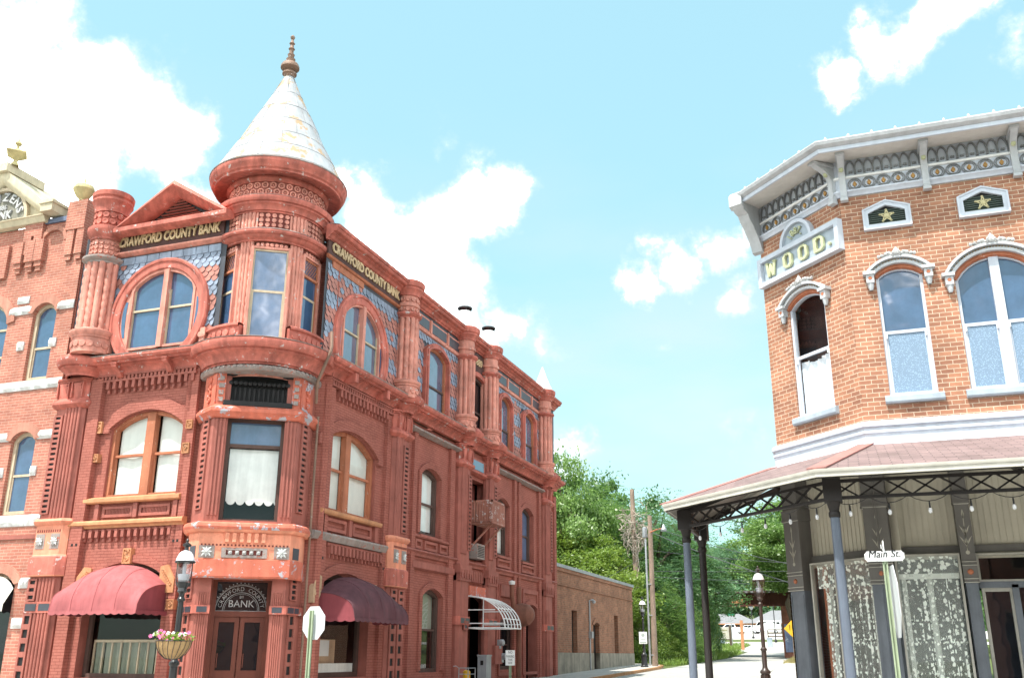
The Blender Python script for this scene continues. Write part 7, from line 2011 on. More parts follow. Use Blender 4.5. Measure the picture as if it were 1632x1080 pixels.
b = MB(f); post_u(b, gz(15) + .1, 2.32); b.build('post', 'greenpost', ss_)
# Main St. sign
ms = thing('street_name_sign', (.22, 13.0, gz(13) + .12), 'white Main St. name plate with cross blade on a green post', 'street sign')
f = sign_frame(.22, 13.0, 0)
b = MB(f)
hw, hh = .232, .062
P = [(-hw, -hh * .55), (-hw + .012, -hh * .62), (-hw + .03, -hh), (hw - .03, -hh), (hw - .012, -hh * .62), (hw, -hh * .55), (hw, hh * .55), (hw - .012, hh * .62), (hw - .03, hh), (-hw + .03, hh), (-hw + .012, hh * .62), (-hw, hh * .55)]
b.prism_d([(p[0], 2.785 + p[1]) for p in P[::-1]], .04, .048); pl = b.build('name_plate', 'white', ms)
b = MB(f); A = [(p[0] * .96, 2.785 + p[1] * .88) for p in P[::-1]]; B = [(p[0] * .945, 2.785 + p[1] * .82) for p in P[::-1]]; b.band(A, B, .048, .0495)
for s in (-1, 1):
    for z in (-.025, 0, .025): b.knob(s * (hw - .035), 2.785 + z, .048, [(.006, 0), (.001, .0015)], n=6)
b.build('plate_border', 'signblack', pl)
for q in (-.0022, .0022): text('plate_lettering', 'Main St.', f, q, 2.744, .05 + q * .1, .128, 'signblack', pl, ext=.0006, shear=.2, sx=.93)
b = MB(f); b.box(-.006, .006, -.16, .10, 2.87, 2.97); b.box(-.03, -.022, -.03, .03, 2.88, 2.93); b.box(-.012, .012, -.02, .03, 2.845, 2.875); b.build('cross_blade', 'white', ms)
b = MB(f); b.box(-.018, .018, -.012, .03, 2.69, 2.73); post_u(b, gz(13) + .1, 2.72, .022); b.build('post', 'greenpost', ms)
es = thing('edge_on_sign', (.22, 13.05, 2.25), 'octagonal sign seen nearly edge on, bolted to the Main St. sign post', 'road sign')
f = sign_frame(.235, 13.02, 97)
b = MB(f); b.prism_d([(p[0] - .10, 2.24 + p[1] * 1.28) for p in octagon(.36)], .035, .041); b.build('sign_plate', 'signback', es)
# no parking sign
npk = thing('parking_sign', (-11.0, 30.1, gz(30) + .12), 'small white NO PARKING sign on a green post beside the side entrance', 'road sign')
f = sign_frame(-11.0, 30.1, 22)
b = MB(f); b.box(-.15, .15, .03, .036, 1.28, 1.74); pl = b.build('sign_plate', 'white', npk)
for s, z, sz in (('NO', 1.62, .11), ('PARKING', 1.50, .10), ('THIS', 1.405, .085), ('SIDE', 1.31, .085)): text('sign_lettering', s, f, 0, z, .038, sz, mat('sign_red_ink', (.25, .02, .02), grime=0) if s == 'zz' else 'signblack', pl, ext=.001, sx=.62 if s == 'PARKING' else .8)
b = MB(f); post_u(b, gz(30) + .1, 1.7, .03); b.build('post', 'greenpost', npk)
# utility box by the wall, small trolley
ub = thing('utility_cabinet', (-11.9, 30.5, gz(30) + .12), 'slim grey utility cabinet standing against the side wall', 'cabinet')
b = MB(); b.box(-12.2, -11.9, 30.3, 30.75, gz(30) + .1, 1.55); b.box(-12.22, -11.88, 30.28, 30.77, 1.55, 1.60); b.build('cabinet', 'galv', ub)
b = MB(); b.box(-12.1, -12.0, 30.29, 30.30, 1.28, 1.42); b.build('label_plate', 'black', ub)
hr = thing('hose_cart', (-11.6, 27.9, gz(28) + .12), 'small metal cart with yellow parts by the side entrance', 'cart')
b = MB()
for x, y in ((-11.75, 27.7), (-11.45, 27.7), (-11.75, 28.25), (-11.45, 28.25)): b.tube([(x, y, gz(28) + .12), (x, y, 1.22)], .014, n=6)
for z in (.8, 1.05, 1.22): b.tube([(-11.75, 27.7, z), (-11.45, 27.7, z), (-11.45, 28.25, z), (-11.75, 28.25, z), (-11.75, 27.7, z)], .012, n=6)
b.tube([(-11.75, 27.7, 1.22), (-11.8, 27.6, 1.28), (-11.85, 27.5, 1.27)], .012, n=5)
b.build('rack', 'galv', hr)
b = MB(); b.lathe(-11.6, 27.95, [(.1, .9), (.11, .95), (.11, 1.12), (.05, 1.16)], n=12); b.build('canister', 'yellowsign', hr)
# notice on the far lamp
nt_ = thing('lamp_notice', (-11.05, 49.9, 2.6), 'white notice plate fixed to the lamp by the utility pole', 'sign')
f = sign_frame(-11.05, 49.88, 12)
b = MB(f); b.box(-.20, .20, .02, .03, 2.16, 2.74); pl = b.build('sign_plate', 'white', nt_)
b = MB(f); b.box(-.16, .16, .03, .034, 2.20, 2.26); b.box(-.12, .12, .03, .034, 2.34, 2.38); b.lathe(0, 0, [(.09, .03), (.001, .034)], n=10, axis='d', cz=2.58); b.build('sign_mark', mat('faded_ink', (.35, .4, .38), grime=0), pl)

# ================================================================ poles and wires
up_ = thing('utility_pole', (-10.93, 52, gz(52)), 'bare wooden utility pole with street light arm beside the annex', 'utility pole')
b = MB(); b.tube([(-10.93, 52, gz(52)), (-10.92, 52, 5), (-10.90, 52, 8.85)], [.16, .14, .12], n=12); b.build('pole', 'wood', up_)
b = MB(); b.tube([(-11.16, 51.9, 1.1), (-11.16, 51.9, 7.6)], .055, n=8)
for z in (1.6, 3.6, 5.2): b.box(-11.16, -10.93, 51.85, 51.9, z, z + .05)
b.build('conduit', 'galv', up_)
b = MB(); b.tube([(-10.9, 51.9, 7.95), (-10.5, 51.8, 8.08), (-10.15, 51.7, 8.12)], .035, n=7, mi=0); b.lathe(-10.1, 51.7, [(.14, 7.95), (.16, 8.05), (.1, 8.16), (.05, 8.3), (.001, 8.36)], n=10, mi=1); b.build('light_arm', ['frame', 'galv'], up_)
b = MB(); b.lathe(-11.2, 52, [(.12, 7.7), (.14, 7.75), (.14, 8.2), (.05, 8.25)], n=10); b.tube([(-10.9, 52, 7.8), (-11.2, 52, 7.9), (-11.3, 52.1, 8.3)], .02, n=5); b.build('transformer', 'galv', up_)
vp = thing('vine_covered_pole', (-13.65, 60, gz(60)), 'wooden pole stub wrapped in a tangle of dry vines', 'utility pole')
b = MB(); b.tube([(-13.55, 60, gz(60)), (-13.66, 60, 11.7)], [.17, .14], n=10); b.build('pole', 'wood', vp)
b = MB(); rnd = random.Random(5)
for i in range(120):
    z0 = rnd.gauss(9.1, .55); a = rnd.uniform(0, 2 * PI); r0 = rnd.uniform(.15, .5 + .5 * max(0, (z0 - 7.4) / 2))
    p = Vector((-13.65 + r0 * math.cos(a), 60 + r0 * math.sin(a), z0)); P = []; d_ = Vector((rnd.uniform(-1, 1), rnd.uniform(-1, 1), rnd.uniform(-1, .6))).normalized()
    for k in range(rnd.randint(4, 9)):
        P.append(tuple(p)); d_ = (d_ + Vector((rnd.uniform(-.6, .6), rnd.uniform(-.6, .6), rnd.uniform(-.6, .5)))).normalized(); p = p + d_ * .24
        off_ = Vector((p.x + 13.65, p.y - 60, 0)); lim = .25 + .85 * max(0, min(1, (p.z - 7.0) / 2.2))
        if off_.length > lim: p -= off_ * .35
    b.tube(P, rnd.uniform(.012, .03), n=4, caps=False)
for s in (-1, 1): b.tube([(-13.65, 59.8, 9.6), (-13.65 + s * .3, 59.7, 8.6), (-13.5 + s * .25, 59.7, 7.9), (-13.4, 59.7, 7.5)], .035, n=5)
b.build('dry_vines', 'twig', vp)
ws_ = thing('overhead_wires', (-10.9, 52, 8.2), 'overhead wires running from the utility pole past the canopy', 'wires')
def wire(a, c, sag, r=.013):
    b = MB(); b.tube([tuple(Vector(a).lerp(Vector(c), t / 16) - Vector((0, 0, sag * 4 * (t / 16) * (1 - t / 16)))) for t in range(17)], r, n=4, caps=False); b.build('wire', 'wirem', ws_)
wire((-10.9, 52, 8.3), (2, 38, 3.9), .3); wire((-10.9, 52, 8.0), (1, 40, 3.2), .3, .02); wire((-10.9, 52, 7.0), (6, 58, 6.4), .4); wire((-10.9, 52, 5.9), (6, 70, 7.4), .2); wire((-10.9, 52, 5.6), (6, 76, 7.0), .3)
wire((-10.9, 52, 6.9), (-26, 66, 4.5), .8); wire((-16, 95, 10), (0, 90, 8.8), .4, .03); wire((-16, 100, 9.0), (-2, 80, 6.6), .2, .03)

# ================================================================ railway bridge
br_ = thing('railway_bridge', (-9.5, 85, gz(85)), 'rusty plate girder railway bridge over the side street', 'bridge')
b = MB(); b.box(-34, 8, 84.8, 85.2, 5.62, 6.55); b.box(-34, 8, 84.6, 85.4, 5.55, 5.66); b.box(-34, 8, 84.6, 85.4, 6.5, 6.6)
for i in range(28): b.box(-33.5 + i * 1.5, -33.42 + i * 1.5, 84.62, 84.8, 5.66, 6.5)
b.build('girder', 'rustbeam', br_)
b = MB(); b.box(-34, 8, 84.4, 89.5, 6.62, 6.8); b.build('deck', 'rooflight', br_)
b = MB()
for i in range(90): b.box(-34 + i * .46, -33.8 + i * .46, 84.2, 84.6, 6.62, 6.76)
b.build('sleeper_ends', 'bark', br_)
b = MB()
for i in range(70): b.lathe(-33 + i * .58, 84.56, [(.001, 5.42), (.07, 5.45), (.07, 5.5), (.05, 5.55)], n=6)
b.build('rivet_edge', 'straw', br_)
b = MB(); b.box(-7.05, -6.1, 84.5, 89, 1.2, 5.55); b.build('pier', 'brick_pier', br_)
b = MB(); b.box(-6.9, -6.15, 84.47, 84.5, 1.9, 4.1)
b.build('pier_mural', mat('blue_mural_paint', (.22, .27, .42), grime=.3, wear=(.5, (.55, .58, .66), 2.5)), br_)
b = MB(); b.box(-16.2, -14.6, 84.5, 89, 1.2, 5.55); b.build('pier', 'brick_pier', br_)
b = MB(); b.box(-11.0, -10.1, 84.55, 84.6, 5.78, 6.12); b.build('clearance_plate', 'tan', br_)
# yellow diamond
yd = thing('height_sign', (-5.7, 78, gz(78)), 'yellow diamond height limit sign by the bridge pier', 'road sign')
f = sign_frame(-5.72, 77, 5)
b = MB(f); b.prism_d([(-.60, 3.55), (0, 4.15), (.60, 3.55), (0, 2.95)][::-1], 0, .02); pl = b.build('sign_plate', 'yellowsign', yd)
text('sign_lettering', "10'", f, .02, 3.36, .03, .52, 'signblack', pl, ext=.004)
b = MB(f); b.box(-.03, .03, -.06, -.01, gz(77), 4.0); b.build('post', 'wood', yd)
# signs left of the road under the bridge
dg = thing('diamond_sign', (-14.6, 93, gz(93)), 'bare back of a diamond road sign beside the shrubs', 'road sign')
f = sign_frame(-14.55, 93, 0)
b = MB(f); b.prism_d([(-.75, 3.75), (0, 4.5), (.75, 3.75), (0, 3.0)][::-1], 0, .02); b.build('sign_plate', 'signback', dg); b = MB(f); b.box(-.04, .04, .02, .07, gz(93), 4.2); b.build('post', 'signblack', dg)
gs = thing('green_street_sign', (-15.6, 118, gz(118)), 'thin post with small green street name blades by the grass', 'street sign')
f = sign_frame(-15.6, 118, 0)
b = MB(f); b.box(-.04, .04, -.04, .04, gz(118), 6.1); b.build('post', 'galv', gs); b = MB(f); b.box(-.45, .45, .04, .06, 6.05, 6.28); b.box(-.02, .02, -.4, .5, 6.3, 6.5); b.build('name_blade', 'green_sign', gs)
pb = thing('park_board', (-16.6, 115, gz(115)), 'low wooden park notice board standing on the grass', 'sign')
f = sign_frame(-16.6, 115, 0)
b = MB(f); b.box(-1.35, -1.1, -.1, .1, gz(115), 4.9); b.box(1.1, 1.35, -.1, .1, gz(115) - .2, 4.9); b.box(-1.1, 1.1, -.04, .04, 3.3, 3.42); b.build('frame', 'bark', pb)
b = MB(f); b.box(-1.1, 1.1, -.03, .03, 3.45, 4.7); pl = b.build('board', 'fascia', pb)
b = MB(f)
for i, (w_, z) in enumerate(((.9, 4.3), (.7, 3.95))): b.box(-w_, w_, .03, .04, z, z + .12)
b.build('board_lines', mat('green_brown_ink', (.28, .26, .16)), pb)
gp = thing('wooden_post', (-13.0, 108, gz(108)), 'reddish wooden post behind the brown street lamp', 'post')
b = MB(); b.box(-13.35, -13.05, 107.8, 108.1, gz(108), 5.2); b.build('post', 'tan', gp)
uc = thing('utility_box', (-11.2, 117, gz(117)), 'small pale utility box on the verge under the bridge', 'box')
b = MB(); b.box(-11.55, -11.0, 116.8, 117.3, gz(117), 3.5); b.box(-11.6, -10.95, 116.75, 117.35, 3.5, 3.58); b.build('box', 'bluegrey', uc)
def parklamp(x, y, h, label):
    t = thing('parking_lamp', (x, y, gz(y)), label, 'lamp post', 'lamp posts in the parking lot')
    b = MB(); z = gz(y); b.lathe(x, y, [(.2, z), (.2, z + .3), (.07, z + .35), (.06, z + h)], n=8); b.build('post', 'lampblack', t)
    b = MB(); b.lathe(x, y, [(.1, z + h), (.35, z + h + .35), (.4, z + h + .45), (.1, z + h + .55)], n=8); b.build('lantern', 'galv', t)
parklamp(-12.3, 136, 4.6, 'dark lamp post with flared lantern before the low building'); parklamp(-17.3, 155, 4.2, 'thin lamp post beside the white van in the parking lot')
pbn = thing('picnic_fence', (-11.5, 150, gz(150)), 'dark rail fence in front of the parked cars', 'fence')
b = MB()
for i in range(8): b.box(-14.2 + i * 1.0, -14.08 + i * 1.0, 145, 145.1, gz(145), gz(145) + 1.5)
for z in (.5, .95, 1.4): b.box(-14.2, -7, 145, 145.1, gz(145) + z, gz(145) + z + .14)
b.build('rails', 'bark', pbn)

# ================================================================ vehicles
def vehicle(name, x, y, ang, prof, wdt, m, label, windows, wheels, L_, group='vehicles parked in the lot'):
    """prof: side outline (along, height); windows: quads on the side; wheels: along positions"""
    z = gz(y) + .02
    t = thing(name, (x, y, z), label, 'van' if 'van' in name else ('pickup truck' if 'pickup' in name else 'car'), group)
    a = R(ang); f = Frame((x, y, z), (math.cos(a), math.sin(a)), (math.sin(a), -math.cos(a)))
    b = MB(f); n = len(prof); hw = wdt / 2
    def inset(h): return .0 if h < 1.0 else min(.22, (h - 1.0) * .28) if 'van' not in name else .04 * (h > 1)
    for i in range(n):
        p, q = prof[i], prof[(i + 1) % n]
        b.face([(p[0], -hw + inset(p[1]), p[1]), (q[0], -hw + inset(q[1]), q[1]), (q[0], hw - inset(q[1]), q[1]), (p[0], hw - inset(p[1]), p[1])])
    # sides as triangles fanned from a low centre point so that the taper of the cabin shows
    for s in (-1, 1):
        for i in range(n):
            p, q = prof[i], prof[(i + 1) % n]
            b.face([(0, s * hw, .6), (p[0], s * (hw - inset(p[1])), p[1]), (q[0], s * (hw - inset(q[1])), q[1])])
    b.build('body', m, t, smooth=20)
    for s in (-1, 1):
        b = MB(f)
        for wq in windows:
            b.face([(px, s * (hw - inset(pz) + .012), pz) for px, pz in wq])
        b.build('side_window', 'glassdark', t, smooth=0)
    for px in wheels:
        for s in (-1, 1):
            b = MB(f); yy = s * (hw - .11)
            b.lathe(px, 0, [(.2, yy - .11), (.33, yy - .11), (.35, yy - .06), (.35, yy + .06), (.33, yy + .11), (.2, yy + .11)], n=18, axis='d', cz=.35)
            w_ = b.build('wheel', 'tyre', t)
            b = MB(f); b.lathe(px, 0, [(.001, yy + s * .10), (.2, yy + s * .09)], n=12, axis='d', cz=.35); b.build('rim', 'galv', w_)
    for e, mm, nm in ((prof[0][0], 'milk', 'headlight'), (L_, 'carred', 'tail_light')):
        for s in (-1, 1):
            b = MB(f); b.box(e - .03, e + .03, s * (hw - .3), s * (hw - .08), .72, .9) if s > 0 else b.box(e - .03, e + .03, -(hw - .08), -(hw - .3), .72, .9); b.build(nm, mm, t)
    b = MB(f); b.box(prof[0][0] - .08, prof[0][0] + .05, -hw + .05, hw - .05, .35, .6); b.box(L_ - .05, L_ + .08, -hw + .05, hw - .05, .35, .6); b.build('bumper', 'carblue', t)
    return t
pick = [(-2.8, .4), (-2.8, .95), (-2.7, 1.1), (-1.55, 1.2), (-.95, 1.75), (.55, 1.78), (.75, 1.2), (2.75, 1.2), (2.8, .4)]
vehicle('white_pickup', -24.2, 183, 8, pick, 1.95, 'carwhite', 'white crew cab pickup truck parked behind the park board', [[(-1.3, 1.25), (-.88, 1.66), (-.3, 1.68), (-.3, 1.25)], [(-.2, 1.25), (-.2, 1.68), (.45, 1.68), (.6, 1.25)]], (-1.85, 1.8), 2.8)
sed = [(-2.3, .35), (-2.3, .8), (-2.1, .95), (-1.15, 1.05), (-.5, 1.5), (.8, 1.5), (1.6, 1.1), (2.3, 1.02), (2.35, .35)]
vehicle('white_sedan', -21.6, 187, -12, sed, 1.8, 'carwhite', 'white saloon car between the pickup and the van', [[(-.95, 1.08), (-.45, 1.42), (.1, 1.43), (.1, 1.08)], [(.18, 1.08), (.18, 1.43), (.75, 1.42), (1.25, 1.1)]], (-1.45, 1.45), 2.35)
van = [(-2.7, .4), (-2.7, .95), (-2.55, 1.2), (-1.75, 1.35), (-1.2, 2.15), (-.9, 2.3), (2.7, 2.3), (2.8, 2.1), (2.8, .4)]
vehicle('white_van', -18.6, 187, 4, van, 2.0, 'carwhite', 'tall white passenger van parked beside the white saloon', [[(-1.6, 1.4), (-1.15, 2.02), (-.75, 2.02), (-.75, 1.4)], [(-.6, 1.4), (-.6, 2.02), (.2, 2.02), (.2, 1.4)], [(1.3, 1.4), (1.3, 2.0), (1.9, 2.0), (1.9, 1.4)], [(2.0, 1.4), (2.0, 2.0), (2.6, 2.0), (2.6, 1.4)]], (-1.8, 1.8), 2.8)
vehicle('red_sedan', -26.8, 176, 70, sed, 1.8, 'carred', 'red car partly hidden behind the park board', [[(-.95, 1.08), (-.45, 1.42), (.1, 1.43), (.1, 1.08)], [(.18, 1.08), (.18, 1.43), (.75, 1.42), (1.25, 1.1)]], (-1.45, 1.45), 2.35)
vehicle('dark_sedan', -14.2, 190, -10, sed, 1.8, 'carblue', 'dark car under the porch of the low building', [[(-.95, 1.08), (-.45, 1.42), (.1, 1.43), (.1, 1.08)], [(.18, 1.08), (.18, 1.43), (.75, 1.42), (1.25, 1.1)]], (-1.45, 1.45), 2.35)
vehicle('silver_sedan', -18.6, 122, 80, sed, 1.8, mat('pale_blue_car_paint', (.45, .55, .65), rough=.25, spec=.5), 'pale car nose showing beside the shrubs under the bridge', [[(-.95, 1.08), (-.45, 1.42), (.1, 1.43), (.1, 1.08)], [(.18, 1.08), (.18, 1.43), (.75, 1.42), (1.25, 1.1)]], (-1.45, 1.45), 2.35)

# ================================================================ low building behind the lot
lb = thing('low_building', (-24, 215, gz(215)), 'low building with pale hipped roofs behind the parking lot', 'building')
b = MB(); b.box(-40, -12, 215, 228, 5.5, 8.05)
b.build('wall', mat('dull_blue_wall', (.10, .12, .14)), lb)
b = MB()
for a, c in ((-29.5, -27.0), (-24.4, -22.8), (-20.5, -19.2)): b.box(a, c, 214.9, 215.0, 6.2, 8.0)
b.build('brick_pier', 'brick_pier', lb)
b = MB(); b.box(-17.2, -12, 214.8, 215.1, 6.0, 8.0); b.build('porch_shade', 'black', lb)  # solid black box painted in for the shade under the porch
b = MB()
def hip(x0, x1, y0, y1, ze, zr):
    m = (y1 - y0) / 2; yc = (y0 + y1) / 2
    b.face([(x0, y0, ze), (x1, y0, ze), (x1 - m * .6, yc, zr), (x0 + m * .6, yc, zr)]); b.face([(x0, y1, ze), (x1, y1, ze), (x1 - m * .6, yc, zr), (x0 + m * .6, yc, zr)])
    b.face([(x0, y0, ze), (x0, y1, ze), (x0 + m * .6, yc, zr)]); b.face([(x1, y0, ze), (x1, y1, ze), (x1 - m * .6, yc, zr)])
hip(-42, -22.8, 214, 230, 8.1, 10.4); hip(-25.5, -10, 213.6, 230, 8.12, 11.0)
b.build('roof', 'rooflight', lb, smooth=0)
b = MB(); b.box(-42, -10, 213.7, 213.9, 7.9, 8.1); b.build('eaves_board', 'tan', lb)

# ================================================================ vegetation
import numpy as np
def quads_mesh(name, C_, A_, B_, mats, mi=None):
    """leaf faces: centres, long half axis, short half axis"""
    n = len(C_); V = np.empty((n, 4, 3)); V[:, 0] = C_ - A_; V[:, 1] = C_ + B_ + A_ * .1; V[:, 2] = C_ + A_; V[:, 3] = C_ - B_ + A_ * .1
    me = bpy.data.meshes.new(name); me.vertices.add(n * 4); me.vertices.foreach_set('co', V.reshape(-1)); me.loops.add(n * 4); me.loops.foreach_set('vertex_index', np.arange(n * 4))
    me.polygons.add(n); me.polygons.foreach_set('loop_start', np.arange(n) * 4); me.polygons.foreach_set('loop_total', np.full(n, 4))
    if mi is not None: me.polygons.foreach_set('material_index', mi)
    me.update(calc_edges=True)
    for m in mats: me.materials.append(M[m])
    return me
def crown_mesh(seed, ncl, per, leaf, mats, frond=False, flat=1.0, spread=.16):
    """crown in the unit ellipsoid (radius 1, height about 2): leaf clumps on an uneven shell and inside"""
    g = np.random.default_rng(seed); C_ = []; A_ = []; B_ = []; Mi = []
    for k in range(ncl):
        u = g.normal(size=3); u /= np.linalg.norm(u); rad = g.uniform(.35, 1.0) ** .5 * (1 + .16 * math.sin(3 * u[0] + seed) * math.cos(4 * u[1] + 2 * seed) + .12 * math.sin(7 * u[2] + seed))
        c = u * rad; 
        if c[2] < -.85: c[2] = -.85 + g.uniform(0, .3)
        s = spread * g.uniform(.55, 1.4)
        if frond:
            for q in range(per // 12):
                p0 = c + g.normal(size=3) * s * .7; az = g.uniform(0, 2 * PI); d = np.array([math.cos(az), math.sin(az), g.uniform(-.1, .5)]); ln = g.uniform(.20, .34)
                side = np.array([-math.sin(az), math.cos(az), 0])
                for j in range(12):
                    t = (j // 2 + 1) / 6.5; sg = 1 if j % 2 else -1
                    pt = p0 + d * ln * t + np.array([0, 0, -ln * .6 * t * t]); lv = (side * sg * .85 + d * .5) * leaf * (1.25 - .6 * t)
                    C_.append(pt + lv); A_.append(lv); B_.append(np.cross(lv, [0, 0, 1.0]) * .25 + g.normal(size=3) * leaf * .08); Mi.append(k)
        else:
            p = c + g.normal(size=(per, 3)) * s * np.array([1, 1, .62])
            a = g.normal(size=(per, 3)); a[:, 2] *= .7; a /= np.linalg.norm(a, axis=1)[:, None]
            n_ = g.normal(size=(per, 3)) + u * .9 + np.array([0, 0, .8]); b_ = np.cross(a, n_); b_ /= np.linalg.norm(b_, axis=1)[:, None] + 1e-9
            sz = leaf * g.uniform(.6, 1.3, size=(per, 1))
            C_.append(p); A_.append(a * sz); B_.append(b_ * sz * .55)
    if frond: C_, A_, B_ = np.array(C_), np.array(A_), np.array(B_)
    else: C_, A_, B_ = np.concatenate(C_), np.concatenate(A_), np.concatenate(B_)
    return quads_mesh('crown', C_, A_, B_, mats)
CR = dict(
    a=crown_mesh(1, 120, 330, .028, ['leaf_a'], spread=.115), b=crown_mesh(2, 120, 330, .028, ['leaf_b'], spread=.115), c=crown_mesh(3, 110, 330, .028, ['leaf_c'], spread=.12),
    d=crown_mesh(4, 170, 180, .027, ['leaf_d'], frond=True), e=crown_mesh(5, 170, 180, .027, ['leaf_a'], frond=True), f=crown_mesh(6, 110, 150, .036, ['leaf_a'], spread=.12), g=crown_mesh(8, 160, 150, .038, ['leaf_d']))
def trunk_mb(h, r, seed, top):
    g = random.Random(seed); b = MB()
    b.tube([(0, 0, 0), (g.uniform(-.1, .1), g.uniform(-.1, .1), h * .4), (g.uniform(-.2, .2), g.uniform(-.2, .2), h * .8), (0, 0, h)], [r, r * .8, r * .6, r * .25], n=8)
    for i in range(9):
        a = g.uniform(0, 2 * PI); z0 = h * g.uniform(.35, .75); l = top * g.uniform(.45, .95)
        b.tube([(0, 0, z0), (l * .4 * math.cos(a), l * .4 * math.sin(a), z0 + l * .35), (l * math.cos(a), l * math.sin(a), z0 + l * g.uniform(.5, .9))], [r * .4, r * .25, r * .06], n=5)
    return b
TM = []
for i in range(3): 
    b = trunk_mb(1.0, .035, i, .33); o = b.build('trunk', 'bark'); TM.append(o.data); bpy.data.objects.remove(o)
def tree(x, y, top, rx, kind, label, rot=0, rz=None, group='trees behind the brick annex', base=None, name='tree', ry=None):
    z0 = gz(y) if base is None else base
    t = thing(name, (x, y, z0), label, 'tree' if 'tree' in name else 'shrub', group)
    h = top - z0; rz = rz or h * .42
    c = bpy.data.objects.new('crown', CR[kind]); col.objects.link(c); c.parent = t; c.location = (0, 0, h - rz); c.scale = (rx, ry or rx, rz); c.rotation_euler = (0, 0, rot)
    k = bpy.data.objects.new('trunk', TM[int(x * 7) % 3]); col.objects.link(k); k.parent = t; k.scale = (h * .9, h * .9, h * .88); k.rotation_euler = (0, 0, rot * 2)
    return t
T = [ # px, top-y, Y, rx, kind, label
    (890, 742, 62, 3.6, 'a', 'tall loose tree rising directly beside the far end of the red bank'),
    (925, 762, 70, 4.2, 'b', 'dark rounded tree behind the annex roof, second from the bank'),
    (955, 782, 66, 4.0, 'e', 'feathery green tree above the middle of the annex'),
    (985, 790, 74, 4.4, 'b', 'dark dense tree just left of the vine covered pole'),
    (905, 850, 60, 3.4, 'c', 'yellow green tree low over the annex roof'),
    (950, 880, 59, 3.4, 'c', 'bright yellow green tree in front of the darker ones, over the annex end'),
    (1015, 800, 78, 4.2, 'd', 'blue green feathery tree behind the vine covered pole'),
    (1045, 800, 70, 4.4, 'd', 'feathery tree between the utility pole and the canopy tip'),
    (1070, 808, 76, 3.2, 'e', 'broad green tree behind the canopy tip'),
    (1010, 900, 66, 3.2, 'b', 'dark leafy tree below the dry vines'),
    (1070, 870, 72, 4.0, 'b', 'deep green tree behind the first canopy post'),
    (1092, 832, 84, 2.0, 'a', 'mid green tree just behind the pair of canopy posts'),
    (1100, 858, 92, 1.3, 'c', 'light green tree right of the canopy posts'),
    (1262, 806, 80, 4.2, 'a', 'large spreading tree above the bridge beside the shop corner'),
    (1290, 780, 90, 5.4, 'b', 'dark upper tree against the corner pilaster'),
    (1205, 876, 238, 8.2, 'f', 'distant tree on the hill behind the brown street lamp'),
    (1172, 890, 244, 8.2, 'g', 'greyish green tree on the hill, left of the brown lamp head'),
    (1240, 888, 246, 9.6, 'g', 'blue green tree on the hill over the bridge deck'),
]
def px_pos(px, py, Y):
    d = pixel_dir(px, py); k = Y / d.y; return (d.x * k, 1.6 + d.z * k)
for i, (px, py, Y, rx, k, lab) in enumerate(T):
    x, z = px_pos(px, py, Y); tree(x, Y, z, rx, k, lab, rot=i * 1.3, rz=3.4 if px > 1250 else None)
SHR = [
    (1030, 950, 63, 2.2, 'e', 'feathery shrub behind the utility pole foot'), (1060, 935, 64, 2.4, 'e', 'arching shrub right of the utility pole'), (1080, 925, 68, 1.8, 'd', 'shrub with long feathery leaves left of the first canopy post'),
    (1098, 920, 72, 1.5, 'b', 'dark shrub between the two canopy posts'), (1108, 905, 80, 1.3, 'c', 'yellow green shrub at the bridge end'), (1104, 960, 76, 1.5, 'a', 'rounded shrub under the bridge end'),
    (1127, 955, 84, 1.0, 'b', 'dark creeper covered bush beside the road under the bridge'), (1075, 985, 66, 2.0, 'a', 'low bush behind the first canopy post'), (1015, 975, 60, 1.8, 'c', 'small bush at the end of the annex'),
    (1050, 1000, 63, 1.5, 'c', 'small bright bush at the road edge behind the pole'), (1121, 1000, 82, .9, 'c', 'bright leaved bush right of the second canopy post')]
for i, (px, py, Y, rx, k, lab) in enumerate(SHR):
    x, z = px_pos(px, py, Y); tree(x, Y, z, rx, k, lab, rot=i * 2.1, group='shrubs beside the road', name='shrub', rz=(z - gz(Y)) * .62)
# far pines on the ridge
for i, (px, py, Y) in enumerate(((1150, 868, 240), (1163, 865, 250), (1172, 872, 245), (1140, 876, 235))):
    x, z = px_pos(px, py, Y); tree(x, Y, z, 2.6, 'g', ('far pine on the ridge, %s' % ('left of the pair seen above the canopy gap', 'tallest of the ridge pines', 'right of the tallest ridge pine', 'lowest and leftmost of the ridge pines')[i]), rot=i, group='pines on the far ridge', name='pine_tree', rz=3.2)
# wooded hillside as one mass
def woods(name, fn, n, leaf, m, seed):
    g = np.random.default_rng(seed); C_ = []; 
    P = np.array([fn(g) for _ in range(n)]); a = g.normal(size=(n, 3)); a /= np.linalg.norm(a, axis=1)[:, None]; b_ = np.cross(a, g.normal(size=(n, 3)) + np.array([0, -.8, .9])); b_ /= np.linalg.norm(b_, axis=1)[:, None]
    s = leaf * g.uniform(.6, 1.4, size=(n, 1)); me = quads_mesh(name, P, a * s, b_ * s * .6, [m]); o = bpy.data.objects.new(name, me); col.objects.link(o); tag(o, kind='stuff'); return o
lumps = [(random.uniform(-75, 60), random.uniform(232, 300)) for _ in range(170)]
def hillpt(g):
    x, y = lumps[g.integers(len(lumps))]; r = 5.5; u = g.normal(size=3); u /= np.linalg.norm(u); u[2] = abs(u[2]) * 1.1
    top = gz(y) + 6 + 4 * math.sin(x * .11) + (y - 232) * .12
    return (x + u[0] * r, y + u[1] * r, top + u[2] * r - g.uniform(0, 2))
woods('far_woods', hillpt, 90000, .42, 'leaf_g' if 'leaf_g' in M else 'leaf_d', 3)
lump2 = [(random.uniform(-62, -24), random.uniform(98, 112)) for _ in range(60)] + [(random.uniform(0, 26), random.uniform(90, 118)) for _ in range(40)]
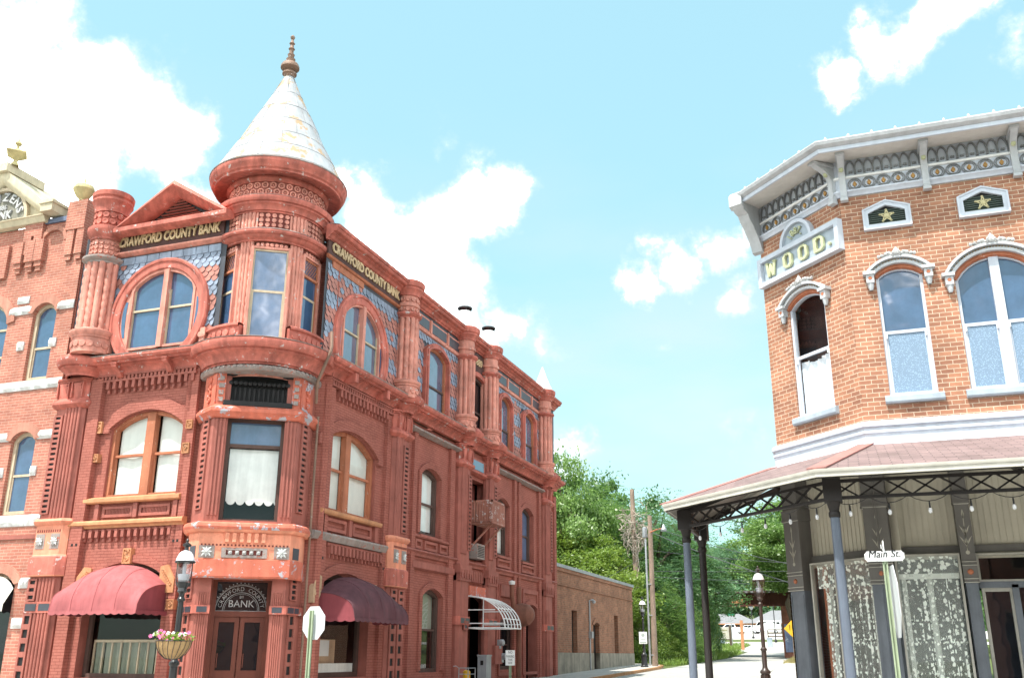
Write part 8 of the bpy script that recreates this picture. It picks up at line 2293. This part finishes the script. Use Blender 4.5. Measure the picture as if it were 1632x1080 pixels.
def midpt(g):
    x, y = lump2[g.integers(len(lump2))]; u = g.normal(size=3); u /= np.linalg.norm(u); u[2] = abs(u[2])
    return (x + u[0] * 3.4, y + u[1] * 3.4, gz(y) + 3.2 + 1.6 * math.sin(x * .7) + u[2] * 4)
woods('roadside_woods', midpt, 60000, .22, 'leaf_b', 4)
lump3 = [(-17.5 - random.random() * 18, 58 + random.random() * 24) for _ in range(60)]
def nearpt(g):
    x, y = lump3[g.integers(len(lump3))]; u = g.normal(size=3); u /= np.linalg.norm(u); u[2] = abs(u[2])
    return (x + u[0] * 2.6, y + u[1] * 2.6, gz(y) + 1.6 + 1.2 * math.sin(x * .9) + u[2] * 3.2)
woods('undergrowth', nearpt, 50000, .17, 'leaf_b', 6)
# grass
def grass(name, rect, n, h, seed, m='grassleaf'):
    g = np.random.default_rng(seed); x = []; 
    X = g.uniform(rect[0], rect[1], n); Y = g.uniform(rect[2], rect[3], n); keep = [not inroad(a, c) for a, c in zip(X, Y)]; X, Y = X[keep], Y[keep]; n = len(X)
    Z = np.array([gz(y) for y in Y]); a = np.stack([g.normal(size=n) * .35, g.normal(size=n) * .35, np.ones(n)], 1) * (h * g.uniform(.5, 1.2, size=(n, 1))); az = g.uniform(0, PI, n)
    b_ = np.stack([np.cos(az), np.sin(az), np.zeros(n)], 1) * h * .16
    me = quads_mesh(name, np.stack([X, Y, Z], 1) + a * .9 - np.array([0, 0, .02]), a, b_, [m]); o = bpy.data.objects.new(name, me); col.objects.link(o); tag(o, kind='stuff')
def inroad(x, y):
    if y < 100 and -10.45 - max(0, (y - 50)) * .03 < x < -3.8 - max(0, y - 30) * .045: return True
    if y < 57.5 and -14.2 < x < -10.3: return True
    if 99 < y < 130 and -13.2 - (y - 98) * .05 < x < -5.9: return True
    return 127.5 < y < 138.5 or y > 149
grass('verge_grass', (-22, -11, 56, 84), 16000, .22, 11)
grass('meadow_grass', (-30, -8, 84, 127), 22000, .20, 12)
grass('dry_grass', (-7.6, -1, 60, 84), 9000, .14, 13, 'grassdry' if 'grassdry' in M else 'grassleaf')

# ================================================================ the other side of Main Street, seen only in the glass
for i, (x0, x1, h, m, lab) in enumerate(((-34, -17, 8.5, 'brick_citz', 'two storey red brick shop across Main Street, westernmost'), (-17, -3, 9.4, 'brick_annex', 'brown brick shop across Main Street facing the corner bank'), (5, 22, 8.8, 'brick_citz', 'red brick shop across Main Street facing the orange building'))):
    t = thing('brick_shop', ((x0 + x1) / 2, -10.5, 0), lab, 'building', 'shops across Main Street')
    f = Frame((0, -10.5, 0), (-1, 0), (0, 1)); b = MB(f)
    n = int((x1 - x0) / 3.2); p = (x1 - x0) / n; ops = []
    for k in range(n):
        a = -x1 + k * p; ops += [(a + .9, a + p - .9, 5.2, 7.2, .25, 's'), (a + .4, a + p - .4, .5, 3.2, 0, 's')]
    wall(b, -x1, -x0, 0, h, ops, thick=.3); b.box(-x1, -x0, -9, -8.9, 0, h); b.box(-x1, -x1 + .1, -9, 0, 0, h); b.box(-x0 - .1, -x0, -9, 0, 0, h); b.face([(-x1, -9, h - .3), (-x0, -9, h - .3), (-x0, 0, h - .3), (-x1, 0, h - .3)])
    b.build('wall', m, t, smooth=0, recalc=False)
    for o_ in ops: window(t, f, *o_[:4], o_[4], 's', d=-.2, fm='paleframe', rails=[(o_[2] + o_[3]) / 2] if o_[2] > 4 else [], glass='glassdark')
    b = MB(f); b.sweep([(-x1, 0), (-x0, 0)], [(0, h - .7), (.2, h - .6), (.5, h - .2), (.5, h), (0, h)]); b.build('cornice', 'cream', t)

# no piece deeper than thing > part > sub-part
def depth(o):
    k = 0
    while o.parent: o = o.parent; k += 1
    return k
for o in list(scene.objects):
    while depth(o) > 2: o.parent = o.parent.parent
